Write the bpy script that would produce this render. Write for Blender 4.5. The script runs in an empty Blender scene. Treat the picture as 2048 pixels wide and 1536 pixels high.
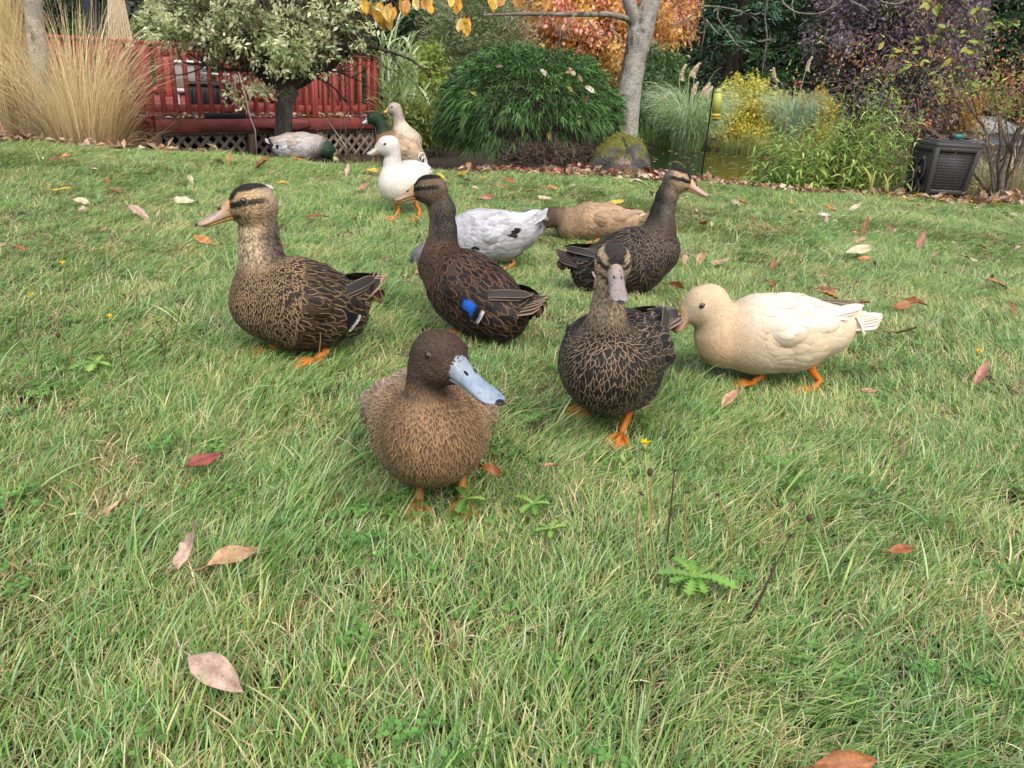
import bpy, math, random
import numpy as np
from mathutils import Vector, Matrix

random.seed(7)
RNG = np.random.default_rng(7)
SC = bpy.context.scene
COL = SC.collection

# ------------------------------------------------------------------ camera
CAM_H = 0.72
PITCH = math.radians(22.4)
ROLL = math.radians(3.6)
FPX = 1538.0                      # focal length in pixels of the 2048 wide photograph
CAMP = np.array([0.0, 0.0, CAM_H])
_F = np.array([0, math.cos(PITCH), -math.sin(PITCH)])
_R0 = np.array([1.0, 0, 0])
_U0 = np.array([0, math.sin(PITCH), math.cos(PITCH)])
_R = _R0 * math.cos(ROLL) + _U0 * math.sin(ROLL)
_U = _U0 * math.cos(ROLL) - _R0 * math.sin(ROLL)
cam_data = bpy.data.cameras.new('camera')
cam_data.sensor_width = 36.0
cam_data.lens = 36.0 * FPX / 2048.0
cam_data.clip_start = 0.02
cam_data.clip_end = 400
cam = bpy.data.objects.new('camera', cam_data)
COL.objects.link(cam)
cam.matrix_world = Matrix(((_R[0], _U[0], -_F[0], CAMP[0]), (_R[1], _U[1], -_F[1], CAMP[1]),
                           (_R[2], _U[2], -_F[2], CAMP[2]), (0, 0, 0, 1)))
SC.camera = cam

# ------------------------------------------------------------------ light
SUN_EL, SUN_AZ = math.radians(52), math.radians(-40)   # bright overcast, light from behind left
world = bpy.data.worlds.new('World')
SC.world = world
world.use_nodes = True
wn = world.node_tree
wn.nodes.clear()
sky = wn.nodes.new('ShaderNodeTexSky')
sky.sky_type = 'NISHITA'
sky.sun_disc = False
sky.sun_elevation = SUN_EL
sky.sun_rotation = math.pi + SUN_AZ
sky.air_density = 1.0
sky.dust_density = 6.0
sky.ozone_density = 0.6
bg = wn.nodes.new('ShaderNodeBackground')
bg.inputs['Strength'].default_value = 0.15
wo = wn.nodes.new('ShaderNodeOutputWorld')
wn.links.new(sky.outputs[0], bg.inputs[0])
wn.links.new(bg.outputs[0], wo.inputs[0])
sl = bpy.data.lights.new('sun', 'SUN')
sl.energy = 1.5
sl.angle = math.radians(28)
sl.color = (1.0, 0.96, 0.90)
sun = bpy.data.objects.new('sun', sl)
COL.objects.link(sun)
# direction the light travels
_sd = Vector((math.cos(SUN_EL) * math.sin(-SUN_AZ) * 1.0, math.cos(SUN_EL) * math.cos(SUN_AZ), -math.sin(SUN_EL)))
sun.rotation_euler = _sd.to_track_quat('-Z', 'Y').to_euler()
SC.view_settings.view_transform = 'Standard'
SC.view_settings.look = 'None'
SC.view_settings.gamma = 1.0
SC.view_settings.use_curve_mapping = False
SC.view_settings.exposure = 0.40
SC.cycles.max_bounces = 6
SC.cycles.transparent_max_bounces = 6
try:
    SC.cycles.use_denoising = True
except Exception:
    pass

# ------------------------------------------------------------------ helpers
def at(x, y, D=None, z=None):
    """World point seen at photograph pixel (x, y), at forward distance D or height z."""
    ray = _F + _R * ((x - 1024.0) / FPX) - _U * ((y - 768.0) / FPX)
    t = (D / ray[1]) if D is not None else ((z - CAM_H) / ray[2])
    return CAMP + ray * t

def pxm(P, px):
    """Size in metres of px photograph pixels at world point P."""
    return px * float(np.dot(np.asarray(P) - CAMP, _F)) / FPX

def nrm(v):
    v = np.asarray(v, float)
    return v / np.maximum(np.linalg.norm(v, axis=-1, keepdims=True), 1e-9)

def sstep(a, b, x):
    t = np.clip((x - a) / (b - a), 0, 1)
    return t * t * (3 - 2 * t)

def mesh_data(name, V, quads=None, tris=None, cols=None, attrs=None, smooth=True):
    V = np.asarray(V, np.float32).reshape(-1, 3)
    me = bpy.data.meshes.new(name)
    q = np.asarray(quads, np.int32).reshape(-1, 4) if quads is not None and len(quads) else np.zeros((0, 4), np.int32)
    t = np.asarray(tris, np.int32).reshape(-1, 3) if tris is not None and len(tris) else np.zeros((0, 3), np.int32)
    loops = np.concatenate([q.ravel(), t.ravel()])
    starts = np.concatenate([np.arange(len(q)) * 4, len(q) * 4 + np.arange(len(t)) * 3]).astype(np.int32)
    me.vertices.add(len(V)); me.vertices.foreach_set('co', V.ravel())
    me.loops.add(len(loops)); me.loops.foreach_set('vertex_index', loops)
    me.polygons.add(len(starts)); me.polygons.foreach_set('loop_start', starts)
    if smooth:
        me.polygons.foreach_set('use_smooth', np.ones(len(starts), bool))
    for k, c in (cols or {}).items():
        c = np.asarray(c, np.float32)
        if c.shape[1] == 3:
            c = np.concatenate([c, np.ones((len(c), 1), np.float32)], 1)
        a = me.color_attributes.new(k, 'FLOAT_COLOR', 'POINT')
        a.data.foreach_set('color', c.ravel())
    for k, c in (attrs or {}).items():
        a = me.attributes.new(k, 'FLOAT', 'POINT')
        a.data.foreach_set('value', np.asarray(c, np.float32).ravel())
    me.update(calc_edges=True)
    return me

def link(name, me, mat=None, parent=None):
    o = bpy.data.objects.new(name, me)
    COL.objects.link(o)
    if mat is not None and len(me.materials) == 0:
        me.materials.append(mat)
    if parent is not None:
        o.parent = parent
        o.matrix_parent_inverse = parent.matrix_basis.inverted()
    return o

def mk(name, V, quads=None, tris=None, mat=None, parent=None, cols=None, attrs=None, smooth=True):
    return link(name, mesh_data(name, V, quads, tris, cols, attrs, smooth), mat, parent)

def tag(o, label=None, cat=None, group=None, kind=None):
    if label: o['label'] = label
    if cat: o['category'] = cat
    if group: o['group'] = group
    if kind: o['kind'] = kind
    return o

def empty(name, loc, label=None, cat=None, group=None):
    o = bpy.data.objects.new(name, None)
    COL.objects.link(o)
    o.empty_display_size = 0.05
    o.location = tuple(float(v) for v in loc)
    return tag(o, label, cat, group)

class G:
    """Collects verts and faces into one mesh."""
    def __init__(s):
        s.V, s.Q, s.T, s.C, s.n = [], [], [], [], 0
    def add(s, V, Q=None, T=None, C=None):
        V = np.asarray(V, float).reshape(-1, 3)
        if Q is not None and len(Q): s.Q.append(np.asarray(Q, int).reshape(-1, 4) + s.n)
        if T is not None and len(T): s.T.append(np.asarray(T, int).reshape(-1, 3) + s.n)
        if C is None: C = np.ones((len(V), 3))
        C = np.asarray(C, float)
        if C.ndim == 1: C = np.tile(C, (len(V), 1))
        s.V.append(V); s.C.append(C); s.n += len(V)
        return s
    def data(s, name, smooth=True):
        return mesh_data(name, np.concatenate(s.V), np.concatenate(s.Q) if s.Q else None,
                         np.concatenate(s.T) if s.T else None, {'Col': np.concatenate(s.C)}, None, smooth)
    def build(s, name, mat, parent=None, smooth=True):
        return link(name, s.data(name, smooth), mat, parent)

BOXQ = np.array([[0, 3, 2, 1], [4, 5, 6, 7], [0, 1, 5, 4], [1, 2, 6, 5], [2, 3, 7, 6], [3, 0, 4, 7]])
def box_geo(c, ax, ay, az, bev=0.0):
    """Box with centre c and half-axis vectors ax, ay, az; bevelled edges when bev > 0."""
    c, ax, ay, az = (np.asarray(v, float) for v in (c, ax, ay, az))
    if bev <= 0:
        s = np.array([[-1, -1, -1], [1, -1, -1], [1, 1, -1], [-1, 1, -1], [-1, -1, 1], [1, -1, 1], [1, 1, 1], [-1, 1, 1]], float)
        return c + s[:, :1] * ax + s[:, 1:2] * ay + s[:, 2:] * az, BOXQ, None
    la, lb, lc = (np.linalg.norm(v) for v in (ax, ay, az))
    V, Q, T, idx = [], [], [], {}
    for sx in (-1, 1):
        for sy in (-1, 1):
            for sz in (-1, 1):
                for k in range(3):
                    s = np.array([sx, sy, sz], float)
                    f = np.array([1 - bev / la, 1 - bev / lb, 1 - bev / lc]); f[k] = 1.0
                    idx[(sx, sy, sz, k)] = len(V)
                    V.append(c + ax * s[0] * f[0] + ay * s[1] * f[1] + az * s[2] * f[2])
    for k in range(3):
        a, b = [i for i in range(3) if i != k]
        for sg in (-1, 1):
            def key(p, q):
                s = [0, 0, 0]; s[k] = sg; s[a] = p; s[b] = q
                return idx[(s[0], s[1], s[2], k)]
            Q.append([key(-1, -1), key(1, -1), key(1, 1), key(-1, 1)])
    for k in range(3):   # edges along k
        a, b = [i for i in range(3) if i != k]
        for p in (-1, 1):
            for q in (-1, 1):
                def key(sg, w):
                    s = [0, 0, 0]; s[k] = sg; s[a] = p; s[b] = q
                    return idx[(s[0], s[1], s[2], w)]
                Q.append([key(-1, a), key(1, a), key(1, b), key(-1, b)])
    for sx in (-1, 1):
        for sy in (-1, 1):
            for sz in (-1, 1):
                T.append([idx[(sx, sy, sz, k)] for k in range(3)])
    V = np.array(V); Q = np.array(Q); T = np.array(T)
    def fix(Fc):
        n = np.cross(V[Fc[:, 1]] - V[Fc[:, 0]], V[Fc[:, 2]] - V[Fc[:, 0]])
        out = np.einsum('ij,ij->i', n, V[Fc].mean(1) - c) < 0
        Fc[out] = Fc[out][:, ::-1]
        return Fc
    return V, fix(Q), fix(T)

def bar_geo(p, q, w, h, up=(0, 0, 1), bev=0.0):
    """Rectangular bar from p to q, full width w (sideways), full height h (along up)."""
    p, q = np.asarray(p, float), np.asarray(q, float)
    d = q - p; L = np.linalg.norm(d); d = d / L
    up = np.asarray(up, float); up = nrm(up - d * np.dot(up, d)); sd = np.cross(d, up)
    return box_geo((p + q) / 2, d * L / 2, sd * w / 2, up * h / 2, bev)

def tube_geo(C, R, ns=8, cap=True):
    """Tube round the polyline C with radii R."""
    C = np.asarray(C, float); R = np.broadcast_to(np.asarray(R, float), (len(C),))
    T = nrm(np.gradient(C, axis=0))
    ref = np.array([0, 0, 1.0]) if abs(T[0][2]) < 0.9 else np.array([1.0, 0, 0])
    a = nrm(np.cross(T[0], ref)); rings = []
    for i in range(len(C)):
        a = nrm(a - T[i] * np.dot(a, T[i])); b = np.cross(T[i], a)
        th = np.linspace(0, 2 * np.pi, ns, endpoint=False)
        rings.append(C[i] + R[i] * (np.cos(th)[:, None] * a + np.sin(th)[:, None] * b))
    V = np.concatenate(rings)
    i = np.arange(len(C) - 1)[:, None] * ns; j = np.arange(ns)[None]
    jn = (j + 1) % ns
    Q = np.stack([i + j, i + jn, i + ns + jn, i + ns + j], -1).reshape(-1, 4)
    Tr = []
    if cap:
        V = np.concatenate([V, C[:1], C[-1:]]); n = len(C) * ns
        jj = np.arange(ns); jm = (jj + 1) % ns
        Tr = np.concatenate([np.stack([jm, jj, np.full(ns, n)], -1), np.stack([n - ns + jj, n - ns + jm, np.full(ns, n + 1)], -1)])
    return V, Q, Tr

def tubes_geo(C, R, ns=3):
    """Many open thin tubes: C (N,S,3), R (N,S)."""
    N, S, _ = C.shape
    T = nrm(np.gradient(C, axis=1))
    ref = np.where(np.abs(T[..., 2:3]) < 0.8, np.array([0, 0, 1.0]), np.array([1.0, 0, 0]))
    a = nrm(np.cross(T, ref)); b = np.cross(T, a)
    th = np.linspace(0, 2 * np.pi, ns, endpoint=False)
    V = C[:, :, None] + R[:, :, None, None] * (np.cos(th)[None, None, :, None] * a[:, :, None] + np.sin(th)[None, None, :, None] * b[:, :, None])
    base = (np.arange(N) * S * ns)[:, None, None]
    i = (np.arange(S - 1) * ns)[None, :, None]; j = np.arange(ns)[None, None]; jn = (j + 1) % ns
    Q = np.stack([base + i + j, base + i + jn, base + i + ns + jn, base + i + ns + j], -1).reshape(-1, 4)
    return V.reshape(-1, 3), Q

def ribbons_geo(C, W, side, fold=0.0, up=None):
    """Many ribbons: centre lines C (N,S,3), half widths W (N,S), side vectors (N,3) or (N,S,3)."""
    N, S, _ = C.shape
    sd = side if side.ndim == 3 else np.repeat(side[:, None], S, 1)
    L = C - sd * W[..., None]; Rr = C + sd * W[..., None]
    V = np.stack([L, Rr], 2).reshape(-1, 3)
    base = (np.arange(N) * S * 2)[:, None]; i = (np.arange(S - 1) * 2)[None]
    Q = np.stack([base + i, base + i + 1, base + i + 3, base + i + 2], -1).reshape(-1, 4)
    return V, Q

def leaves_geo(P, d, n, L, W, fold=0.25):
    """Folded diamond leaves: base P, direction d, normal n, length L, width W -> 2 tris each."""
    d = nrm(d); s = nrm(np.cross(n, d)); n = np.cross(d, s)
    L = np.broadcast_to(L, (len(P),))[:, None]; W = np.broadcast_to(W, (len(P),))[:, None]
    mid = P + d * L * 0.45 + n * W * fold
    V = np.stack([P, mid + s * W * 0.5, P + d * L, mid - s * W * 0.5], 1).reshape(-1, 3)
    b = (np.arange(len(P)) * 4)[:, None]
    T = np.concatenate([b + np.array([[0, 1, 2]]), b + np.array([[0, 2, 3]])])
    return V, T

def rep(c, k):
    return np.repeat(np.asarray(c), k, axis=0)

def vnoise(P, freq, seed=0):
    """Cheap smooth noise in -1..1 from sums of rotated sines."""
    r = np.random.default_rng(seed)
    P = np.asarray(P, float) * freq
    out = np.zeros(P.shape[:-1])
    for k in range(6):
        v = r.normal(size=P.shape[-1]); v = v / np.linalg.norm(v) * (0.7 + 0.35 * k)
        out += np.sin(P @ v * 2.2 + r.uniform(0, 6.28) + 1.3 * np.sin(P @ r.normal(size=P.shape[-1]) + k)) / (1 + 0.3 * k)
    return np.clip(out / 2.6, -1, 1)

# ------------------------------------------------------------------ materials
def new_mat(name):
    m = bpy.data.materials.new(name)
    m.use_nodes = True
    nt = m.node_tree
    nt.nodes.clear()
    out = nt.nodes.new('ShaderNodeOutputMaterial')
    return m, nt, out

def N(nt, t, **kw):
    n = nt.nodes.new(t)
    for k, v in kw.items():
        if k.startswith('_'):
            setattr(n, k[1:], v)
        else:
            n.inputs[k.replace('__', ' ')].default_value = v
    return n

def ramp(nt, fac, stops):
    r = nt.nodes.new('ShaderNodeValToRGB')
    el = r.color_ramp.elements
    while len(el) < len(stops): el.new(0.5)
    for e, (p, c) in zip(el, stops):
        e.position = p; e.color = tuple(c) + (1,) if len(c) == 3 else c
    nt.links.new(fac, r.inputs[0])
    return r.outputs[0]

def mixc(nt, fac, a, b, mode='MIX'):
    m = nt.nodes.new('ShaderNodeMix'); m.data_type = 'RGBA'; m.blend_type = mode
    for s, v in ((m.inputs[0], fac), (m.inputs[6], a), (m.inputs[7], b)):
        if isinstance(v, (int, float)): s.default_value = v
        elif isinstance(v, tuple): s.default_value = v + (1,) if len(v) == 3 else v
        else: nt.links.new(v, s)
    return m.outputs[2]

def math_n(nt, op, a, b=None):
    m = nt.nodes.new('ShaderNodeMath'); m.operation = op
    for s, v in ((m.inputs[0], a), (m.inputs[1], b)):
        if v is None: continue
        if isinstance(v, (int, float)): s.default_value = v
        else: nt.links.new(v, s)
    return m.outputs[0]

def noise(nt, scale, detail=4, rough=0.6, coord='Position', stretch=None):
    if coord == 'Position':
        c = nt.nodes.new('ShaderNodeNewGeometry').outputs['Position']
    else:
        c = nt.nodes.new('ShaderNodeTexCoord').outputs[coord]
    if stretch:
        mp = nt.nodes.new('ShaderNodeMapping'); mp.inputs['Scale'].default_value = stretch
        nt.links.new(c, mp.inputs[0]); c = mp.outputs[0]
    n = N(nt, 'ShaderNodeTexNoise', Scale=scale, Detail=detail, Roughness=rough)
    nt.links.new(c, n.inputs['Vector'])
    return n.outputs['Fac']

def leaf_mat(name, trans=0.35, rough=0.5, spec=0.4, var=0.25, attr='Col', scale=3.0):
    """Foliage: vertex colour, a little noise, light passing through the blade."""
    m, nt, out = new_mat(name)
    a = N(nt, 'ShaderNodeAttribute', _attribute_name=attr)
    nz = noise(nt, scale, 3)
    f = math_n(nt, 'MULTIPLY_ADD', nz, 2 * var); nt.nodes[-1].inputs[2].default_value = 1.14 - var
    c = mixc(nt, 1.0, a.outputs['Color'], f, 'MULTIPLY')
    p = N(nt, 'ShaderNodeBsdfPrincipled', Roughness=rough)
    p.inputs['Specular IOR Level'].default_value = spec
    nt.links.new(c, p.inputs['Base Color'])
    if trans > 0:
        t = nt.nodes.new('ShaderNodeBsdfTranslucent')
        ct = mixc(nt, 1.0, c, (1.0, 1.05, 0.7), 'MULTIPLY')
        nt.links.new(ct, t.inputs['Color'])
        mx = nt.nodes.new('ShaderNodeMixShader'); mx.inputs[0].default_value = trans
        nt.links.new(p.outputs[0], mx.inputs[1]); nt.links.new(t.outputs[0], mx.inputs[2])
        nt.links.new(mx.outputs[0], out.inputs[0])
    else:
        nt.links.new(p.outputs[0], out.inputs[0])
    return m

def surf_mat(name, c1, c2, scale=8, rough=0.7, bump=0.3, bdist=0.01, stretch=None, spec=0.3, coord='Object', vcol=False, lo=0.35, hi=0.65, detail=6):
    """Two colour noise surface with bump."""
    m, nt, out = new_mat(name)
    nz = noise(nt, scale, detail, 0.65, coord, stretch)
    c = ramp(nt, nz, [(lo, c1), (hi, c2)])
    if vcol:
        a = N(nt, 'ShaderNodeAttribute', _attribute_name='Col')
        c = mixc(nt, 1.0, c, a.outputs['Color'], 'MULTIPLY')
    p = N(nt, 'ShaderNodeBsdfPrincipled', Roughness=rough)
    p.inputs['Specular IOR Level'].default_value = spec
    nt.links.new(c, p.inputs['Base Color'])
    if bump > 0:
        b = N(nt, 'ShaderNodeBump', Strength=bump, Distance=bdist)
        n2 = noise(nt, scale * 3, 6, 0.7, coord, stretch)
        nt.links.new(n2, b.inputs['Height']); nt.links.new(b.outputs[0], p.inputs['Normal'])
    nt.links.new(p.outputs[0], out.inputs[0])
    return m

def flat_mat(name, c, rough=0.5, spec=0.4, metallic=0.0, coat=0.0):
    m, nt, out = new_mat(name)
    p = N(nt, 'ShaderNodeBsdfPrincipled', Roughness=rough, Metallic=metallic)
    nz = noise(nt, 90, 3, 0.6, 'Object')
    cc = mixc(nt, 1.0, tuple(c), ramp(nt, nz, [(0.3, (0.82, 0.82, 0.82)), (0.7, (1.15, 1.15, 1.15))]), 'MULTIPLY')
    nt.links.new(cc, p.inputs['Base Color'])
    p.inputs['Specular IOR Level'].default_value = spec
    p.inputs['Coat Weight'].default_value = coat
    nt.links.new(p.outputs[0], out.inputs[0])
    return m

def sphere_geo(c, r, nu=14, nv=9, ax=None):
    th = np.linspace(0, np.pi, nv)[:, None]; ph = np.linspace(0, 2 * np.pi, nu, endpoint=False)[None]
    S = np.stack([np.sin(th) * np.cos(ph), np.sin(th) * np.sin(ph), np.cos(th) + 0 * ph], -1).reshape(-1, 3)
    S = S * np.asarray(r, float)
    if ax is not None: S = S @ np.asarray(ax)
    i = np.arange(nv - 1)[:, None] * nu; j = np.arange(nu)[None]; jn = (j + 1) % nu
    Q = np.stack([i + j, i + nu + j, i + nu + jn, i + jn], -1).reshape(-1, 4)
    return S + c, Q

# ------------------------------------------------------------------ ground, lawn, pond
EDGE = 5.75
POND_C, POND_R, POND_Z = np.array([2.50, 8.05]), np.array([1.42, 1.76]), -0.085
def ground_z(x, y):
    x = np.asarray(x, float); y = np.asarray(y, float)
    P = np.stack([x, y], -1)
    z = 0.010 * vnoise(P, 1.1, 3) + 0.006 * vnoise(P, 3.2, 4)
    z = z * np.exp(-np.maximum(0, y - 6) * 0.8)
    z = z - 0.25 * sstep(5.85, 6.6, y) * sstep(-3.95, -3.35, x) * sstep(0.3, -0.3, x) + 0.15 * sstep(12, 22, y)
    e = (np.abs(x - POND_C[0]) / POND_R[0]) ** 3 + (np.abs(y - POND_C[1]) / POND_R[1]) ** 3
    z = z - 0.05 * sstep(2.2, 1.2, e) - 0.35 * sstep(1.1, 0.7, e)
    return z
def edge_y(x):
    return EDGE + 0.07 * np.sin(np.asarray(x) * 1.7) + 0.04 * np.sin(np.asarray(x) * 5.1 + 1) - 0.0008 * np.asarray(x) ** 2

def make_ground():
    xs = np.concatenate([np.linspace(-120, -9, 24), np.linspace(-8.6, 8.6, 120), np.linspace(9, 120, 24)])
    ys = np.concatenate([np.linspace(-60, -2.5, 14), np.linspace(-2, 13, 130), np.linspace(13.5, 160, 30)])
    X, Y = np.meshgrid(xs, ys, indexing='ij')
    V = np.stack([X, Y, ground_z(X, Y) - 0.012], -1).reshape(-1, 3)
    n = len(ys)
    i = np.arange(len(xs) - 1)[:, None] * n; j = np.arange(n - 1)[None]
    Q = np.stack([i + j, i + n + j, i + n + j + 1, i + j + 1], -1).reshape(-1, 4)
    m, nt, out = new_mat('soil')
    geo = nt.nodes.new('ShaderNodeNewGeometry')
    n1 = noise(nt, 9, 6, 0.7); n2 = noise(nt, 60, 5, 0.7)
    c = ramp(nt, n1, [(0.3, (0.020, 0.014, 0.009)), (0.7, (0.062, 0.045, 0.028))])
    c2 = ramp(nt, n2, [(0.3, (0.5, 0.5, 0.5)), (0.7, (1.3, 1.25, 1.15))])
    c = mixc(nt, 1.0, c, c2, 'MULTIPLY')
    p = N(nt, 'ShaderNodeBsdfPrincipled', Roughness=0.95)
    nt.links.new(c, p.inputs['Base Color'])
    b = N(nt, 'ShaderNodeBump', Strength=0.7, Distance=0.02)
    nt.links.new(n2, b.inputs['Height']); nt.links.new(b.outputs[0], p.inputs['Normal'])
    nt.links.new(p.outputs[0], out.inputs[0])
    tag(mk('ground', V, Q, mat=m), kind='structure')
make_ground()

def make_pond():
    th = np.linspace(0, 2 * np.pi, 64, endpoint=False)
    pw = lambda v: np.sign(v) * np.abs(v) ** (2 / 3)
    V = np.concatenate([[[POND_C[0], POND_C[1], POND_Z]],
        np.stack([POND_C[0] + POND_R[0] * 1.04 * pw(np.cos(th)), POND_C[1] + POND_R[1] * 1.04 * pw(np.sin(th)), np.full(64, POND_Z)], -1)])
    T = np.stack([np.zeros(64, int), 1 + np.arange(64), 1 + (np.arange(64) + 1) % 64], -1)
    m, nt, out = new_mat('pond_water')
    p = N(nt, 'ShaderNodeBsdfPrincipled', Roughness=0.03)
    p.inputs['Base Color'].default_value = (0.012, 0.018, 0.007, 1)
    p.inputs['IOR'].default_value = 1.33
    p.inputs['Specular IOR Level'].default_value = 0.7
    b = N(nt, 'ShaderNodeBump', Strength=0.12, Distance=0.02)
    nt.links.new(noise(nt, 7, 3, 0.5, 'Position', (0.6, 2.2, 1)), b.inputs['Height'])
    nt.links.new(b.outputs[0], p.inputs['Normal'])
    nt.links.new(p.outputs[0], out.inputs[0])
    tag(mk('pond_water', V, None, T, m), kind='structure')
make_pond()

# grass blades: a few tufts copied by geometry nodes over the lawn
def tuft(seed, n, rad, lmin, lmax, lean, spread, wmin, wmax, straw, segs=4):
    r = np.random.default_rng(seed)
    a = r.uniform(0, 2 * np.pi, n); q = rad * np.sqrt(r.uniform(0, 1, n))
    B = np.stack([q * np.cos(a), q * np.sin(a), np.full(n, -0.008)], -1)
    L = r.uniform(lmin, lmax, n) * r.uniform(0.7, 1.0, n)
    az = r.normal(0, spread, n)
    le0 = np.clip(r.normal(lean, 0.28, n), 0.05, 1.45)       # lean from vertical at the root
    bend = r.uniform(-0.1, 0.7, n)
    t = np.linspace(0, 1, segs + 1)
    ang = np.clip(le0[:, None] * 0.55 + (le0[:, None] * 0.55 + bend[:, None]) * t[None], 0, 1.72)
    dl = (L / segs)[:, None]
    h = np.stack([np.cos(az), np.sin(az)], -1)
    azd = az[:, None] + r.normal(0, 0.35, n)[:, None] * t[None]
    dx = np.sin(ang) * np.cos(azd) * dl; dy = np.sin(ang) * np.sin(azd) * dl; dz = np.cos(ang) * dl
    D = np.stack([dx, dy, dz], -1)
    C = B[:, None] + np.concatenate([np.zeros((n, 1, 3)), np.cumsum(D[:, :-1], 1)], 1)
    C[:, :, 2] = np.maximum(C[:, :, 2], -0.008 + 0.012 * t[None] * r.uniform(0.2, 1.6, n)[:, None])
    tw = r.normal(0, 0.7, n)
    sd = np.stack([-np.sin(az) * np.cos(tw), np.cos(az) * np.cos(tw), np.sin(tw)], -1)
    W = 0.5 * r.uniform(wmin, wmax, n)[:, None] * np.array([0.75, 1.0, 0.9, 0.62, 0.08])[None, :segs + 1]
    V, Q = ribbons_geo(C, W, sd)
    k = r.uniform(0, 1, n)
    st = (k < straw)
    g = np.array([[0.14, 0.31, 0.06], [0.25, 0.42, 0.095], [0.20, 0.40, 0.15], [0.34, 0.47, 0.13], [0.09, 0.20, 0.04], [0.34, 0.50, 0.24]])
    s = np.array([[0.66, 0.56, 0.34], [0.50, 0.37, 0.20], [0.76, 0.68, 0.47], [0.34, 0.22, 0.11]])
    c = np.where(st[:, None], s[r.integers(0, 4, n)], g[r.integers(0, 6, n)]) * r.uniform(0.65, 1.3, n)[:, None]
    # dry tips on some green blades
    tip = (~st) & (r.uniform(0, 1, n) < 0.28)
    Cc = np.repeat(c[:, None], segs + 1, 1)
    Cc[tip, -1] = s[0]; Cc[tip, -2] = 0.5 * (c[tip] + s[0])
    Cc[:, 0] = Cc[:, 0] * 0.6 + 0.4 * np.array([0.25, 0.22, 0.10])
    return mesh_data('grass_tuft', V, Q, None, {'Col': np.repeat(Cc.reshape(-1, 3), 2, 0)}, {'dry': np.repeat(np.repeat(k, segs + 1), 2)})

def grass_mat():
    m, nt, out = new_mat('grass_blade')
    a = N(nt, 'ShaderNodeAttribute', _attribute_name='Col')
    d = N(nt, 'ShaderNodeAttribute', _attribute_name='dry')
    big = noise(nt, 1.1, 3, 0.55); mid = noise(nt, 4.5, 3, 0.6)
    f = math_n(nt, 'MULTIPLY', big, 0.55)
    f = math_n(nt, 'MULTIPLY_ADD', mid, 0.65); nt.links.new(math_n(nt, 'MULTIPLY', big, 0.55), nt.nodes[-2].inputs[2])
    # share of blades turned to straw, patch by patch
    thr = ramp(nt, f, [(0.52, (0, 0, 0)), (0.98, (0.62, 0.62, 0.62))])
    on = math_n(nt, 'LESS_THAN', d.outputs['Fac'], thr)
    dryc = ramp(nt, math_n(nt, 'FRACT', math_n(nt, 'MULTIPLY', d.outputs['Fac'], 37.3)), [(0.0, (0.46, 0.34, 0.18)), (0.5, (0.64, 0.55, 0.33)), (1.0, (0.74, 0.67, 0.46))])
    c = mixc(nt, math_n(nt, 'MULTIPLY', on, 0.75), a.outputs['Color'], dryc)
    tint = ramp(nt, mid, [(0.3, (0.80, 0.95, 0.88)), (0.7, (1.16, 1.08, 1.0))])
    c = mixc(nt, 1.0, c, tint, 'MULTIPLY')
    p = N(nt, 'ShaderNodeBsdfPrincipled', Roughness=0.30)
    p.inputs['Specular IOR Level'].default_value = 0.5
    nt.links.new(c, p.inputs['Base Color'])
    t = nt.nodes.new('ShaderNodeBsdfTranslucent')
    nt.links.new(mixc(nt, 1.0, c, (1.05, 1.1, 0.85), 'MULTIPLY'), t.inputs['Color'])
    mx = nt.nodes.new('ShaderNodeMixShader'); mx.inputs[0].default_value = 0.20
    nt.links.new(p.outputs[0], mx.inputs[1]); nt.links.new(t.outputs[0], mx.inputs[2])
    nt.links.new(mx.outputs[0], out.inputs[0])
    return m
GRASS = grass_mat()

def scatter_nodes(name, sources):
    ng = bpy.data.node_groups.new(name, 'GeometryNodeTree')
    ng.interface.new_socket('Geometry', in_out='INPUT', socket_type='NodeSocketGeometry')
    ng.interface.new_socket('Geometry', in_out='OUTPUT', socket_type='NodeSocketGeometry')
    gi = ng.nodes.new('NodeGroupInput'); go = ng.nodes.new('NodeGroupOutput')
    g2i = ng.nodes.new('GeometryNodeGeometryToInstance')
    for s in sources:
        oi = ng.nodes.new('GeometryNodeObjectInfo'); oi.inputs['Object'].default_value = s
        oi.inputs['As Instance'].default_value = False
        ng.links.new(oi.outputs['Geometry'], g2i.inputs[0])
    iop = ng.nodes.new('GeometryNodeInstanceOnPoints')
    ng.links.new(gi.outputs[0], iop.inputs['Points'])
    ng.links.new(g2i.outputs[0], iop.inputs['Instance'])
    iop.inputs['Pick Instance'].default_value = True
    def attr(nm, ty):
        n = ng.nodes.new('GeometryNodeInputNamedAttribute'); n.data_type = ty
        n.inputs['Name'].default_value = nm
        return n.outputs[0]
    ng.links.new(attr('idx', 'INT'), iop.inputs['Instance Index'])
    er = ng.nodes.new('FunctionNodeEulerToRotation')
    ng.links.new(attr('rot', 'FLOAT_VECTOR'), er.inputs[0])
    ng.links.new(er.outputs[0], iop.inputs['Rotation'])
    ng.links.new(attr('scl', 'FLOAT_VECTOR'), iop.inputs['Scale'])
    ng.links.new(iop.outputs[0], go.inputs[0])
    return ng

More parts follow.
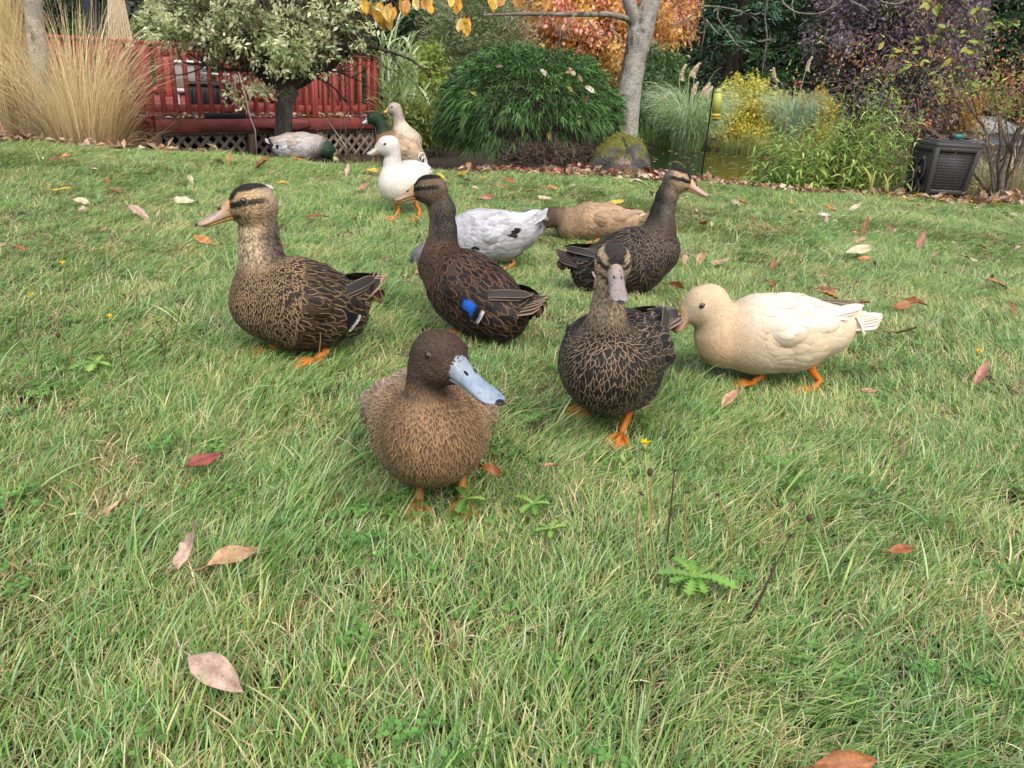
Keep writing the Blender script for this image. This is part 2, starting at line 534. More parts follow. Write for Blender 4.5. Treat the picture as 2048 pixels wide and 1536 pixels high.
def scatter(name, meshes, mat, P, rot, scl, idx, label=None):
    me = mesh_data(name, P)
    a = me.attributes.new('rot', 'FLOAT_VECTOR', 'POINT'); a.data.foreach_set('vector', np.asarray(rot, np.float32).ravel())
    a = me.attributes.new('scl', 'FLOAT_VECTOR', 'POINT'); a.data.foreach_set('vector', np.asarray(scl, np.float32).ravel())
    a = me.attributes.new('idx', 'INT', 'POINT'); a.data.foreach_set('value', np.asarray(idx, np.int32).ravel())
    o = link(name, me)
    src = []
    for k, m in enumerate(meshes):
        m.materials.append(mat)
        src.append(bpy.data.objects.new(name + '_source', m))
    md = o.modifiers.new('scatter', 'NODES')
    md.node_group = scatter_nodes(name, src)
    tag(o, label, None, None, 'stuff')
    return o

def lawn_points(y0, y1, step, r):
    ys = np.arange(y0, y1, step)
    P = []
    for y in ys:
        w = 0.74 * y + 0.75
        x = np.arange(-w, w, step)
        P.append(np.stack([x + r.uniform(-.5, .5, len(x)) * step, y + r.uniform(-.6, .6, len(x)) * step], -1))
    P = np.concatenate(P)
    return P[P[:, 1] < edge_y(P[:, 0]) - 0.02 + r.uniform(-0.05, 0.03, len(P))]

def clover(seed):
    r = np.random.default_rng(seed); n = 16
    a = r.uniform(0, 6.28, n); q = .055 * np.sqrt(r.uniform(0, 1, n))
    c = np.stack([q * np.cos(a), q * np.sin(a), r.uniform(.012, .034, n)], -1)
    P = np.repeat(c, 3, 0); b = np.repeat(r.uniform(0, 6.28, n), 3) + np.tile([0, 2.09, 4.19], n)
    d = np.stack([np.cos(b), np.sin(b), r.uniform(-.1, .35, n * 3)], -1)
    V, T = leaves_geo(P, d, np.tile([0, 0, 1.0], (n * 3, 1)), .0105, .0095, .15)
    C = np.array([.14, .30, .07]) * r.uniform(.7, 1.3, (n * 3, 1))
    return mesh_data('clover_tuft', V, None, T, {'Col': np.repeat(C, 4, 0)}, {'dry': np.ones(len(V))})

def make_lawn():
    r = np.random.default_rng(11)
    near = [tuft(100 + i, 78, 0.055, 0.03, 0.072, 0.72, 1.0, 0.0012, 0.0028, 0.22) for i in range(5)]
    near += [tuft(120 + i, 62, 0.055, 0.04, 0.10, 1.05, 0.6, 0.0013, 0.0029, 0.10) for i in range(4)]
    near += [tuft(140 + i, 72, 0.05, 0.022, 0.06, 0.8, 1.6, 0.0011, 0.0022, 0.42) for i in range(3)]
    near += [tuft(150 + i, 60, 0.06, 0.03, 0.085, 1.45, 1.8, 0.0012, 0.0026, 0.93) for i in range(2)]
    near += [clover(155)]
    P = np.concatenate([lawn_points(0.35, 1.9, 0.034, r), lawn_points(1.9, 3.2, 0.042, r), lawn_points(3.2, 6.0, 0.058, r)])
    gap = vnoise(P, 13, 26) + .35 * vnoise(P, 4, 27)
    P = P[(gap > -.62) | (P[:, 1] > 3.5)]
    n = len(P)
    dirn = 1.1 + 2.2 * vnoise(P, 0.9, 21) + 0.9 * vnoise(P, 3.1, 22)       # the way the sward is combed
    dirn = np.where(P[:, 0] < 0, dirn * 0.55 + 0.25, dirn)
    zr = dirn + r.normal(0, 0.45, n)
    kind = vnoise(P, 1.6, 23) + 0.35 * r.normal(size=n)
    idx = np.where(kind > 0.12, r.integers(5, 9, n), np.where(kind < -0.42, r.integers(9, 12, n), r.integers(0, 5, n)))
    idx = np.where(r.uniform(0, 1, n) < .15, r.integers(12, 14, n), idx)
    idx = np.where(vnoise(P, 2.9, 29) + .3 * r.normal(size=n) > .85, 14, idx)
    h = 0.76 + 0.20 * vnoise(P, 2.3, 24) + 0.26 * vnoise(P, 11, 25) + 0.1 * r.normal(size=n)
    far = sstep(2.0, 4.5, P[:, 1])
    wide = 1.0 + 0.55 * far
    hh = h * (1 - 0.25 * far)
    scl = np.stack([wide * h ** 0.3, wide * h ** 0.3, hh], -1)
    rot = np.stack([r.normal(0, 0.10, n), r.normal(0, 0.10, n), zr], -1)
    z = ground_z(P[:, 0], P[:, 1])
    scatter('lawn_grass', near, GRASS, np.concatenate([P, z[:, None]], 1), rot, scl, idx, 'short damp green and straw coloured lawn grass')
    # scattered longer broad blades
    long = [tuft(160 + i, 9, 0.03, 0.10, 0.22, 0.95, 0.6, 0.0032, 0.0055, 0.06) for i in range(5)]
    P = lawn_points(0.4, 5.6, 0.13, r)
    kn = vnoise(P, 0.8, 31) + 0.5 * r.normal(size=len(P))
    P = P[kn > 0.15]; n = len(P)
    near_sc = np.where(P[:, 1] > 1.6, 0.6, 0.85) * r.uniform(0.6, 1.2, n)
    rot = np.stack([np.zeros(n), np.zeros(n), np.where(P[:, 0] < -0.1, 0.5, 0.9) + r.normal(0, 0.9, n)], -1)
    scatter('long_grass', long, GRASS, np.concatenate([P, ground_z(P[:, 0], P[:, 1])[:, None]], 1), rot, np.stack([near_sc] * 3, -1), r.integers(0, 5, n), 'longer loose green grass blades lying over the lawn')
make_lawn()
# ------------------------------------------------------------------ background: deck, trees, shrubs
def bark_mat(name, pale, mid, dark):
    m, nt, out = new_mat(name)
    n1 = noise(nt, 7, 5, .7, 'Object'); n2 = noise(nt, 26, 5, .7, 'Object', (1, 1, 3.2)); n3 = noise(nt, 3.2, 4, .65, 'Object', (1, 1, .6)); n4 = noise(nt, 60, 4, .7, 'Object', (1, 1, 2.5))
    c = ramp(nt, n2, [(.34, mid), (.58, pale)])
    c = mixc(nt, ramp(nt, n1, [(.46, (0, 0, 0)), (.56, (.85, .85, .85))]), c, mid)
    c = mixc(nt, ramp(nt, n3, [(.545, (0, 0, 0)), (.60, (.9, .9, .9))]), c, dark)
    c = mixc(nt, ramp(nt, n4, [(.36, (.9, .9, .9)), (.43, (0, 0, 0))]), c, dark)
    p = N(nt, 'ShaderNodeBsdfPrincipled', Roughness=.85); nt.links.new(c, p.inputs['Base Color'])
    b = N(nt, 'ShaderNodeBump', Strength=.8, Distance=.012); nt.links.new(n2, b.inputs['Height']); nt.links.new(b.outputs[0], p.inputs['Normal'])
    nt.links.new(p.outputs[0], out.inputs[0])
    return m
BARK = bark_mat('bark_mottled', (.56, .54, .50), (.30, .28, .25), (.085, .065, .05))
BARK_LIMB = bark_mat('bark_limb', (.34, .33, .29), (.15, .13, .11), (.05, .04, .03))
BARK_DK = surf_mat('bark_dark', (0.035, 0.028, 0.022), (0.13, 0.11, 0.09), 16, 0.9, 0.8, 0.015, (1, 1, 0.3))
TWIG = surf_mat('twig_bark', (0.09, 0.07, 0.055), (0.24, 0.20, 0.16), 30, 0.85, 0.2, 0.004)
LEAF = leaf_mat('broad_leaf', 0.35, 0.42, 0.45, 0.2, scale=4)
DULL = leaf_mat('needle_leaf', 0.15, 0.6, 0.3, 0.35, scale=2.2)
STRAW = leaf_mat('straw_blade', 0.25, 0.6, 0.25, 0.2, scale=5)
def dead_mat():
    m, nt, out = new_mat('fallen_leaf')
    a = N(nt, 'ShaderNodeAttribute', _attribute_name='Col')
    n1 = noise(nt, 38, 5, .7); n2 = noise(nt, 170, 3, .6); n3 = noise(nt, 420, 2, .5)
    c = mixc(nt, 1.0, a.outputs['Color'], ramp(nt, n1, [(.32, (.62, .55, .50)), (.5, (.98, .96, .94)), (.68, (1.16, 1.14, 1.1))]), 'MULTIPLY')
    c = mixc(nt, ramp(nt, n2, [(.30, (.75, .75, .75)), (.37, (0, 0, 0))]), c, mixc(nt, 1.0, c, (.34, .26, .22), 'MULTIPLY'))
    c = mixc(nt, 1.0, c, ramp(nt, n3, [(.35, (.86, .86, .86)), (.65, (1.1, 1.1, 1.1))]), 'MULTIPLY')
    p = N(nt, 'ShaderNodeBsdfPrincipled', Roughness=.45); nt.links.new(c, p.inputs['Base Color'])
    b = N(nt, 'ShaderNodeBump', Strength=.5, Distance=.002); nt.links.new(n2, b.inputs['Height']); nt.links.new(b.outputs[0], p.inputs['Normal'])
    t = nt.nodes.new('ShaderNodeBsdfTranslucent'); nt.links.new(c, t.inputs['Color'])
    mx = nt.nodes.new('ShaderNodeMixShader'); mx.inputs[0].default_value = .15
    nt.links.new(p.outputs[0], mx.inputs[1]); nt.links.new(t.outputs[0], mx.inputs[2]); nt.links.new(mx.outputs[0], out.inputs[0])
    return m
DEAD = dead_mat()

def gbase(x, y, D):
    p = at(x, y, D=D); p[2] = float(ground_z(p[0], p[1])) - 0.012
    return p

def rand_dir(r, n):
    return nrm(r.normal(size=(n, 3)))

def palette(r, cols, k, jit=.18):
    cols = np.asarray(cols, float)
    return cols[r.integers(0, len(cols), k)] * r.uniform(1 - jit, 1 + jit, (k, 1))

def crown(r, c, rad, ncl, nleaf, sig, L, W, cols, droop=.3, shell=.55, outward=.6, low=-1.0, rough=.22, fold=.25, up=.5):
    """Leaf clumps spread through an uneven ellipsoid; returns V, T, C."""
    u = rand_dir(r, ncl); u[:, 2] = np.where(u[:, 2] < low, -u[:, 2], u[:, 2])
    q = (shell + (1 - shell) * r.uniform(0, 1, ncl) ** .6) * (1 + rough * vnoise(u, 2.6, int(r.integers(1e6))))
    cc = np.asarray(c) + u * np.asarray(rad) * q[:, None]
    cl_c = palette(r, cols, ncl, .25)
    k = r.integers(0, ncl, nleaf)
    P = cc[k] + r.normal(0, 1, (nleaf, 3)) * sig
    d = nrm(u[k] * outward + rand_dir(r, nleaf) * .8 + np.array([0, 0, -droop]))
    n = nrm(rand_dir(r, nleaf) + np.array([0, 0, up]) + u[k] * .4)
    C = cl_c[k] * .6 + palette(r, cols, nleaf, .2) * .4
    sc = r.uniform(.6, 1.2, nleaf)
    V, T = leaves_geo(P, d, n, L * sc, W * sc, fold)
    return V, T, np.repeat(C, 4, 0), cc

def plant(name, label, cat, base, group=None):
    return empty(name, base, label, cat, group)

def leafmesh(name, V, T, C, mat, parent):
    return mk(name, V, None, T, mat, parent, {'Col': C}, None, False)

def grow(r, p, d, L, R, lv, out, nb=3, spread=.6, wig=.18, up=.1, taper=.55, S=6):
    """Branches as polylines: out gets (points, radii, level)."""
    C = [np.array(p, float)]; d = nrm(d)
    for i in range(S):
        d = nrm(d + r.normal(0, wig, 3) + np.array([0, 0, up * .3]))
        C.append(C[-1] + d * L / S)
    C = np.array(C)
    out.append((C, np.linspace(R, R * taper, S + 1), lv))
    if lv <= 0: return
    for k in range(nb):
        t = r.uniform(.35, 1.0) if k else 1.0
        i = min(int(t * S), S)
        dd = nrm(nrm(C[i] - C[max(i - 1, 0)]) + rand_dir(r, 1)[0] * spread + np.array([0, 0, up]))
        grow(r, C[i], dd, L * r.uniform(.55, .8), R * taper * r.uniform(.6, .95), lv - 1, out, nb, spread, wig, up, taper, S)

def tubes_from(out, ns=6):
    g = G()
    for C, R, lv in out:
        V, Q, T = tube_geo(C, R, ns if lv > 0 else 4, True); g.add(V, Q, T)
    return g

def arch(r, base, n, rad, Lr, lean, droop, W, cols, S=8, az=None, stiff=.0):
    """Arching grass blades from a tussock."""
    a = r.uniform(0, 2 * np.pi, n) if az is None else az
    B = np.asarray(base) + np.stack([np.cos(a) * rad * np.sqrt(r.uniform(0, 1, n)), np.sin(a) * rad * np.sqrt(r.uniform(0, 1, n)), np.zeros(n)], -1)
    L = r.uniform(*Lr, n); t = np.linspace(0, 1, S)
    le = np.abs(r.normal(*lean, n)); dr = np.abs(r.normal(*droop, n))
    ang = le[:, None] + dr[:, None] * t[None] ** (1.6 + stiff)
    dl = (L / (S - 1))[:, None]
    D = np.stack([np.sin(ang) * np.cos(a)[:, None] * dl, np.sin(ang) * np.sin(a)[:, None] * dl, np.cos(ang) * dl], -1)
    C = B[:, None] + np.concatenate([np.zeros((n, 1, 3)), np.cumsum(D[:, :-1], 1)], 1)
    sw = r.normal(0, .06, (n, 1, 3)) * (t ** 2)[None, :, None] * L[:, None, None]
    C = C + sw
    tw = r.uniform(0, np.pi, n)
    sd = np.stack([-np.sin(a) * np.cos(tw), np.cos(a) * np.cos(tw), np.sin(tw) * .6], -1)
    Wd = W * r.uniform(.6, 1.2, n)[:, None] * .5 * np.interp(t, [0, .3, .8, 1], [.8, 1, .6, .08])[None]
    V, Q = ribbons_geo(C, Wd, sd)
    c = palette(r, cols, n, .2)
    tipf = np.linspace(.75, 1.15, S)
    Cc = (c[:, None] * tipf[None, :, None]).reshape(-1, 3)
    return V, Q, np.repeat(Cc, 2, 0), C

# ---------------------------------------------------------------- sky dome is the world; far wood
def make_conifer(px, py, D, H, Rb, seed, label, cols, nb=90, dens=13, group='conifers beyond the pond', card=(.13, .028), trunk=.16):
    r = np.random.default_rng(seed)
    b = gbase(px, py, D)
    root = plant('conifer_tree', label, 'conifer', b, group)
    t = np.linspace(0, 1, 8)
    V, Q, T = tube_geo(b + np.stack([0.03 * np.sin(t * 5), 0 * t, t * H], -1), trunk * (1 - t * .85), 9)
    mk('trunk', V, Q, T, BARK_DK, root, {'Col': np.ones((len(V), 3))})
    z = np.sort(r.uniform(.01, .98, nb)) ** .9
    a = r.uniform(0, 2 * np.pi, nb)
    R = Rb * (1 - z) ** .75 * r.uniform(.75, 1.1, nb) + .1
    S = 9; tt = np.linspace(0, 1, S)
    out = np.stack([np.cos(a), np.sin(a), 0 * a], -1)
    C = b + np.stack([0 * z, 0 * z, z * H], -1)[:, None] + out[:, None] * (R[:, None] * tt[None])[..., None]
    C[:, :, 2] += R[:, None] * (-.55 * tt + .33 * tt ** 2.2)[None]
    V, Q = tubes_geo(C, np.repeat((.018 * (1 - tt) + .003)[None], nb, 0), 3)
    mk('bough', V, Q, None, BARK_DK, root, {'Col': np.ones((len(V), 3))})
    # side sprays with needle cards
    n = nb * dens * 2
    k = r.integers(0, nb, n); s = r.uniform(.12, 1.0, n); si = s * (S - 1)
    i0 = np.clip(si.astype(int), 0, S - 2); fr = (si - i0)[:, None]
    P0 = C[k, i0] * (1 - fr) + C[k, i0 + 1] * fr
    axd = nrm(C[k, i0 + 1] - C[k, i0])
    sg = np.where(r.uniform(0, 1, n) < .5, 1., -1.)[:, None]
    side = np.cross(axd, np.array([0, 0, 1.0])) * sg
    sd = nrm(side * .8 + axd * .75 + r.normal(0, .22, (n, 3)) + np.array([0, 0, -.18]))
    SL = (.34 * (1.05 - s) + .10) * r.uniform(.6, 1.2, n) * min(1.0, Rb / 1.6)
    m = 7
    u = np.tile(np.linspace(.05, 1, m), n)
    kk = np.repeat(np.arange(n), m)
    P = P0[kk] + sd[kk] * (SL[kk] * u)[:, None] + np.array([0, 0, -1.0]) * (SL[kk] * u ** 2 * .25)[:, None]
    alt = np.where(np.arange(n * m) % 2 == 0, 1., -1.)[:, None]
    d2 = nrm(sd[kk] + np.cross(sd[kk], np.array([0, 0, 1.0])) * alt * .75 + r.normal(0, .25, (n * m, 3)))
    up = nrm(np.array([0, 0, 1.0]) + r.normal(0, .4, (n * m, 3)))
    sc = r.uniform(.6, 1.2, n * m)
    V, T = leaves_geo(P, d2, up, card[0] * sc, card[1] * sc, .2)
    cc = palette(r, cols, n, .3)[kk] * (.75 + .5 * u[:, None])
    leafmesh('needles', V, T, np.repeat(cc, 4, 0), DULL, root)['kind'] = 'stuff'
    return root
PINE = [[.055, .13, .052], [.07, .16, .065], [.04, .10, .045], [.095, .19, .085]]
PINE_B = [[.08, .175, .10], [.11, .22, .14], [.06, .14, .08], [.13, .25, .15]]
# backdrop wood: a far mass of dark trees
def far_wood():
    r = np.random.default_rng(77)
    g_V, g_T, g_C = [], [], []; off = 0
    for i in range(16):
        px = -250 + i * 165
        c = at(px, 60, D=19 + r.uniform(-1, 1)); c[2] = 2.0
        V, T, C, _ = crown(r, c, (1.7, 1.1, 3.2), 160, 3800, .20, .30, .10, [[.02, .048, .022], [.03, .065, .028], [.016, .036, .018]], .5, .5)
        g_V.append(V); g_T.append(T + off); g_C.append(C); off += len(V)
    leafmesh('far_wood', np.concatenate(g_V), np.concatenate(g_T), np.concatenate(g_C), DULL, None)
    tag(bpy.data.objects['far_wood'], 'dark far wood behind the garden trees', None, None, 'stuff')
far_wood()
make_conifer(1440, 290, 13.6, 5.2, 2.3, 501, 'broad dark green conifer behind the pampas grass', PINE_B, 120, 15)
make_conifer(1610, 290, 13.2, 5.0, 2.0, 502, 'bright green conifer between the pampas plumes and the purple tree', [[.08, .20, .06], [.11, .25, .08], [.06, .16, .055]], 110, 15)
make_conifer(1290, 280, 15.5, 5.2, 1.9, 503, 'conifer half hidden by the orange tree and pale trunk', PINE, 80, 12)
make_conifer(835, 250, 13.5, 5.0, 1.7, 504, 'dark conifer above the tall reeds', PINE, 100, 14)
make_conifer(330, 240, 14.5, 5.0, 2.1, 505, 'dark conifer behind the red deck', PINE, 80, 12)
make_conifer(60, 240, 14.5, 5.0, 2.0, 506, 'dark conifer behind the pale left trunk', PINE, 80, 12)
make_conifer(2020, 280, 15.0, 5.0, 2.0, 507, 'dark conifer behind the red leaved shrub', PINE, 80, 12)
make_conifer(600, 240, 15.5, 5.0, 1.9, 508, 'dark conifer behind the cream leaved tree', PINE, 70, 12)

def broad_tree(name, label, cat, px, py, D, cpx, cpy, rpx, rpz, depth, ncl, nl, sig, L, W, cols, mat, seed, trunk_r=.05, levels=2, droop=.3, shell=.35, group=None, bark=None, low=-1.0, outward=.6, leafname='foliage', extra_up=0.0):
    """Trunk with limbs and a leafy crown; crown given by its place and half sizes in photograph pixels."""
    r = np.random.default_rng(seed)
    b = gbase(px, py, D)
    root = plant(name, label, cat, b, group)
    c = at(cpx, cpy, D=D); k = pxm(c, 1.0)
    rad = np.array([rpx * k, depth, rpz * k])
    out = []
    top = c + np.array([0, 0, -rad[2] * .2])
    grow(r, b, top - b + np.array([0, 0, .05]), np.linalg.norm(top - b), trunk_r, levels, out, 4, .7, .06, .15)
    main = out[0]
    V, Q, T = tube_geo(main[0], main[1], 9)
    mk('trunk', V, Q, T, bark or BARK_DK, root, {'Col': np.ones((len(V), 3))})
    if len(out) > 1:
        tubes_from(out[1:], 5).build('limbs', bark or BARK_DK, root)
    V, T, C, cc = crown(r, c, rad, ncl, nl, sig, L, W, cols, droop, shell, outward, low)
    leafmesh(leafname, V, T, C, mat, root)['kind'] = 'stuff'
    return root, c, rad, cc

AUT = [[.70, .30, .28], [.74, .42, .14], [.80, .60, .17], [.66, .25, .30], [.78, .48, .38], [.82, .66, .22], [.62, .52, .20], [.72, .36, .34], [.80, .54, .16]]
broad_tree('maple_tree', 'orange and red autumn maple behind the round green shrub', 'tree', 1190, 290, 12, 1185, 30, 185, 175, 1.2, 620, 44000, .09, .075, .045, AUT, LEAF, 601, .08, 2, .5, .25)
broad_tree('willow_shrub', 'tall grey green willow shrub left of the orange maple', 'shrub', 960, 280, 10.6, 955, 95, 105, 150, .8, 300, 17000, .07, .085, .018, [[.22, .28, .15], [.29, .34, .19], [.17, .22, .11], [.34, .36, .22]], LEAF, 602, .03, 2, -.1, .2)
broad_tree('plum_tree', 'large purple leaved tree at the right behind the weeds', 'tree', 1790, 300, 11.5, 1800, 80, 150, 190, 1.3, 560, 50000, .09, .060, .034, [[.19, .14, .21], [.27, .21, .29], [.14, .095, .14], [.22, .13, .15], [.32, .26, .33], [.18, .19, .13]], LEAF, 603, .09, 3, .4, .2)
broad_tree('laurel_shrub', 'glossy dark green shrub between the pale trunk and pampas grass', 'shrub', 1310, 300, 10.9, 1305, 215, 62, 115, .6, 240, 12000, .06, .07, .035, [[.09, .18, .07], [.13, .24, .10], [.06, .13, .05], [.18, .28, .14]], LEAF, 604, .03, 1, .3, .3)
YEL = [[.74, .60, .10], [.66, .62, .12], [.54, .56, .14], [.78, .64, .16], [.40, .46, .12]]
broad_tree('yellow_shrub', 'bright yellow green shrub across the pond by the bird feeder', 'shrub', 1490, 295, 10.9, 1490, 235, 72, 80, .7, 230, 14000, .06, .05, .032, YEL, LEAF, 605, .03, 1, .3, .3)
broad_tree('yellow_shrub', 'golden shrub beneath the purple tree right of the pampas plumes', 'shrub', 1620, 295, 10.4, 1622, 250, 42, 65, .4, 150, 5000, .05, .055, .04, [[.52, .38, .05], [.46, .36, .06], [.40, .40, .08]], LEAF, 606, .03, 1, .3, .3)
broad_tree('leafy_shrub', 'small yellow green bush beside the tall reeds', 'shrub', 855, 260, 9.8, 855, 175, 42, 80, .45, 150, 7000, .05, .06, .035, [[.28, .36, .08], [.36, .42, .10], [.20, .30, .07]], LEAF, 607, .02, 1, .1, .3)
broad_tree('leafy_shrub', 'green undergrowth bush behind the ducks near the deck corner', 'shrub', 840, 285, 8.9, 838, 250, 55, 45, .4, 150, 6500, .05, .06, .025, [[.22, .30, .08], [.30, .36, .10], [.16, .24, .08], [.38, .36, .12]], LEAF, 608, .02, 1, .1, .3)
broad_tree('leafy_shrub', 'green bushes filling the gap behind the deck railing', 'shrub', 480, 200, 12.5, 470, 130, 330, 75, .8, 300, 14000, .09, .10, .05, [[.08, .16, .04], [.12, .22, .06], [.05, .10, .03]], LEAF, 609, .02, 1, .1, .3)
broad_tree('golden_shrub', 'tan and gold shrub showing through the bare branches at right', 'shrub', 1915, 290, 12.8, 1912, 215, 45, 50, .5, 120, 4500, .06, .08, .03, [[.50, .36, .14], [.42, .30, .12]], LEAF, 610, .02, 1, .2, .3)

# ---------------------------------------------------------------- cream leaved tree in front of the deck
def cream_tree():
    r = np.random.default_rng(620)
    D = 6.55
    b = gbase(567, 300, D); b[2] = -0.06
    root = plant('cream_leaved_tree', 'small tree with cream and pale green leaves before the red deck', 'tree', b)
    fork = at(574, 182, D=D); mid = at(567, 235, D=D)
    k = pxm(fork, 1)
    V, Q, T = tube_geo([b - [0, 0, .1], b, mid, at(571, 200, D=D), fork, at(580, 160, D=D + .02)], [25 * k, 20 * k, 16.5 * k, 17 * k, 22 * k, 13 * k], 14)
    mk('trunk', V, Q, T, surf_mat('bark_ridged', (.06, .05, .042), (.26, .235, .21), 16, .9, .9, .02, (1, 1, .25)), root, {'Col': np.ones((len(V), 3))})
    tips = [(330, 60, -.1), (390, 95, -.35), (450, 60, .25), (500, 20, -.3), (560, -40, .2), (610, 30, -.35), (650, 60, .3), (700, 85, -.2), (740, 40, .1), (470, 130, -.45), (640, 130, .1), (420, 0, .2), (520, 140, -.3), (695, 130, .15), (360, 20, .2)]
    out = []
    for (x, y, dd) in tips:
        t = at(x, y, D=D + dd)
        v = t - fork
        grow(r, fork + v * .02, v + np.array([0, 0, .1]), np.linalg.norm(v) * .85, 9 * k, 2, out, 4, .75, .16, .0, .5)
    g = tubes_from(out, 5); g.build('limbs', BARK_DK, root)
    # a tangle of fine bare twigs and a leafy shell
    n = 4600
    c = at(530, 25, D=D); rad = np.array([205 * k, .8, 118 * k])
    u = rand_dir(r, n); P = c + u * rad * (r.uniform(.05, .95, n) ** .6)[:, None]
    d = nrm(rand_dir(r, n) + u * .5); L = r.uniform(.07, .25, n); t = np.linspace(0, 1, 4)
    C = P[:, None] + d[:, None] * (L[:, None] * t[None])[..., None] + r.normal(0, .012, (n, 4, 3)) * t[None, :, None]
    V, Q = tubes_geo(C, np.repeat(np.linspace(.0028, .001, 4)[None], n, 0), 3)
    tag(mk('twigs', V, Q, None, surf_mat('twig_dark', (.05, .03, .022), (.20, .15, .12), 20, .9, 0), root, {'Col': np.ones((len(V), 3))}), kind='stuff')
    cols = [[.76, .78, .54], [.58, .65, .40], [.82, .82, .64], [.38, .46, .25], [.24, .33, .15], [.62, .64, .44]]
    Vs, Ts, Cs, off = [], [], [], 0
    for (cx, cy, rx, rz, ncl, nl) in ((395, 22, 88, 62, 95, 2400), (480, 70, 80, 50, 62, 1300), (560, 0, 150, 62, 80, 1700), (590, 88, 68, 52, 80, 1700), (690, 30, 55, 62, 30, 450), (500, 182, 55, 22, 20, 330), (345, 52, 42, 36, 36, 650), (640, 110, 55, 35, 16, 230), (560, 125, 40, 30, 26, 420)):
        cc = at(cx, cy, D=D - .45)
        V, T, C, _ = crown(r, cc, (rx * k, .42, rz * k), ncl, int(nl * .85), .024, .048, .021, cols, .05, .25, .5, up=.6)
        Vs.append(V); Ts.append(T + off); Cs.append(C); off += len(V)
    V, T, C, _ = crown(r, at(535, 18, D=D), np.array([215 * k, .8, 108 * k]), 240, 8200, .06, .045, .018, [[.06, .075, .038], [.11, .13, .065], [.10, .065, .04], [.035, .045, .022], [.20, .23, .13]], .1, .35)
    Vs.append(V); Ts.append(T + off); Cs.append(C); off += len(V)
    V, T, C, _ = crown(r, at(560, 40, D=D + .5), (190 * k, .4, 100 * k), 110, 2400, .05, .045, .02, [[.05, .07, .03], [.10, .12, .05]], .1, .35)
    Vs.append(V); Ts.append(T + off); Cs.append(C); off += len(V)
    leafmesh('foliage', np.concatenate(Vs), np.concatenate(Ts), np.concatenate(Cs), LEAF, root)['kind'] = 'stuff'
cream_tree()

# ---------------------------------------------------------------- pale trunks
def birch():
    D = 6.38
    r = np.random.default_rng(630)
    b = gbase(88, 285, D)
    root = plant('pale_trunk_tree', 'pale grey barked trunk rising through the dry grass at far left', 'tree', b)
    pts = [b, at(84, 190, D=D), at(76, 100, D=D), at(65, 0, D=D), at(58, -120, D=D), at(60, -260, D=D), at(64, -420, D=D)]
    k = pxm(b, 1)
    V, Q, T = tube_geo(pts, np.array([21, 18, 17, 16, 15, 12, 9]) * k, 14)
    mk('trunk', V, Q, T, BARK, root, {'Col': np.ones((len(V), 3))})
    out = []
    for (x, y, tx, ty) in ((60, -240, 170, -420), (62, -300, -80, -470), (64, -400, 90, -620)):
        p, q = at(x, y, D=D), at(tx, ty, D=D + .3)
        grow(r, p, q - p, np.linalg.norm(q - p), 5 * k, 1, out, 3, .5)
    tubes_from(out, 6).build('limbs', BARK, root)
birch()

def drop_leaf(r, p, L, W, d, col, name, mat, parent, curl=.25, lobes=0, n=None):
    """A single curled leaf with midrib, 8 x 4 cells and an uneven toothed edge."""
    S, K = 9, 5
    t = np.linspace(0, 1, S)
    w = .5 * W * np.interp(t, [0, .08, .3, .5, .75, .92, 1], [.04, .35, .9, 1, .72, .3, .02]) * r.uniform(.9, 1.1, S)
    d = nrm(d); n = np.array([0, 0, 1.0]) if n is None else n
    n = nrm(n - d * np.dot(n, d)); s = np.cross(d, n)
    v = np.linspace(-1, 1, K)
    cu, bow, tw = r.uniform(.1, 1) * curl, r.uniform(-.8, 1) * curl, r.normal(0, .5) * curl * 2
    wav = r.normal(0, .05, (S, K)) * curl * 2
    X = t[:, None] * L + 0 * v[None]
    Y = w[:, None] * v[None] * (1 - .25 * cu)
    Z = cu * w[:, None] * np.abs(v[None]) ** 1.5 * 1.2 + bow * L * (t[:, None] ** 2) * .6 + wav * W + tw * (t[:, None] - .4) * v[None] * W * .5
    P = p + X[..., None] * d + Y[..., None] * s + Z[..., None] * n
    V = P.reshape(-1, 3); V = np.concatenate([V, V - n * .0006])
    i = np.arange(S - 1)[:, None] * K; j = np.arange(K - 1)[None]
    Q = np.stack([i + j, i + K + j, i + K + j + 1, i + j + 1], -1).reshape(-1, 4)
    Q = np.concatenate([Q, (Q + S * K)[:, ::-1]])
    col = np.asarray(col, float)
    Cm = np.tile(col, (S, K, 1)) * r.uniform(.82, 1.15, (S, K, 1))
    Cm[:, K // 2] *= .72
    Cm[1::2, 1:-1] *= .90
    edge = (r.uniform(0, 1, (S, 2)) < .3)
    Cm[:, 0][edge[:, 0]] *= .6; Cm[:, -1][edge[:, 1]] *= .6
    C = np.concatenate([Cm.reshape(-1, 3)] * 2)
    # petiole
    Vt, Qt, Tt = tube_geo([p - d * L * .28 + n * .004, p - d * L * .1, p + d * .002], [.0011, .0012, .0014], 5)
    g = G(); g.add(V, Q, None, C); g.add(Vt, Qt, Tt, col * .6)
    return g.build(name, mat, parent)

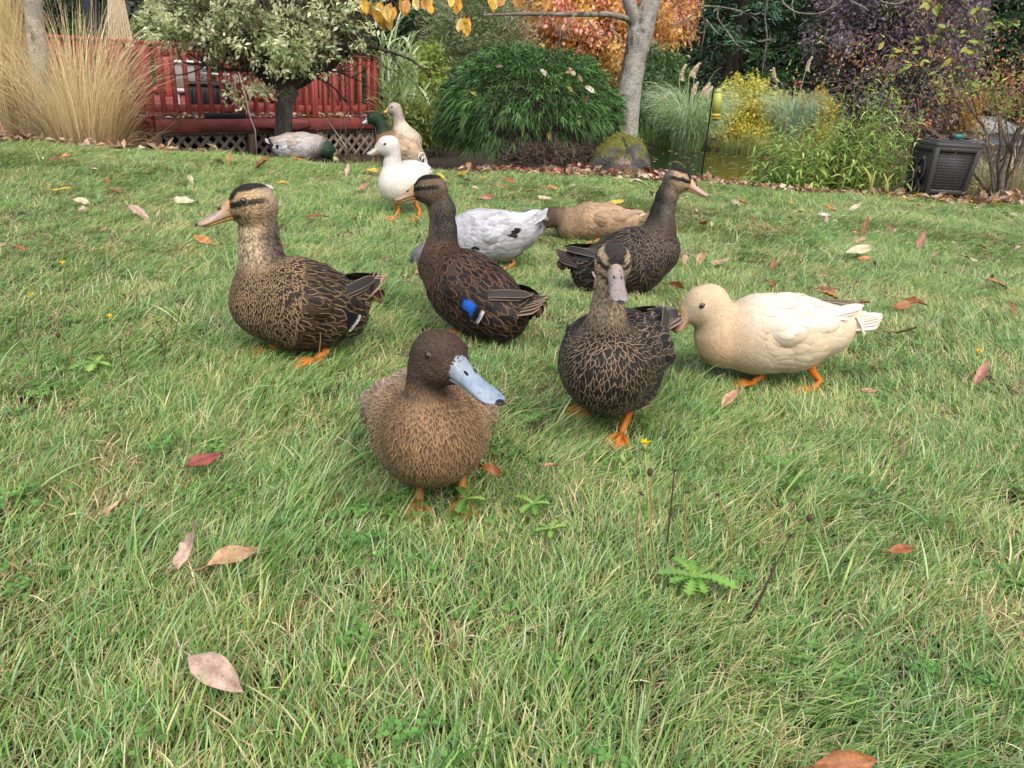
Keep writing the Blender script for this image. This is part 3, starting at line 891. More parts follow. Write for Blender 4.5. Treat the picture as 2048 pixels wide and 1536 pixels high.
def cherry():
    D = 7.25
    r = np.random.default_rng(640)
    b = gbase(1247, 290, D)
    root = plant('cherry_tree', 'tree with mottled pale grey trunk and nearly bare branches beside the mossy boulder', 'tree', b)
    k = pxm(b, 1)
    fork = at(1282, 55, D=D)
    V, Q, T = tube_geo([b - [0, 0, .1], at(1249, 270, D=D), at(1257, 200, D=D), at(1266, 140, D=D), at(1276, 90, D=D), fork, at(1297, 15, D=D), at(1318, -40, D=D), at(1345, -140, D=D)], np.array([32, 26, 23, 22, 23, 25, 19, 17, 15]) * k, 16)
    mk('trunk', V, Q, T, BARK, root, {'Col': np.ones((len(V), 3))})
    def limb(pts, r0, r1, name='limb'):
        P = np.array([at(x, y, D=D + dd) for x, y, dd in pts])
        # smooth the polyline
        tt = np.linspace(0, len(P) - 1, len(P) * 4)
        Pf = np.stack([np.interp(tt, np.arange(len(P)), P[:, i]) for i in range(3)], -1)
        Pf[1:-1] = (Pf[:-2] + Pf[1:-1] * 2 + Pf[2:]) / 4
        V, Q, T = tube_geo(Pf, np.linspace(r0 * k, r1 * k, len(Pf)), 8)
        return mk(name, V, Q, T, BARK_LIMB if r0 < 10 else BARK, root, {'Col': np.ones((len(V), 3))}), Pf
    limb([(1276, 72, 0), (1268, 34, -.05), (1254, -6, -.1), (1235, -80, -.2)], 14, 9)
    _, Pl = limb([(1270, 52, 0), (1252, 36, -.1), (1215, 28, -.25), (1150, 29, -.45), (1090, 28, -.6), (1030, 28, -.75), (962, 31, -.9)], 6.5, 1.8)
    _, Pr = limb([(1310, -40, .0), (1390, -70, -.3), (1480, -60, -.7), (1560, -40, -.9)], 9, 4)
    out = []
    for i in (8, 12, 15, 18, 21, 24):
        p = Pl[i]
        grow(r, p, np.array([r.normal(0, .5), -.2, r.choice([-1, -.6, .7])]), .22, 1.6 * k, 1, out, 2, .6, .22, -.2)
    tw = []
    for pts in (((1395, -30), (1400, 15), (1412, 50), (1408, 90), (1400, 120)), ((1400, 10), (1440, 12), (1470, 20), (1500, 33), (1515, 40)), ((1435, 15), (1437, 35), (1458, 70), (1480, 98), (1500, 105)), ((1390, 25), (1360, 45), (1345, 50), (1330, 42)), ((1410, 40), (1430, 60), (1445, 66)),
                ((1550, -20), (1565, 10), (1590, 25), (1640, 28), (1680, 5), (1695, -15)), ((1600, -30), (1580, 10), (1590, 40)), ((1640, 28), (1660, 20), (1670, 0)), ((1540, -20), (1530, 30), (1535, 75), (1525, 120), (1520, 155)), ((1535, 75), (1515, 85), (1508, 75)), ((1740, -20), (1760, 5), (1800, 8), (1830, -10)), ((1500, 33), (1512, 28), (1524, 22)),
                ((1700, 0), (1725, 15), (1740, 22)), ((1060, -15), (1055, 10), (1030, 26)), ((1010, 10), (985, 14), (955, 15)), ((1150, 30), (1130, 55), (1140, 75), (1125, 80)), ((1080, 30), (1078, 50), (1070, 75))):
        P = np.array([at(x, y, D=D - .7 + r.normal(0, .15)) if False else at(x, y, D=D - .7) for x, y in pts])
        P = P + r.normal(0, .008, P.shape)
        tt = np.linspace(0, len(P) - 1, len(P) * 3)
        Pf = np.stack([np.interp(tt, np.arange(len(P)), P[:, i]) for i in range(3)], -1)
        Pf[1:-1] = (Pf[:-2] + Pf[1:-1] * 2 + Pf[2:]) / 4
        out.append((Pf, np.linspace(1.7 * k, .7 * k, len(Pf)), 1))
    for q in out:
        V, Q, T = tube_geo(q[0], q[1], 5); mk('twig', V, Q, T, BARK_LIMB, root, {'Col': np.ones((len(V), 3))})
    # last yellow leaves hanging from the twig ends
    Y = [[.86, .58, .10], [.88, .64, .16], [.84, .50, .09], [.86, .66, .24], [.66, .34, .10]]
    spots = [(740, 2), (752, 8), (762, 4), (772, 10), (782, 5), (750, 18), (768, 16), (778, 20), (790, 14), (765, 26), (775, 30), (787, 24), (800, -2), (815, -4), (828, -6), (846, -8), (860, -10), (902, -12), (918, -8), (930, 34), (922, 36), (938, 36), (928, 44), (936, 42), (975, -8), (992, -10), (1010, -8), (1030, -14), (1097, -8), (856, 2), (733, 0), (724, -4)]
    for (x, y) in spots:
        p = at(x, y, D=6.2 + r.uniform(-.1, .1))
        d = nrm(np.array([r.normal(0, .35), -.15 + r.normal(0, .2), -1.0]))
        L = pxm(p, r.uniform(26, 36))
        drop_leaf(r, p, L, L * .62, d, Y[r.integers(0, 5)], 'leaf', LEAF, root, .35, n=np.array([r.normal(0, .4), -1.0, r.normal(0, .3)]))
    for (x0, y0, x1, y1) in ((690, -60, 770, 12), (760, -70, 790, 8), (870, -80, 925, 36), (800, -50, 850, -6), (960, -60, 1000, -8), (1080, -60, 1097, -8), (900, -60, 912, -10)):
        p, q = at(x0, y0, D=6.3), at(x1, y1, D=6.2)
        V, Q, T = tube_geo([p, p * .5 + q * .5 + [0, 0, -.02], q], [.006, .004, .002], 5)
        mk('twig', V, Q, T, TWIG, root, {'Col': np.ones((len(V), 3))})
cherry()

# ---------------------------------------------------------------- boulder
def boulder():
    D = 6.55
    r = np.random.default_rng(650)
    b = gbase(1240, 345, D)
    k = pxm(b, 1)
    root = plant('boulder', 'mossy grey boulder at the foot of the pale trunk', 'boulder', b)
    V, Q = sphere_geo(np.zeros(3), 1.0, 56, 36)
    u = nrm(V)
    rr = 1 + .16 * vnoise(u, 1.2, 4) + .06 * vnoise(u, 4, 5) + .025 * vnoise(u, 11, 6)
    V = u * rr[:, None] * np.array([64 * k, 50 * k, 64 * k])
    V[:, 0] += .10 * V[:, 2] * np.where(V[:, 0] > 0, -1.2, .6)
    m, nt, out = new_mat('mossy_rock')
    geo = nt.nodes.new('ShaderNodeNewGeometry')
    sx = nt.nodes.new('ShaderNodeSeparateXYZ'); nt.links.new(geo.outputs['Normal'], sx.inputs[0])
    n1 = noise(nt, 12, 6, .7, 'Object'); n2 = noise(nt, 5, 4, .6, 'Object'); n3 = noise(nt, 70, 4, .7, 'Object')
    rock = ramp(nt, n1, [(.3, (.03, .028, .026)), (.55, (.12, .115, .105)), (.75, (.24, .22, .20))])
    rock = mixc(nt, ramp(nt, n2, [(.60, (0, 0, 0)), (.68, (1, 1, 1))]), rock, (.44, .34, .28))
    mo = math_n(nt, 'ADD', math_n(nt, 'MULTIPLY', sx.outputs['Z'], .6), n2)
    mf = ramp(nt, mo, [(.74, (0, 0, 0)), (.86, (1, 1, 1))])
    moss = ramp(nt, n3, [(.3, (.06, .07, .012)), (.7, (.20, .21, .04))])
    c = mixc(nt, mf, rock, moss)
    p = N(nt, 'ShaderNodeBsdfPrincipled', Roughness=.9); nt.links.new(c, p.inputs['Base Color'])
    bp = N(nt, 'ShaderNodeBump', Strength=.8, Distance=.02); nt.links.new(n3, bp.inputs['Height']); nt.links.new(bp.outputs[0], p.inputs['Normal'])
    nt.links.new(p.outputs[0], out.inputs[0])
    mk('rock', V + b + np.array([0, 0, .012]), Q, None, m, root)
    # moss cushions
    n = 2600
    uu = rand_dir(r, n); uu[:, 2] = np.abs(uu[:, 2])
    ix = np.array([np.argmax(u @ w) for w in uu])
    keep = (vnoise(u[ix], 2.2, 8) + .8 * u[ix][:, 2] > .50)
    P = (V + b + np.array([0, 0, .012]))[ix][keep] + r.normal(0, .006, (keep.sum(), 3))
    d = nrm(u[ix][keep] + rand_dir(r, len(P)) * .6)
    Vm, Tm = leaves_geo(P - d * .003, d, rand_dir(r, len(P)), .016, .007)
    tag(leafmesh('moss', Vm, Tm, np.repeat(palette(r, [[.14, .16, .03], [.26, .27, .05], [.38, .36, .08]], len(P)), 4, 0), DULL, root), kind='stuff')
boulder()

# ---------------------------------------------------------------- round threadleaf shrub
def mound():
    r = np.random.default_rng(660)
    D = 7.15
    b = gbase(1050, 320, D)
    root = plant('threadleaf_shrub', 'large rounded dark green shrub with drooping thread leaves', 'shrub', b)
    c = at(1056, 222, D=D); k = pxm(c, 1)
    rad = np.array([186 * k, .85, 122 * k])
    # inner wood
    n = 1500
    u = rand_dir(r, n); P = c + u * rad * r.uniform(.1, .82, n)[:, None]; P[:, 2] = np.maximum(P[:, 2], b[2])
    d = nrm(rand_dir(r, n) + u); L = r.uniform(.08, .25, n); t = np.linspace(0, 1, 4)
    C = P[:, None] + d[:, None] * (L[:, None] * t[None])[..., None] + r.normal(0, .015, (n, 4, 3)) * t[None, :, None]
    # the bare brown skirt at lower right
    n2 = 1400
    a = r.uniform(-.25, 1.0, n2) * 186 * k * .9
    P2 = np.stack([c[0] + a, c[1] - np.sqrt(np.clip(1 - (a / (186 * k)) ** 2, 0, 1)) * .72 + r.normal(0, .06, n2), b[2] + r.uniform(0, .30, n2)], -1)
    d2 = nrm(rand_dir(r, n2) + np.array([0, -.2, .1])); L2 = r.uniform(.06, .2, n2)
    C2 = P2[:, None] + d2[:, None] * (L2[:, None] * t[None])[..., None] + r.normal(0, .02, (n2, 4, 3)) * t[None, :, None]
    CC = np.concatenate([C, C2])
    V, Q = tubes_geo(CC, np.repeat(np.linspace(.004, .0016, 4)[None], len(CC), 0), 3)
    tag(mk('twigs', V, Q, None, surf_mat('twig_brown', (.07, .05, .038), (.20, .155, .125), 20, .9, 0), root, {'Col': np.ones((len(V), 3))}), kind='stuff')
    # drooping sprays: each a fan of fine threads
    ns = 6400
    u = rand_dir(r, ns); u[:, 2] = np.where(u[:, 2] < -.55, -u[:, 2], u[:, 2])
    bare = (u[:, 0] > -.25) & (u[:, 2] < -.12) & (u[:, 1] < 0) & (r.uniform(0, 1, ns) < .80)
    u = u[~bare]; ns = len(u)
    q = r.uniform(.72, 1.0, ns) * (1 + .10 * vnoise(u, 3.2, 2))
    P = c + u * rad * q[:, None]
    m = 7
    kk = np.repeat(np.arange(ns), m); N_ = ns * m
    out = nrm(u / rad)
    d0 = nrm(out[kk] * .9 + rand_dir(r, N_) * .55 + np.array([0, 0, .15]))
    L = r.uniform(.045, .115, N_); S = 5; t = np.linspace(0, 1, S)
    C = P[kk][:, None] + d0[:, None] * (L[:, None] * t[None])[..., None]
    C[:, :, 2] -= (L[:, None] * .6 * t[None] ** 2)
    W = .0032 * np.array([.8, 1, .9, .7, .2])[None] * r.uniform(.7, 1.3, N_)[:, None]
    V, Q = ribbons_geo(C, W, nrm(np.cross(d0, rand_dir(r, N_))))
    shade = vnoise(u, 5, 12)
    col = palette(r, [[.07, .155, .05], [.095, .21, .065], [.05, .115, .045], [.14, .27, .09]], ns, .3) * (1 + .3 * shade[:, None])
    Cc = col[kk][:, None] * np.linspace(.7, 1.25, S)[None, :, None]
    tag(mk('thread_leaves', V, Q, None, DULL, root, {'Col': np.repeat(Cc.reshape(-1, 3), 2, 0)}, None, False), kind='stuff')
    # a few fallen leaves caught on top
    for (x, y, s_, cl) in ((1080, 138, 24, [.72, .68, .52]), (1130, 146, 22, [.55, .38, .24]), (1152, 152, 24, [.72, .66, .48]), (1165, 166, 18, [.5, .36, .22]), (1190, 186, 26, [.74, .72, .60]), (1146, 184, 18, [.60, .44, .14]), (940, 184, 18, [.46, .40, .12]), (1165, 208, 26, [.24, .16, .09]), (1160, 232, 20, [.45, .34, .24]), (1100, 280, 18, [.60, .38, .14]), (992, 134, 16, [.50, .30, .20])):
        p = at(x, y, D=D - .75); v = nrm(p - CAMP)
        # walk along the sight line to the surface of the shrub
        for _ in range(60):
            e = (((p - c) / rad) ** 2).sum()
            if e < 1.0: break
            p = p + v * .02
        p = p - v * .02
        o = drop_leaf(r, p, pxm(p, s_), pxm(p, s_ * .42), np.array([r.normal(), -.2, r.normal(0, .5)]), cl, 'fallen_leaf', DEAD, None, .5, n=np.array([0, -1, .6]))
        tag(o, CAUGHT.pop(0), 'leaf', 'leaves caught on the round shrub')
CAUGHT = ['white curled leaf caught high on the round green shrub', 'brown leaf caught near the top of the round shrub', 'cream upright leaf caught on the top right of the round shrub', 'small brown leaf just below the cream upright leaf on the shrub', 'long white leaf lying on the right side of the round shrub', 'small yellow leaf in the upper right of the round shrub', 'olive yellow leaf on the upper left of the round shrub', 'dark brown long leaf hanging in the right of the shrub', 'dull tan leaf hanging below the dark brown one in the shrub', 'orange leaf low among the bare twigs of the round shrub', 'small reddish leaf at the top left of the round shrub']
mound()

# ---------------------------------------------------------------- ornamental grasses
DRY = [[.80, .68, .44], [.88, .78, .55], [.70, .56, .34], [.84, .72, .48], [.60, .48, .29]]
def tussock(name, label, px, py, D, parts, seed, group=None, mat=STRAW):
    r = np.random.default_rng(seed)
    b = gbase(px, py, D)
    root = plant(name, label, 'ornamental grass', b, group)
    for nm, kw in parts:
        V, Q, C, _ = arch(r, b, **kw)
        tag(mk(nm, V, Q, None, mat, root, {'Col': C}, None, False), kind='stuff')
    return root, b, r
tussock('dry_grass', 'tall upright straw coloured ornamental grass at the left edge', 14, 285, 6.4, [('blades', dict(n=1300, rad=.16, Lr=(.7, 1.7), lean=(.05, .08), droop=(.22, .18), W=.007, cols=DRY + [[.42, .40, .16]]))], 701, 'dry ornamental grasses')
tussock('dry_grass', 'arching dry beige grass fountain in front of the red deck', 168, 280, 6.35, [('blades', dict(n=1150, rad=.27, Lr=(.5, 1.4), lean=(.15, .15), droop=(.95, .55), W=.006, cols=DRY)), ('dead_blades', dict(n=900, rad=.34, Lr=(.2, .6), lean=(.5, .4), droop=(.8, .6), W=.006, cols=[[.45, .33, .19], [.55, .42, .26], [.34, .24, .14]]))], 702, 'dry ornamental grasses')
tussock('dry_grass', 'lower tuft of dry grass around the pale left trunk', 82, 286, 6.6, [('blades', dict(n=800, rad=.24, Lr=(.25, .85), lean=(.2, .2), droop=(.7, .4), W=.006, cols=DRY))], 703, 'dry ornamental grasses')

PAMP = [[.34, .47, .27], [.44, .57, .36], [.26, .38, .20], [.54, .64, .46]]
PLUMEM = leaf_mat('pampas_plume', .3, .8, .1, .1)
def pampas(label, px, py, D, k_n, L, plumes, seed, cols, droop=(2.8, .35)):
    root, b, r = tussock('pampas_grass', label, px, py, D, [('blades', dict(n=k_n, rad=.16, Lr=L, lean=(.09, .07), droop=droop, W=.010, cols=cols, S=14, stiff=1.2))], seed, 'pampas grasses by the pond', LEAF)
    for (x, y, tx, ty, wpx) in plumes:       # plume base and tip in photo pixels
        p, q = at(x, y, D=D - .1), at(tx, ty, D=D - .1)
        V, Q, T = tube_geo([b + [0, 0, .2], b * .35 + p * .65 + [0, 0, .06], p], [.006, .005, .004], 5)
        mk('stalk', V, Q, T, STRAW, root, {'Col': np.tile([.40, .42, .22], (len(V), 1))})
        n = 420; s = r.uniform(0, 1, n)
        ax = q - p; La = np.linalg.norm(ax); ax = ax / La
        bend = np.array([.10 * La, 0, 0])
        P = p + np.outer(s, q - p) + np.outer(np.sin(s * np.pi), -bend)
        dd = nrm(ax + rand_dir(r, n) * .55 + np.array([.35, 0, -.25]))
        Lh = pxm(p, wpx) * (1.15 - .7 * s) * r.uniform(.6, 1.1, n)
        t = np.linspace(0, 1, 4)
        C = P[:, None] + dd[:, None] * (Lh[:, None] * t[None])[..., None]; C[:, :, 2] -= Lh[:, None] * .5 * t[None] ** 2
        V, Q = ribbons_geo(C, np.repeat((.0045 * np.array([.6, 1, .8, .2]))[None], n, 0), nrm(np.cross(dd, rand_dir(r, n))))
        mk('plume', V, Q, None, PLUMEM, root, {'Col': np.repeat(palette(r, [[.80, .70, .62], [.88, .80, .72], [.72, .60, .50]], n), 8, 0)}, None, False)
pampas('fountain of pale green pampas grass with pink plumes beyond the pond', 1372, 292, 9.7, 1500, (.55, 1.22), [(1358, 162, 1370, 130, 11), (1378, 152, 1398, 126, 13), (1382, 188, 1394, 165, 11), (1400, 190, 1418, 166, 12), (1405, 194, 1424, 174, 12), (1328, 200, 1326, 190, 7)], 711, PAMP)
pampas('second blue green pampas grass clump with upright tan plumes', 1575, 285, 10.2, 800, (.4, .95), [(1552, 165, 1548, 136, 9), (1611, 142, 1623, 114, 9)], 712, [[.30, .43, .32], [.40, .53, .42], [.50, .60, .52]])

def reeds():
    r = np.random.default_rng(720)
    D = 8.9
    b = gbase(800, 290, D)
    root = plant('giant_reed', 'tall pale striped reeds at the right end of the red deck', 'reeds', b)
    cols = [[.42, .54, .30], [.54, .64, .42], [.32, .44, .20], [.62, .68, .50]]
    St, Lv = [], []
    for (x, y) in ((765, 70), (775, 95), (790, 60), (800, 130), (812, 110), (820, 95), (835, 150), (845, 200), (860, 215), (790, 170), (805, 200), (830, 235), (770, 130), (850, 260), (870, 250)):
        tip = at(x, y, D=D + r.normal(0, .15)); bs = b + np.array([(x - 800) * .0035 + r.normal(0, .05), r.normal(0, .1), 0])
        t = np.linspace(0, 1, 8)[:, None]
        C = bs + (tip - bs) * t + np.array([r.normal(0, .05), 0, 0]) * np.sin(t * np.pi)
        St.append(C)
        for s in np.linspace(.25, 1, 13):
            p = bs + (tip - bs) * s
            for _ in range(2): Lv.append(np.append(p, r.uniform(.26, .5)))
    C = np.array(St)
    V, Q = tubes_geo(C, np.repeat(np.linspace(.010, .004, 8)[None], len(C), 0), 5)
    mk('stems', V, Q, None, LEAF, root, {'Col': np.tile([.30, .34, .16], (len(V), 1))})
    Lv = np.array(Lv); n = len(Lv)
    a = r.uniform(0, 2 * np.pi, n); t = np.linspace(0, 1, 7)
    ang = r.uniform(.2, .8, n)[:, None] + r.uniform(.9, 1.7, n)[:, None] * t[None] ** 1.2
    dl = (Lv[:, 3] / 6)[:, None]
    Dd = np.stack([np.sin(ang) * np.cos(a)[:, None] * dl, np.sin(ang) * np.sin(a)[:, None] * dl, np.cos(ang) * dl], -1)
    C = Lv[:, None, :3] + np.concatenate([np.zeros((n, 1, 3)), np.cumsum(Dd[:, :-1], 1)], 1)
    W = .011 * np.array([.6, 1, 1, .85, .6, .35, .05])[None] * r.uniform(.7, 1.2, n)[:, None]
    V, Q = ribbons_geo(C, W, np.stack([-np.sin(a), np.cos(a), r.normal(0, .4, n)], -1))
    tag(mk('blades', V, Q, None, LEAF, root, {'Col': np.repeat(palette(r, cols, n), 14, 0)}, None, False), kind='stuff')
reeds()

# ---------------------------------------------------------------- tall green weeds along the bed
def weeds():
    r = np.random.default_rng(730)
    spots = [(1545, 385, 6.10, 150, 'leafy green weeds nearest the pond', .9), (1600, 390, 6.05, 150, 'tall bright green weeds under the golden shrub', 1.0), (1655, 392, 6.05, 165, 'tall lance leaved weeds in front of the purple tree', 1.1), (1712, 392, 6.1, 185, 'tallest thin seed stalk weeds before the purple tree', 1.25), (1740, 395, 6.3, 160, 'weeds just left of the dark hose box', 1.0), (1800, 396, 7.0, 165, 'weeds rising behind the dark hose box', 1.0)]
    for i, (x, y, D, hpx, lab, f) in enumerate(spots):
        b = gbase(x, y, D)
        root = plant('tall_weeds', lab, 'weeds', b, 'tall weeds along the bed')
        n = 30
        B = b + np.stack([r.normal(0, .11, n), r.normal(0, .12, n), np.zeros(n)], -1)
        H = pxm(b, hpx) * r.uniform(.55, 1.15, n) * f
        t = np.linspace(0, 1, 7)
        ln = r.normal(0, .14, (n, 2)); ln[:, 0] += .08
        C = B[:, None] + np.stack([ln[:, :1] * (H[:, None] * t[None] ** 1.4), ln[:, 1:] * (H[:, None] * t[None] ** 1.4), H[:, None] * t[None]], -1)
        V, Q = tubes_geo(C, np.repeat(np.linspace(.0042, .0015, 7)[None], n, 0), 4)
        mk('stems', V, Q, None, LEAF, root, {'Col': np.repeat(palette(r, [[.22, .30, .10], [.34, .30, .14], [.40, .34, .18]], n), 28, 0)})
        m = 24
        kk = np.repeat(np.arange(n), m); s = np.tile(np.linspace(.08, .92, m), n) + r.normal(0, .02, n * m)
        s = np.clip(s, .03, .97); i0 = np.clip((s * 6).astype(int), 0, 5); fr = (s * 6 - i0)[:, None]
        P = C[kk, i0] * (1 - fr) + C[kk, i0 + 1] * fr
        az = r.uniform(0, 2 * np.pi, n * m)
        d = nrm(np.stack([np.cos(az), np.sin(az), r.uniform(-.2, .7, n * m)], -1))
        L = r.uniform(.06, .13, n * m) * (1.15 - .6 * s); tt = np.linspace(0, 1, 5)
        Cl = P[:, None] + d[:, None] * (L[:, None] * tt[None])[..., None]; Cl[:, :, 2] -= L[:, None] * .55 * tt[None] ** 2
        W = L[:, None] * .085 * np.array([.3, 1, .95, .6, .05])[None]
        sd = nrm(np.cross(d, np.array([0, 0, 1.0]) + r.normal(0, .3, (n * m, 3))))
        V, Q = ribbons_geo(Cl, W, sd)
        cl = palette(r, [[.24, .41, .10], [.33, .53, .13], [.41, .58, .17], [.20, .34, .11], [.52, .58, .22]], n * m)
        mk('leaves', V, Q, None, LEAF, root, {'Col': np.repeat(cl, 10, 0)}, None, False)['kind'] = 'stuff'
    # a loose low undergrowth of fine stems behind them
    b = gbase(1760, 395, 6.5)
    root = plant('undergrowth', 'thin grassy undergrowth filling the bank behind the weeds', 'undergrowth', b)
    V, Q, C, _ = arch(r, b, 1300, .7, (.2, .62), (.12, .12), (.6, .5), .007, [[.32, .42, .14], [.46, .50, .20], [.58, .50, .28], [.24, .34, .11]])
    tag(mk('blades', V, Q, None, LEAF, root, {'Col': C}, None, False), kind='stuff')
    for i, (x, D, n_, cl) in enumerate([(1300, 9.9, 260, 0), (1350, 9.75, 260, 0), (1420, 9.75, 260, 0), (1480, 9.8, 300, 1), (1540, 9.8, 300, 1), (1600, 9.7, 260, 1), (1980, 6.9, 380, 2), (2050, 6.8, 380, 2), (1920, 7.2, 300, 2), (1640, 7.0, 260, 0)]):
        bb_ = gbase(x, 300, D)
        V, Q, C, _ = arch(r, bb_, n_, .32, (.14, .40), (.3, .25), (1.0, .5), .009, [[[.16, .28, .09], [.24, .36, .12], [.12, .20, .07]], [[.40, .38, .12], [.24, .32, .10], [.30, .28, .10]], [[.56, .48, .32], [.40, .36, .22], [.30, .34, .14], [.64, .58, .42]]][cl])
        tag(mk('bank_grass', V, Q, None, LEAF, None, {'Col': C}, None, False), ['low green growth along the far pond bank', 'low yellowish growth along the far pond bank', 'tangled pale dry grass under the bare shrub'][cl], None, None, 'stuff')
    # flag leaves
    for (x, y, tips, lab) in ((1742, 392, [(1722, 328, 8), (1752, 340, 5), (1725, 375, 4)], 'yellow green iris leaves left of the hoses'), (1768, 392, [(1766, 345, 7), (1788, 346, 6), (1775, 360, 5)], 'short pair of yellowish iris blades next to the hoses')):
        b = gbase(x, y, 5.75)
        root = plant('iris_plant', lab, 'plant', b, 'iris leaves in the bed')
        for (tx, ty, w) in tips:
            q = at(tx, ty, D=5.75)
            t = np.linspace(0, 1, 9)[:, None]
            bb = b + np.array([r.normal(0, .012), r.normal(0, .01), 0])
            C = bb + (q - bb) * t + np.array([-(tx - x) * .0012, -.02, .02]) * np.sin(t * np.pi)
            wd = pxm(b, w) * np.interp(t[:, 0], [0, .4, .85, 1], [.8, 1, .6, .05]) * .5
            sdv = np.array([1.0, .25, 0])
            V = np.stack([C - sdv * wd[:, None], C + np.array([0, -.004, 0]), C + sdv * wd[:, None], C + np.array([0, .004, 0])], 1).reshape(-1, 3)
            i = np.arange(8)[:, None] * 4; j = np.arange(4)[None]; jn = (j + 1) % 4
            Q = np.stack([i + j, i + jn, i + 4 + jn, i + 4 + j], -1).reshape(-1, 4)
            mk('leaf', V, Q, None, LEAF, root, {'Col': np.repeat(np.array([[.36, .44, .12]]) * (1 - t) + np.array([[.66, .60, .22]]) * t, 4, 0)})
weeds()

# ---------------------------------------------------------------- red leaved bare shrub at right
def right_shrub():
    r = np.random.default_rng(740)
    D = 6.5
    b = gbase(1995, 398, D)
    root = plant('berry_shrub', 'half bare shrub with red and green leaves at the right edge', 'shrub', b)
    out = []
    for (x0, x, y, dd, R) in ((1985, 1900, 150, -.1, .020), (2000, 2010, 60, .2, .026), (1978, 1830, 170, -.2, .014), (2005, 2090, 120, .1, .02), (1990, 1950, 60, .3, .018), (2010, 2060, 250, -.25, .016), (1980, 1930, 260, -.3, .012), (2000, 1960, 170, .0, .018)):
        p = gbase(x0, 398, D + r.normal(0, .05)); q = at(x, y, D=D + dd)
        grow(r, p, q - p + np.array([0, 0, .15]), np.linalg.norm(q - p) * .75, R, 3, out, 3, .8, .18, -.02, .5, 5)
    tubes_from(out, 5).build('branches', TWIG, root)
    ends = np.array([C[-1] for C, R, lv in out if lv <= 1] + [C[2] for C, R, lv in out if lv == 0])
    n = 5200
    k = r.integers(0, len(ends), n)
    P = ends[k] + r.normal(0, .055, (n, 3))
    col = palette(r, [[.24, .34, .09], [.40, .50, .14], [.46, .13, .09], [.52, .20, .11], [.56, .36, .16], [.18, .26, .08], [.38, .18, .11]], len(ends), .2)[k] * r.uniform(.8, 1.25, (n, 1))
    V, T = leaves_geo(P, nrm(rand_dir(r, n) + [0, 0, -.2]), nrm(rand_dir(r, n) + [0, 0, .8]), .034 * r.uniform(.6, 1.2, n), .017 * r.uniform(.7, 1.2, n))
    leafmesh('foliage', V, T, np.repeat(col, 4, 0), LEAF, root)['kind'] = 'stuff'
    # spray of larger fresh leaves reaching to the left
    n = 0
    for (x, y) in ((1785, 105), (1780, 112), (1795, 100), (1845, 75), (1855, 80), (1865, 72), (1890, 62), (1905, 58), (1880, 75), (1915, 70), (1770, 78), (1835, 78), (1820, 128), (1815, 135), (1930, 100), (1950, 45), (1985, 50), (1990, 60), (2000, 40), (2030, 45), (1960, 90), (1875, 170), (1890, 190), (1860, 150), (1870, 10), (1860, 5), (1855, 12), (1880, 8), (1850, 2), (1955, 15), (1965, 20), (1905, 120), (1930, 130), (1945, 165), (1850, 120), (1785, 180), (1792, 190), (1900, 150), (1830, 100), (1940, 185)):
        p = at(x, y, D=6.1 + r.normal(0, .1))
        for q in range(2):
            L = pxm(p, r.uniform(13, 22))
            drop_leaf(r, p + r.normal(0, .01, 3), L, L * .5, nrm(r.normal(0, 1, 3) + [0, 0, -.3]), [[.34, .42, .08], [.44, .50, .12], [.26, .34, .07], [.55, .48, .10]][r.integers(0, 4)], 'leaf', LEAF, root, .3, n=np.array([r.normal(0, .5), -.6, .8]))
    for pts in (((1905, 260), (1880, 200), (1850, 140), (1800, 105)), ((1960, 200), (1920, 120), (1880, 72)), ((1990, 130), (1960, 60), (1955, 15)), ((1900, 230), (1850, 190), (1790, 185)), ((1930, 180), (1890, 100), (1860, 10))):
        P = np.array([at(x, y, D=6.1 + .12 * (3 - i)) for i, (x, y) in enumerate(pts)])
        V, Q, T = tube_geo(P, np.linspace(.005, .002, len(P)), 5); mk('twig', V, Q, T, TWIG, root, {'Col': np.ones((len(V), 3))})
right_shrub()
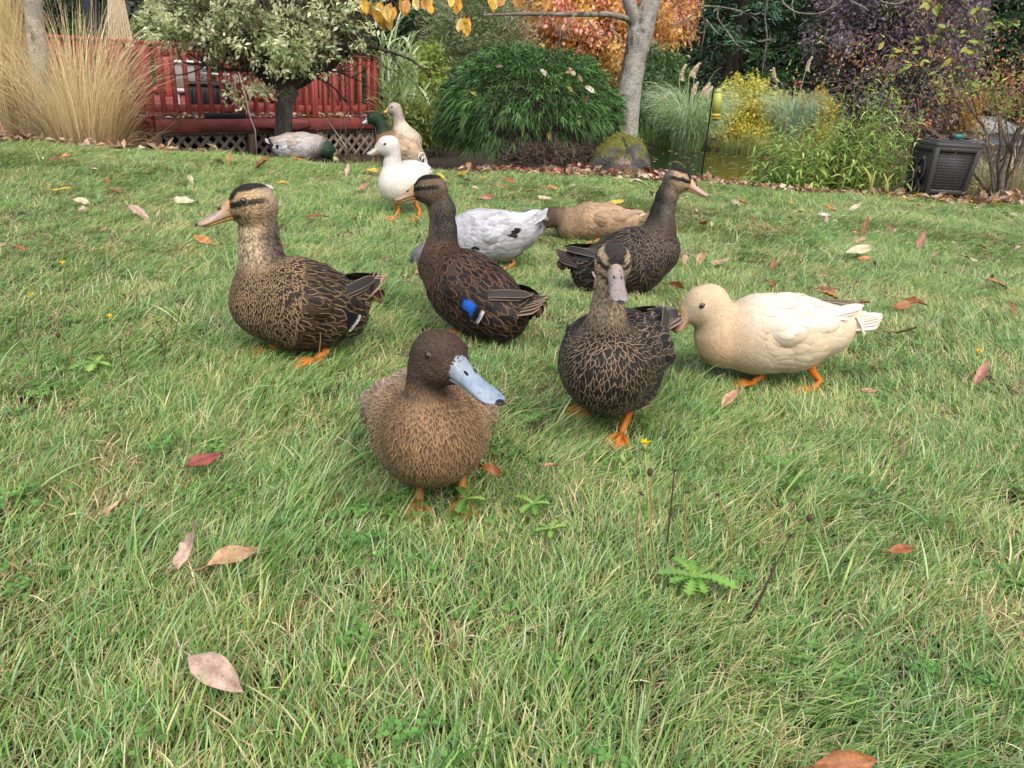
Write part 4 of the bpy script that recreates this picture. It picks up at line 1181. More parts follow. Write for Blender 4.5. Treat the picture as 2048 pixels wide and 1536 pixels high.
# ------------------------------------------------------------------ red deck
RED = surf_mat('red_paint', (.30, .066, .06), (.48, .125, .11), 7, .55, .25, .004, (1, 1, .5), lo=.25, hi=.6)
RED_DK = surf_mat('red_paint_worn', (.13, .05, .043), (.38, .09, .08), 4, .6, .3, .004, (.4, 1, 1.5))
LAT = surf_mat('weathered_lattice', (.22, .18, .14), (.44, .39, .32), 10, .85, .3, .004)
WOODDK = surf_mat('weathered_post', (.10, .07, .045), (.22, .16, .11), 9, .85, .4, .006, (1, 1, .3))
def deck():
    r = np.random.default_rng(800)
    zf = .12
    P0, P1, PL = at(308, 238, z=zf), at(757, 235, z=zf), at(226, 229, z=zf)
    dv = nrm(P1 - P0); dv[2] = 0; bk = np.array([-dv[1], dv[0], 0])           # bk points away from the camera
    if bk[1] < 0: bk = -bk
    lv = nrm(PL - P0)
    PLL = PL + np.array([-1.8, .9, 0])
    zt = CAM_H + .02
    root = empty('deck', P0 * .5 + P1 * .5 - [0, 0, .35], 'red painted wooden deck with railing and lattice skirt', 'deck')
    Z = np.array([0, 0, 1.0])
    def bar(name, p, q, w, h, mat, up=Z, bev=.004, par=root):
        g = G(); g.add(*bar_geo(p, q, w, h, up, bev)); return g.build(name, mat, par, False)
    back = 3.2
    # floor boards run along the front
    n = 22
    for i in range(n):
        o = bk * (.03 + i * back / n + .065)
        bar('plank', P0 + o - Z * .019 - dv * .05 + lv * (0 if i < 2 else min(i * .14, 1.2)), P1 + o - Z * .019, .135, .034, RED_DK)
    for i in range(10):
        o = nrm(np.cross(Z, lv)); o = o if o[1] > 0 else -o
        bar('plank', P0 + o * (.02 + .14 * i + .06) + lv * .02 - Z * .021, PL + o * (.02 + .14 * i + .06) - Z * .021, .132, .034, RED_DK)
    # fascia
    bar('fascia', P0 - Z * .058 - bk * .02, P1 - Z * .058 - bk * .02, .036, .11, RED_DK)
    bar('fascia', P0 - Z * .059 + lv * .015, PL - Z * .059, .036, .11, RED_DK)
    bar('fascia', P1 - Z * .060 + dv * .02, P1 - Z * .060 + bk * back, .036, .11, RED_DK)
    bar('beam', P0 - Z * .128 + bk * .01, P1 - Z * .128 + bk * .01, .04, .025, WOODDK)
    bar('beam', P0 - Z * .130 + lv * .03, PL - Z * .130, .04, .025, WOODDK)
    # skirt posts and lattice
    zb = -.34
    def lattice_skirt(a, b, z0, z1, off):
        L = np.linalg.norm(b - a); d = (b - a) / L; h = z1 - z0; s = .118
        nn = np.cross(d, Z); nn = nn if nn[1] < 0 else -nn
        k = int((L + h) / s)
        for sg, dep in ((1, 0.0), (-1, .009)):
            for i in range(k + 1):
                x0 = i * s - (h if sg > 0 else 0); x1 = x0 + (h if sg > 0 else -h) if sg > 0 else i * s - h
                if sg < 0: x0 = i * s; x1 = x0 - h
                # clip to 0..L
                za, zc = z0, z1
                xa, xb = x0, x1
                def cl(x, zz, xo, zo):
                    if x < 0: t = (0 - x) / (xo - x); return 0.0, zz + (zo - zz) * t
                    if x > L: t = (L - x) / (xo - x); return L, zz + (zo - zz) * t
                    return x, zz
                if (xa < 0 and xb < 0) or (xa > L and xb > L): continue
                xa2, za2 = cl(xa, za, xb, zc); xb2, zc2 = cl(xb, zc, xa, za)
                p = a + d * xa2; p[2] = za2; q = a + d * xb2; q[2] = zc2
                if np.linalg.norm(p - q) < .03: continue
                bar('lattice_slat', p + nn * (off - dep), q + nn * (off - dep), .034, .008, LAT, nn, 0)
    A0 = P0 * 1.0; A1 = P1 * 1.0; AL = PL * 1.0
    lattice_skirt(A0 + dv * .05, A1, zb, zf - .142, -.03)
    lattice_skirt(A0 + lv * .05, AL, zb, zf - .144, -.03)
    for t in (0.0, .37, .68, 1.0):
        p = P0 + (P1 - P0) * t
        bar('skirt_post', np.append(p[:2], zb - .1), np.append(p[:2], zf - .142), .075, .075, WOODDK, dv)
    for t in (.5, 1.0):
        p = P0 + (PL - P0) * t
        bar('skirt_post', np.append(p[:2], zb - .1), np.append(p[:2], zf - .142), .075, .075, WOODDK, lv)
    g = G(); g.add(*bar_geo(P0 + bk * .35 - Z * .32, P1 + bk * .35 - Z * .32, .02, .5)); g.build('deck_shade_sheet', flat_mat('deck_shade_black', (.012, .010, .008), .95), root, False)  # upright black sheet standing in for the shade below the boards
    # railings
    def railing(a, b, spacing, posts, wide=.042, solid=False, zt=zt, skip_first=False):
        L = np.linalg.norm(b - a); d = (b - a) / L
        nn = np.cross(d, Z); nn = nn if nn[1] < 0 else -nn
        for t in posts:
            p = a + (b - a) * t
            bar('post', np.append(p[:2], zf + .002), np.append(p[:2], zt - .03), .072, .072, RED, d)
        bar('top_rail', a + Z * (zt - zf - .012), b + Z * (zt - zf - .012), .10, .03, RED, Z)
        bar('rail', a + Z * (zt - zf - .085) - nn * .005, b + Z * (zt - zf - .085) - nn * .005, .03, .06, RED, Z)
        bar('rail', a + Z * .085 - nn * .005, b + Z * .085 - nn * .005, .03, .06, RED, Z)
        k = int(L / spacing)
        for i in range(1, k):
            p = a + d * (i * L / k) + nn * .028
            bar('baluster', np.append(p[:2], zf + .03), np.append(p[:2], zt - .035), wide, .030, RED, d)
        if solid:
            for i in range(int(L / .145)):
                p = a + d * (.07 + i * .145) - nn * .03
                bar('panel_board', np.append(p[:2], zf + .10), np.append(p[:2], zt - .10), .018, .138, RED, d)
    railing(P0 + bk * .06, P1 + bk * .06, .108, (0.0, .36, .68, 1.0))
    railing(P0 + lv * .06 + bk * .06, PL + bk * .06, .14, (.5, 1.0), solid=True)
    railing(PL + bk * .08, PLL, .12, (.5, 1.0))
    B0, B1 = P0 + (P1 - P0) * .52 + bk * (back - .05), P1 + bk * (back - .05)
    railing(B0, B1, .12, (0, .33, .66, 1.0))
    railing(P1 + bk * .15 - dv * .03, B1 - dv * .03, .098, (.5,))
    # dead leaves lying on the boards
    n = 520
    t = r.uniform(0, 1, n); q = r.uniform(.0, .5, n) ** 1.3
    P = P0 + np.outer(t, P1 - P0) + np.outer(q, bk) + np.array([0, 0, .006])
    P2 = P0 + np.outer(r.uniform(0, 1, 120), PL - P0) + np.outer(r.uniform(.02, .3, 120), bk) + np.array([0, 0, .006])
    P = np.concatenate([P, P2]); n = len(P)
    V, T = leaves_geo(P + np.stack([0 * P[:, 0], 0 * P[:, 0], r.uniform(0, .02, n)], -1), rand_dir(r, n) * [1, 1, .35], nrm(rand_dir(r, n) * .7 + [0, 0, 1]), r.uniform(.05, .10, n), r.uniform(.025, .045, n), .4)
    o = leafmesh('deck_leaf_litter', V, T, np.repeat(palette(r, [[.66, .56, .46], [.74, .66, .56], [.58, .40, .26], [.62, .46, .36], [.46, .28, .16]], n), 4, 0), DEAD, None)
    tag(o, 'pale fallen leaves strewn along the edge of the red deck', None, None, 'stuff')
    # white cart, storage bin, tray, cord
    WHT = flat_mat('white_enamel', (.74, .74, .72), .35); GRY = flat_mat('grey_panel', (.40, .38, .35), .5); BLK = flat_mat('dark_plastic', (.03, .03, .034), .5)
    def dp(x, y, back_):      # a point on the deck seen at pixel, pushed back from the front line
        p = at(x, y, z=zf + .0)
        return p
    Dc = (P0 + (P1 - P0) * .13 + bk * 1.1)[1]
    c = at(375, 190, D=Dc); c[2] = zf
    k = pxm(c, 1)
    cart = empty('grill_cart', c, 'white framed cart with a grey side panel standing on the deck behind the railing', 'cart')
    w, h0, h1 = 27 * k, at(375, 186, D=Dc)[2], at(375, 124, D=Dc)[2]
    def cb(name, x0, x1, y0, y1, z0, z1, m, bev=.01):
        g = G(); g.add(*box_geo(((x0 + x1) / 2, (y0 + y1) / 2, (z0 + z1) / 2), ((x1 - x0) / 2, 0, 0), (0, (y1 - y0) / 2, 0), (0, 0, (z1 - z0) / 2), bev)); return g.build(name, m, cart, False)
    xL, xR = c[0] - w, c[0] + w
    cb('cabinet', xL + .03, xR - .03, c[1], c[1] + .32, h0 + .04, h1 - .02, GRY)
    cb('top', xL - .01, xR + .01, c[1] - .02, c[1] + .34, h1 - .018, h1 + .01, WHT)
    cb('side_panel', xL - .005, xL + .028, c[1] - .01, c[1] + .33, h0, h1 - .02, WHT)
    cb('base', xL + .03, xR - .03, c[1] - .01, c[1] + .33, h0, h0 + .038, WHT)
    for xx in (xL + .03, xR - .03):
        cb('leg', xx - .015, xx + .015, c[1] + .02, c[1] + .05, zf, h0, WHT, .003)
    zs = at(440, 138, D=Dc)[2]
    for dz in (0, .05):
        g = G(); V, Q, T = tube_geo([(xR, c[1] + .05, zs - dz), (xR + .42, c[1] + .05, zs - dz)], .010, 8); g.add(V, Q, T); g.build('handle_rail', WHT, cart)
    for q in range(5):
        g = G(); V, Q, T = tube_geo([(xR + .08 + q * .08, c[1] + .05, zs - .05), (xR + .08 + q * .08, c[1] + .05, zs)], .005, 6); g.add(V, Q, T); g.build('handle_rail', WHT, cart)
    g = G(); g.add(*box_geo((xR + .42, c[1] + .05, (zs + zf) / 2), (.012, 0, 0), (0, .012, 0), (0, 0, (zs - zf) / 2), .002)); g.build('leg', WHT, cart, False)
    Db = (P0 + (P1 - P0) * .22 + bk * .75)[1]
    c = at(418, 214, D=Db); c[2] = zf; k = pxm(c, 1)
    bn = empty('storage_bin', c, 'dark ribbed plastic storage bin with lid on the deck', 'bin')
    zt_ = at(418, 166, D=Db)[2]
    def bb(name, c0, hx, hy, hz, bev=.008):
        g = G(); g.add(*box_geo(c0, (hx, 0, 0), (0, hy, 0), (0, 0, hz), bev)); return g.build(name, BLK, bn, False)
    hx = 40 * k
    bb('tub', (c[0], c[1] + .2, (zf + zt_ - .03) / 2), hx, .2, (zt_ - .03 - zf) / 2)
    bb('lid', (c[0], c[1] + .2, zt_ - .012), hx + .015, .215, .017)
    for q in range(9):
        bb('rib', (c[0] - hx + .03 + q * (2 * hx - .06) / 8, c[1] - .004, (zf + zt_ - .05) / 2), .008, .006, (zt_ - .08 - zf) / 2, .002)
    c = (P0 + (P1 - P0) * .27 + bk * .01) + [0, 0, .0]
    tr = empty('tray', c, 'long black trough lying on the deck edge below the railing', 'tray')
    for (o, s_) in (((0, 0, .012), (.20, .035, .006)), ((0, -.033, .03), (.20, .004, .018)), ((0, .033, .03), (.20, .004, .018)), ((-.196, 0, .03), (.004, .029, .018)), ((.196, 0, .03), (.004, .029, .018))):
        g = G(); g.add(*box_geo(c + dv * o[0] + bk * (o[1] + .0) + Z * o[2], dv * s_[0], bk * s_[1], Z * s_[2], .002)); g.build('tray_side', BLK, tr, False)
    pts = [P0 + (P1 - P0) * .345 + bk * .04 + Z * .42, P0 + (P1 - P0) * .352 - bk * .03 + Z * .2, P0 + (P1 - P0) * .36 - bk * .05 + Z * .02, P0 + (P1 - P0) * .376 - bk * .06 - Z * .1, P0 + (P1 - P0) * .376 - bk * .06 - Z * .36]
    V, Q, T = tube_geo(pts, .006, 7)
    tag(mk('white_cord', V, Q, T, WHT), 'thin white cord hanging over the deck edge to the ground', 'cord')
    # cords and post behind
    Dk = PL[1] + 1.3
    hb = gbase(240, 200, Dk); hb[2] = zf
    hr = empty('hammock_cords', hb, 'fan of pale cords narrowing upward behind the red railing', 'cords')
    COR = surf_mat('cord', (.50, .42, .28), (.68, .60, .44), 30, .8, .2)
    for i in range(9):
        a = i / 8
        p, q = at(219 + 46 * a, 90, D=Dk), at(217 + 30 * a, 0, D=Dk); q2 = at(222 + 10 * a, -150, D=Dk)
        g = G(); V, Q, T = tube_geo([p - Z * .08, p, q, q2], [.011] * 4, 6); g.add(V, Q, T); g.build('cord', COR, hr)
    g = G(); V, Q, T = tube_geo([at(242, 100, D=Dk) - np.array([.13, 0, 0]), at(242, 100, D=Dk) + np.array([.13, 0, 0])], .016, 8); g.add(V, Q, T); g.build('spreader_bar', COR, hr)
    g = G(); V, Q, T = tube_geo([at(227, -150, D=Dk) + np.array([0, 0, -.02]), at(227, -150, D=Dk) + np.array([0, 0, .3])], .012, 8); g.add(V, Q, T); g.build('hanging_rope', COR, hr)
    pb = at(207, 200, D=Dk + .4); pb[2] = zf
    po = empty('dark_post', pb, 'dark blue grey upright post left of the pale cords', 'post')
    top = at(205, -200, D=Dk + .4)
    g = G(); g.add(*bar_geo(pb, np.array([pb[0], pb[1], top[2]]), .12, .12, (0, 1, 0), .006)); g.build('shaft', flat_mat('post_paint', (.035, .042, .055), .6), po, False)
    g = G(); g.add(*box_geo((pb[0], pb[1], top[2] + .02), (.08, 0, 0), (0, .08, 0), (0, 0, .02), .006)); g.build('cap', flat_mat('post_cap', (.035, .042, .055), .6), po, False)
    # the platform these stand on, behind the deck
    far = G(); far.add(*box_geo((PL[0] - .5, PL[1] + 1.7, zf - .05), (2.0, 0, 0), (0, 1.2, 0), (0, 0, .03), .005)); far.build('rear_platform', RED_DK, root, False)
deck()

# ------------------------------------------------------------------ hose box
def hose_box():
    r = np.random.default_rng(810)
    PL_ = flat_mat('charcoal_resin', (.045, .045, .048), .5, .4)
    b = at(1886, 402, z=-.005); k = pxm(b, 1)
    root = empty('hose_box', b, 'dark grey woven resin hose reel box leaning slightly at the lawn edge', 'hose box')
    yaw = math.radians(4)
    ex = np.array([math.cos(yaw), math.sin(yaw), 0]); ey = np.array([-math.sin(yaw), math.cos(yaw), 0]); Z = np.array([0, 0, 1.0])
    H = .400; hw0, hw1 = 36 * k, 43 * k; hd0, hd1 = .125, .155
    def P(u, v, z):   # u, v in -1..1, z 0..H
        t = z / H
        return b + ex * u * (hw0 + (hw1 - hw0) * t) + ey * (v * (hd0 + (hd1 - hd0) * t) + .14) + Z * z
    def bar(name, p, q, w, h, up=Z, bev=.004, par=root):
        g = G(); g.add(*bar_geo(p, q, w, h, up, bev)); return g.build(name, PL_, par, False)
    legs = {}
    for u in (-1, 1):
        for v in (-1, 1):
            bar('leg', P(u, v, 0), P(u, v, H * .93), .036, .036, ey)
    z0, z1 = .065, H * .90
    for (a, c, nm) in (((-1, -1), (1, -1), 'front_panel'), ((-1, -1), (-1, 1), 'side_panel'), ((1, -1), (1, 1), 'side_panel'), ((-1, 1), (1, 1), 'back_panel')):
        A0, A1, B0, B1 = P(*a, z0), P(*c, z0), P(*a, z1), P(*c, z1)
        nn = nrm(np.cross(A1 - A0, Z)); ctr = P(0, 0, H / 2)
        if np.dot(nn, (A0 + A1) / 2 - ctr) < 0: nn = -nn
        g = G()
        V = np.array([A0, A1, B1, B0]); V = np.concatenate([V + nn * .002, V - nn * .012])
        g.add(V, BOXQ[:, ::-1] if False else [[0, 1, 2, 3], [7, 6, 5, 4], [0, 4, 5, 1], [1, 5, 6, 2], [2, 6, 7, 3], [3, 7, 4, 0]])
        pan = g.build(nm, PL_, root, False)
        g = G(); nx, nz = 13, 15
        for i in range(nx):
            for j in range(nz):
                t0 = (i + .5 + .5 * (j % 2)) / nx; s0 = (j + .5) / nz
                if t0 > .97: continue
                p = (A0 * (1 - t0) + A1 * t0) * (1 - s0) + (B0 * (1 - t0) + B1 * t0) * s0
                du = (A1 - A0) / nx * .43; dz = (B0 - A0) / nz * .36
                vv = np.array([p - du, p - dz, p + du, p + dz]) + nn * .003
                g.add(np.concatenate([vv, [p + nn * .009]]), None, [[0, 1, 4], [1, 2, 4], [2, 3, 4], [3, 0, 4]])
        tag(g.build('weave', PL_, pan, False), kind='stuff')
        bar('crossbar', A0 + nn * .004, A1 + nn * .004, .026, .03, Z)
        bar('crossbar', B0 + nn * .004, B1 + nn * .004, .026, .03, Z)
    # flat lid with softened edges and a raised rim
    g = G(); g.add(*box_geo(P(0, 0, H * .95) + Z * .004, ex * hw1 * 1.08, ey * hd1 * 1.08, Z * .022, .013)); lid = g.build('lid', PL_, root, False)
    g = G(); g.add(*box_geo(P(0, 0, H * .95) + Z * .028, ex * hw1 * .86, ey * hd1 * .84, Z * .006, .004)); g.build('lid_panel', PL_, lid, False)
    # reel opening on the left side
    ctr = P(-1, -.1, H * .50); nn = -ex
    th = np.linspace(0, 2 * np.pi, 25)
    C = ctr + nn * .012 + .075 * (np.cos(th)[:, None] * ey * .75 + np.sin(th)[:, None] * Z * 1.1)
    V, Q, T = tube_geo(C, .012, 8, False); g = G(); g.add(V, Q); g.build('reel_ring', PL_, root)
    V, Q, T = tube_geo([ctr + nn * .004, ctr + nn * .014], .068, 20); g = G(); g.add(V, Q, T); g.build('reel_shade_disc', flat_mat('reel_shade_black', (.008, .008, .009), .6), root)  # solid black disc, its colour standing in for the shaded hollow
    V, Q, T = tube_geo([ctr + nn * .01, ctr + nn * .045], [.03, .026], 16); g = G(); g.add(V, Q, T); g.build('reel_hub', PL_, root)
    V, Q, T = tube_geo([ctr + nn * .04, ctr + nn * .06 - Z * .05, ctr + nn * .055 - Z * .10], .010, 8); g = G(); g.add(V, Q, T); g.build('crank', PL_, root)
    # connector on the lid
    tb = P(.25, -.2, H * .93) + Z * .058
    tl = empty('hose_nozzle', tb, 'teal and black hose connector resting on the box lid', 'nozzle')
    TEAL = flat_mat('teal_plastic', (.03, .20, .17), .4)
    for nm, p, q, rr, mm in (('barrel', tb - ex * .02 + Z * .014, tb + ex * .045 + Z * .014, .019, TEAL), ('collar', tb - ex * .04 + Z * .014, tb - ex * .018 + Z * .014, .022, PL_), ('handle', tb + ex * .04 + Z * .014, tb + ex * .10 + Z * .004, .010, PL_)):
        V, Q, T = tube_geo([p, q], rr, 14); g = G(); g.add(V, Q, T); g.build(nm, mm, tl)
    HO = flat_mat('black_hose', (.012, .012, .013), .4)
    for lab, pts in (('upper black garden hose running from the box reel into the leaves', [(1846, 352), (1825, 358), (1800, 372), (1775, 386)]), ('lower black garden hose looping beside the box', [(1850, 366), (1832, 378), (1812, 388), (1780, 391)]), ('short black hose curving down next to the box leg', [(1852, 372), (1838, 384), (1826, 390), (1810, 393)])):
        C = [at(x, y, D=b[1] + .02 - .05 * i * 0) for i, (x, y) in enumerate(pts)]
        C = np.array(C); C[:, 2] = np.maximum(C[:, 2], .012)
        C[0] = ctr + nn * .02 + Z * (.02 * (1 - pts[0][1] / 400)) - Z * .03
        tt = np.linspace(0, 3, 16); Cf = np.stack([np.interp(tt, range(4), C[:, i]) for i in range(3)], -1)
        for _ in range(2): Cf[1:-1] = (Cf[:-2] + 2 * Cf[1:-1] + Cf[2:]) / 4
        V, Q, T = tube_geo(Cf, .0095, 8)
        tag(mk('garden_hose', V, Q, T, HO), lab, 'hose', 'hoses beside the hose box')
hose_box()

# ------------------------------------------------------------------ bird feeder on its pole
def feeder():
    D = 7.0
    BL = flat_mat('black_iron', (.015, .015, .017), .5)
    b = gbase(1403, 352, D)
    root = empty('shepherd_hook', b, 'thin black hooked pole leaning at the edge of the pond', 'pole')
    pts = [b - [0, 0, .05], at(1416, 260, D=D), at(1428, 170, D=D), at(1430, 152, D=D), at(1433, 146, D=D), at(1438, 148, D=D), at(1440, 158, D=D), at(1440, 168, D=D)]
    V, Q, T = tube_geo(pts, [.0065] * 2 + [.006] * 6, 8); g = G(); g.add(V, Q, T); g.build('pole', BL, root)
    fb = at(1433, 240, D=D - .03); k = pxm(fb, 1)
    fr = empty('bird_feeder', fb, 'lime yellow tube bird feeder hanging from the black hook', 'bird feeder')
    Y1, Y2 = flat_mat('lime_plastic', (.46, .50, .12), .35), flat_mat('yellow_plastic', (.58, .46, .08), .35)
    ax0, ax1 = at(1431, 238, D=D - .03), at(1437, 180, D=D - .03)
    d = ax1 - ax0
    for nm, t0, t1, r0, r1, m in (('tube', .20, .92, 8.5, 8.5, Y1), ('cap', .92, 1.06, 8.8, 3, Y1), ('seed_tray', .10, .19, 10.5, 9.5, Y2), ('bottom_cup', -.06, .10, 5, 8.5, Y2), ('perch', .02, .05, 11, 11, Y2)):
        V, Q, T = tube_geo([ax0 + d * t0, ax0 + d * (t0 * .5 + t1 * .5), ax0 + d * t1], np.array([r0, (r0 + r1) / 2, r1]) * k, 16); g = G(); g.add(V, Q, T); g.build(nm, m, fr)
    for a in (-1, 1):
        V, Q, T = tube_geo([ax0 + d * .98 + np.array([a * 5 * k, 0, 0]), ax0 + d * 1.18 + np.array([a * 4 * k, 0, 0]), at(1440, 165, D=D)], .002, 5); g = G(); g.add(V, Q, T); g.build('hanger', BL, fr)
feeder()

# ------------------------------------------------------------------ shed glimpsed through the shrub
def shed():
    b = gbase(1905, 300, 13.5); k = pxm(b, 1)
    root = empty('shed', b, 'pale blue grey clapboard shed glimpsed through the bare shrub', 'shed')
    SID = surf_mat('grey_siding', (.40, .45, .52), (.52, .56, .62), 4, .6, .1)
    zt = at(1905, 262, D=13.5)[2]; x0, x1 = at(1868, 290, D=13.5)[0], at(2040, 290, D=13.5)[0]
    y = b[1]; n = 7
    for i in range(n):
        z0 = b[2] + (zt - b[2]) * i / n; z1 = b[2] + (zt - b[2]) * (i + 1) / n
        g = G(); g.add([[x0, y - .02, z0], [x1, y - .02, z0], [x1, y, z1], [x0, y, z1], [x0, y + .03, z0], [x1, y + .03, z0], [x1, y + .03, z1], [x0, y + .03, z1]], [[0, 1, 2, 3], [5, 4, 7, 6], [4, 0, 3, 7], [1, 5, 6, 2], [3, 2, 6, 7], [4, 5, 1, 0]])
        g.build('siding_board', SID, root, False)
    g = G(); g.add(*box_geo(((x0 + x1) / 2, y + 1.0, (b[2] + zt) / 2), ((x1 - x0) / 2 - .02, 0, 0), (0, .95, 0), (0, 0, (zt - b[2]) / 2), .01)); g.build('wall', SID, root, False)
    g = G(); zr = zt + .02
    g.add([[x0 - .1, y - .15, zr], [x1 + .1, y - .15, zr], [x1 + .1, y + 1.0, zr + .22], [x0 - .1, y + 1.0, zr + .22], [x0 - .1, y + 2.1, zr], [x1 + .1, y + 2.1, zr]] , [[0, 1, 2, 3], [3, 2, 5, 4], [0, 4, 5, 1]], [[0, 3, 4], [1, 5, 2]])
    g.build('roof', surf_mat('grey_roof', (.22, .24, .27), (.36, .38, .42), 8, .8, .3), root, False)
shed()

# ------------------------------------------------------------------ leaf litter on the bed, pond leaves
def litter():
    r = np.random.default_rng(820)
    def strip(n, x0, x1, d0, d1, cols, nm, lab, L=(.05, .11), zup=.02):
        x = r.uniform(x0, x1, n)
        y = edge_y(x) + r.uniform(d0, d1, n) * (r.uniform(0, 1, n) ** .6)
        z = ground_z(x, y) + r.uniform(0, zup, n)
        P = np.stack([x, y, z], -1)
        V, T = leaves_geo(P, rand_dir(r, n) * [1, 1, .45], nrm(rand_dir(r, n) * .8 + [0, 0, 1]), r.uniform(*L, n), r.uniform(.024, .05, n), .45)
        tag(leafmesh(nm, V, T, np.repeat(palette(r, cols, n), 4, 0), DEAD, None), lab, None, None, 'stuff')
    C = [[.56, .40, .29], [.50, .29, .16], [.62, .51, .40], [.36, .20, .13], [.30, .17, .10], [.66, .56, .44], [.44, .32, .22]]
    strip(420, -5.2, -2.2, .05, .6, C, 'leaf_litter', 'orange and tan leaf litter under the dry grass')
    strip(480, -.5, 1.5, .08, .9, C + [[.36, .06, .05]], 'leaf_litter', 'fallen leaves on bare soil below the round shrub')
    strip(300, 1.3, 2.6, .0, .30, C, 'leaf_litter', 'fallen leaves on the near shore of the pond', (.03, .07), .006)
    strip(620, 2.5, 4.8, .0, .42, C + [[.60, .40, .06]], 'leaf_litter', 'band of fallen leaves between pond and lawn')
    # leaves floating on the pond
    n = 190
    a = r.uniform(0, 2 * np.pi, n); q = np.sqrt(r.uniform(0, 1, n))
    P = np.stack([POND_C[0] + POND_R[0] * .95 * q * np.cos(a), POND_C[1] + POND_R[1] * .95 * q * np.sin(a), np.full(n, POND_Z + .003)], -1)
    V, T = leaves_geo(P, rand_dir(r, n) * [1, 1, .02], nrm(rand_dir(r, n) * .05 + [0, 0, 1]), r.uniform(.04, .09, n), r.uniform(.02, .05, n), .03)
    tag(leafmesh('floating_leaves', V, T, np.repeat(palette(r, [[.50, .40, .16], [.56, .46, .24], [.40, .30, .14]], n), 4, 0), DEAD, None), 'small pale leaves floating on the dark pond', None, None, 'stuff')
    # broken stems and dead stalks by the deck corner
    b = gbase(715, 300, 6.6)
    root = plant('dead_stalks', 'thin bare dead stalks in front of the right end of the deck', 'stalks', b)
    for i in range(26):
        p = b + np.array([r.uniform(-.45, .25), r.normal(0, .12), 0]); h = r.uniform(.25, .62)
        d = np.array([r.normal(0, .22), r.normal(0, .1), 1.0])
        C = [p, p + d * h * .5 + r.normal(0, .01, 3), p + d * h + r.normal(0, .03, 3)]
        V, Q, T = tube_geo(C, [.0035, .0026, .0014], 5); mk('stalk', V, Q, T, TWIG, root, {'Col': np.ones((len(V), 3))})
    p, q = at(694, 297, D=6.5), at(655, 240, D=6.7)
    V, Q, T = tube_geo([p, q], [.005, .004], 6); tag(mk('bleached_stick', V, Q, T, surf_mat('bleached', (.5, .45, .36), (.66, .6, .5), 20, .8, .1)), 'pale bleached stick leaning against the deck front', 'stick')
    V, Q, C, _ = arch(r, gbase(745, 312, 6.2), 160, .16, (.06, .16), (.5, .4), (.9, .5), .008, [[.55, .45, .12], [.48, .34, .12]])
    tag(mk('withered_tuft', V, Q, None, STRAW, None, {'Col': C}, None, False), 'withered yellow tuft of leaves below the deck corner', None, None, 'stuff')
litter()
# ------------------------------------------------------------------ ducks
def smin(a, b, k):
    h = np.clip(0.5 + 0.5 * (b - a) / k, 0, 1)
    return b * (1 - h) + a * h - k * h * (1 - h)

def cap_sdf(P, p):
    a, b, ra, rb = p[:4]
    ba = b - a; bb = max(float(ba @ ba), 1e-12)
    pa = P - a
    t = np.clip(pa @ ba / bb, 0, 1)
    return np.linalg.norm(pa - t[:, None] * ba, axis=1) - (ra + (rb - ra) * t)

def make_sdf(prims):
    def f(P):
        d = None
        for p in prims:
            e = cap_sdf(P, p)
            d = e if d is None else smin(d, e, p[4])
        return d
    return f

def grad(f, P, e=1e-3):
    g = np.stack([f(P + np.eye(3)[i] * e) - f(P - np.eye(3)[i] * e) for i in range(3)], -1)
    return nrm(g)

def surfnet(f, lo, hi, h):
    n = np.ceil((hi - lo) / h).astype(int) + 1
    ax = [lo[i] + np.arange(n[i]) * h for i in range(3)]
    X = np.stack(np.meshgrid(*ax, indexing='ij'), -1)
    val = f(X.reshape(-1, 3)).reshape(n)
    s = val < 0
    c8 = [(i, j, k) for i in (0, 1) for j in (0, 1) for k in (0, 1)]
    def sub(A, o): return A[o[0]:n[0] - 1 + o[0], o[1]:n[1] - 1 + o[1], o[2]:n[2] - 1 + o[2]]
    cnt = sum(sub(s, o).astype(int) for o in c8)
    act = (cnt > 0) & (cnt < 8)
    cells = np.argwhere(act)
    idx = -np.ones(act.shape, int); idx[act] = np.arange(len(cells))
    acc = np.zeros((len(cells), 3)); num = np.zeros(len(cells))
    for o in c8:
        for a in range(3):
            if o[a]: continue
            o2 = list(o); o2[a] = 1
            v0 = sub(val, o)[act]; v1 = sub(val, o2)[act]
            m = (v0 < 0) != (v1 < 0)
            t = np.where(m, v0 / np.where(m, v0 - v1, 1), 0)
            pt = np.tile(np.array(o, float), (len(cells), 1)); pt[:, a] = t
            acc += np.where(m[:, None], pt, 0); num += m
    V = lo + (cells + acc / num[:, None]) * h
    Q = []
    for a in range(3):
        b, c = (a + 1) % 3, (a + 2) % 3
        sl0 = [slice(None)] * 3; sl1 = [slice(None)] * 3
        sl0[a] = slice(0, n[a] - 1); sl1[a] = slice(1, n[a])
        d = s[tuple(sl0)] != s[tuple(sl1)]
        e = np.argwhere(d)
        ok = (e[:, b] > 0) & (e[:, c] > 0) & (e[:, b] < n[b] - 1) & (e[:, c] < n[c] - 1)
        e = e[ok]
        ins = s[tuple(sl0)][d][ok]
        def cell(db, dc):
            q = e.copy(); q[:, b] -= db; q[:, c] -= dc
            return idx[q[:, 0], q[:, 1], q[:, 2]]
        q = np.stack([cell(1, 1), cell(0, 1), cell(0, 0), cell(1, 0)], -1)
        q[~ins] = q[~ins][:, ::-1]
        Q.append(q)
    Q = np.concatenate(Q)
    Q = Q[(Q >= 0).all(1)]
    for _ in range(2):
        g = grad(f, V); V = V - g * np.clip(f(V), -h, h)[:, None]
    return V, Q

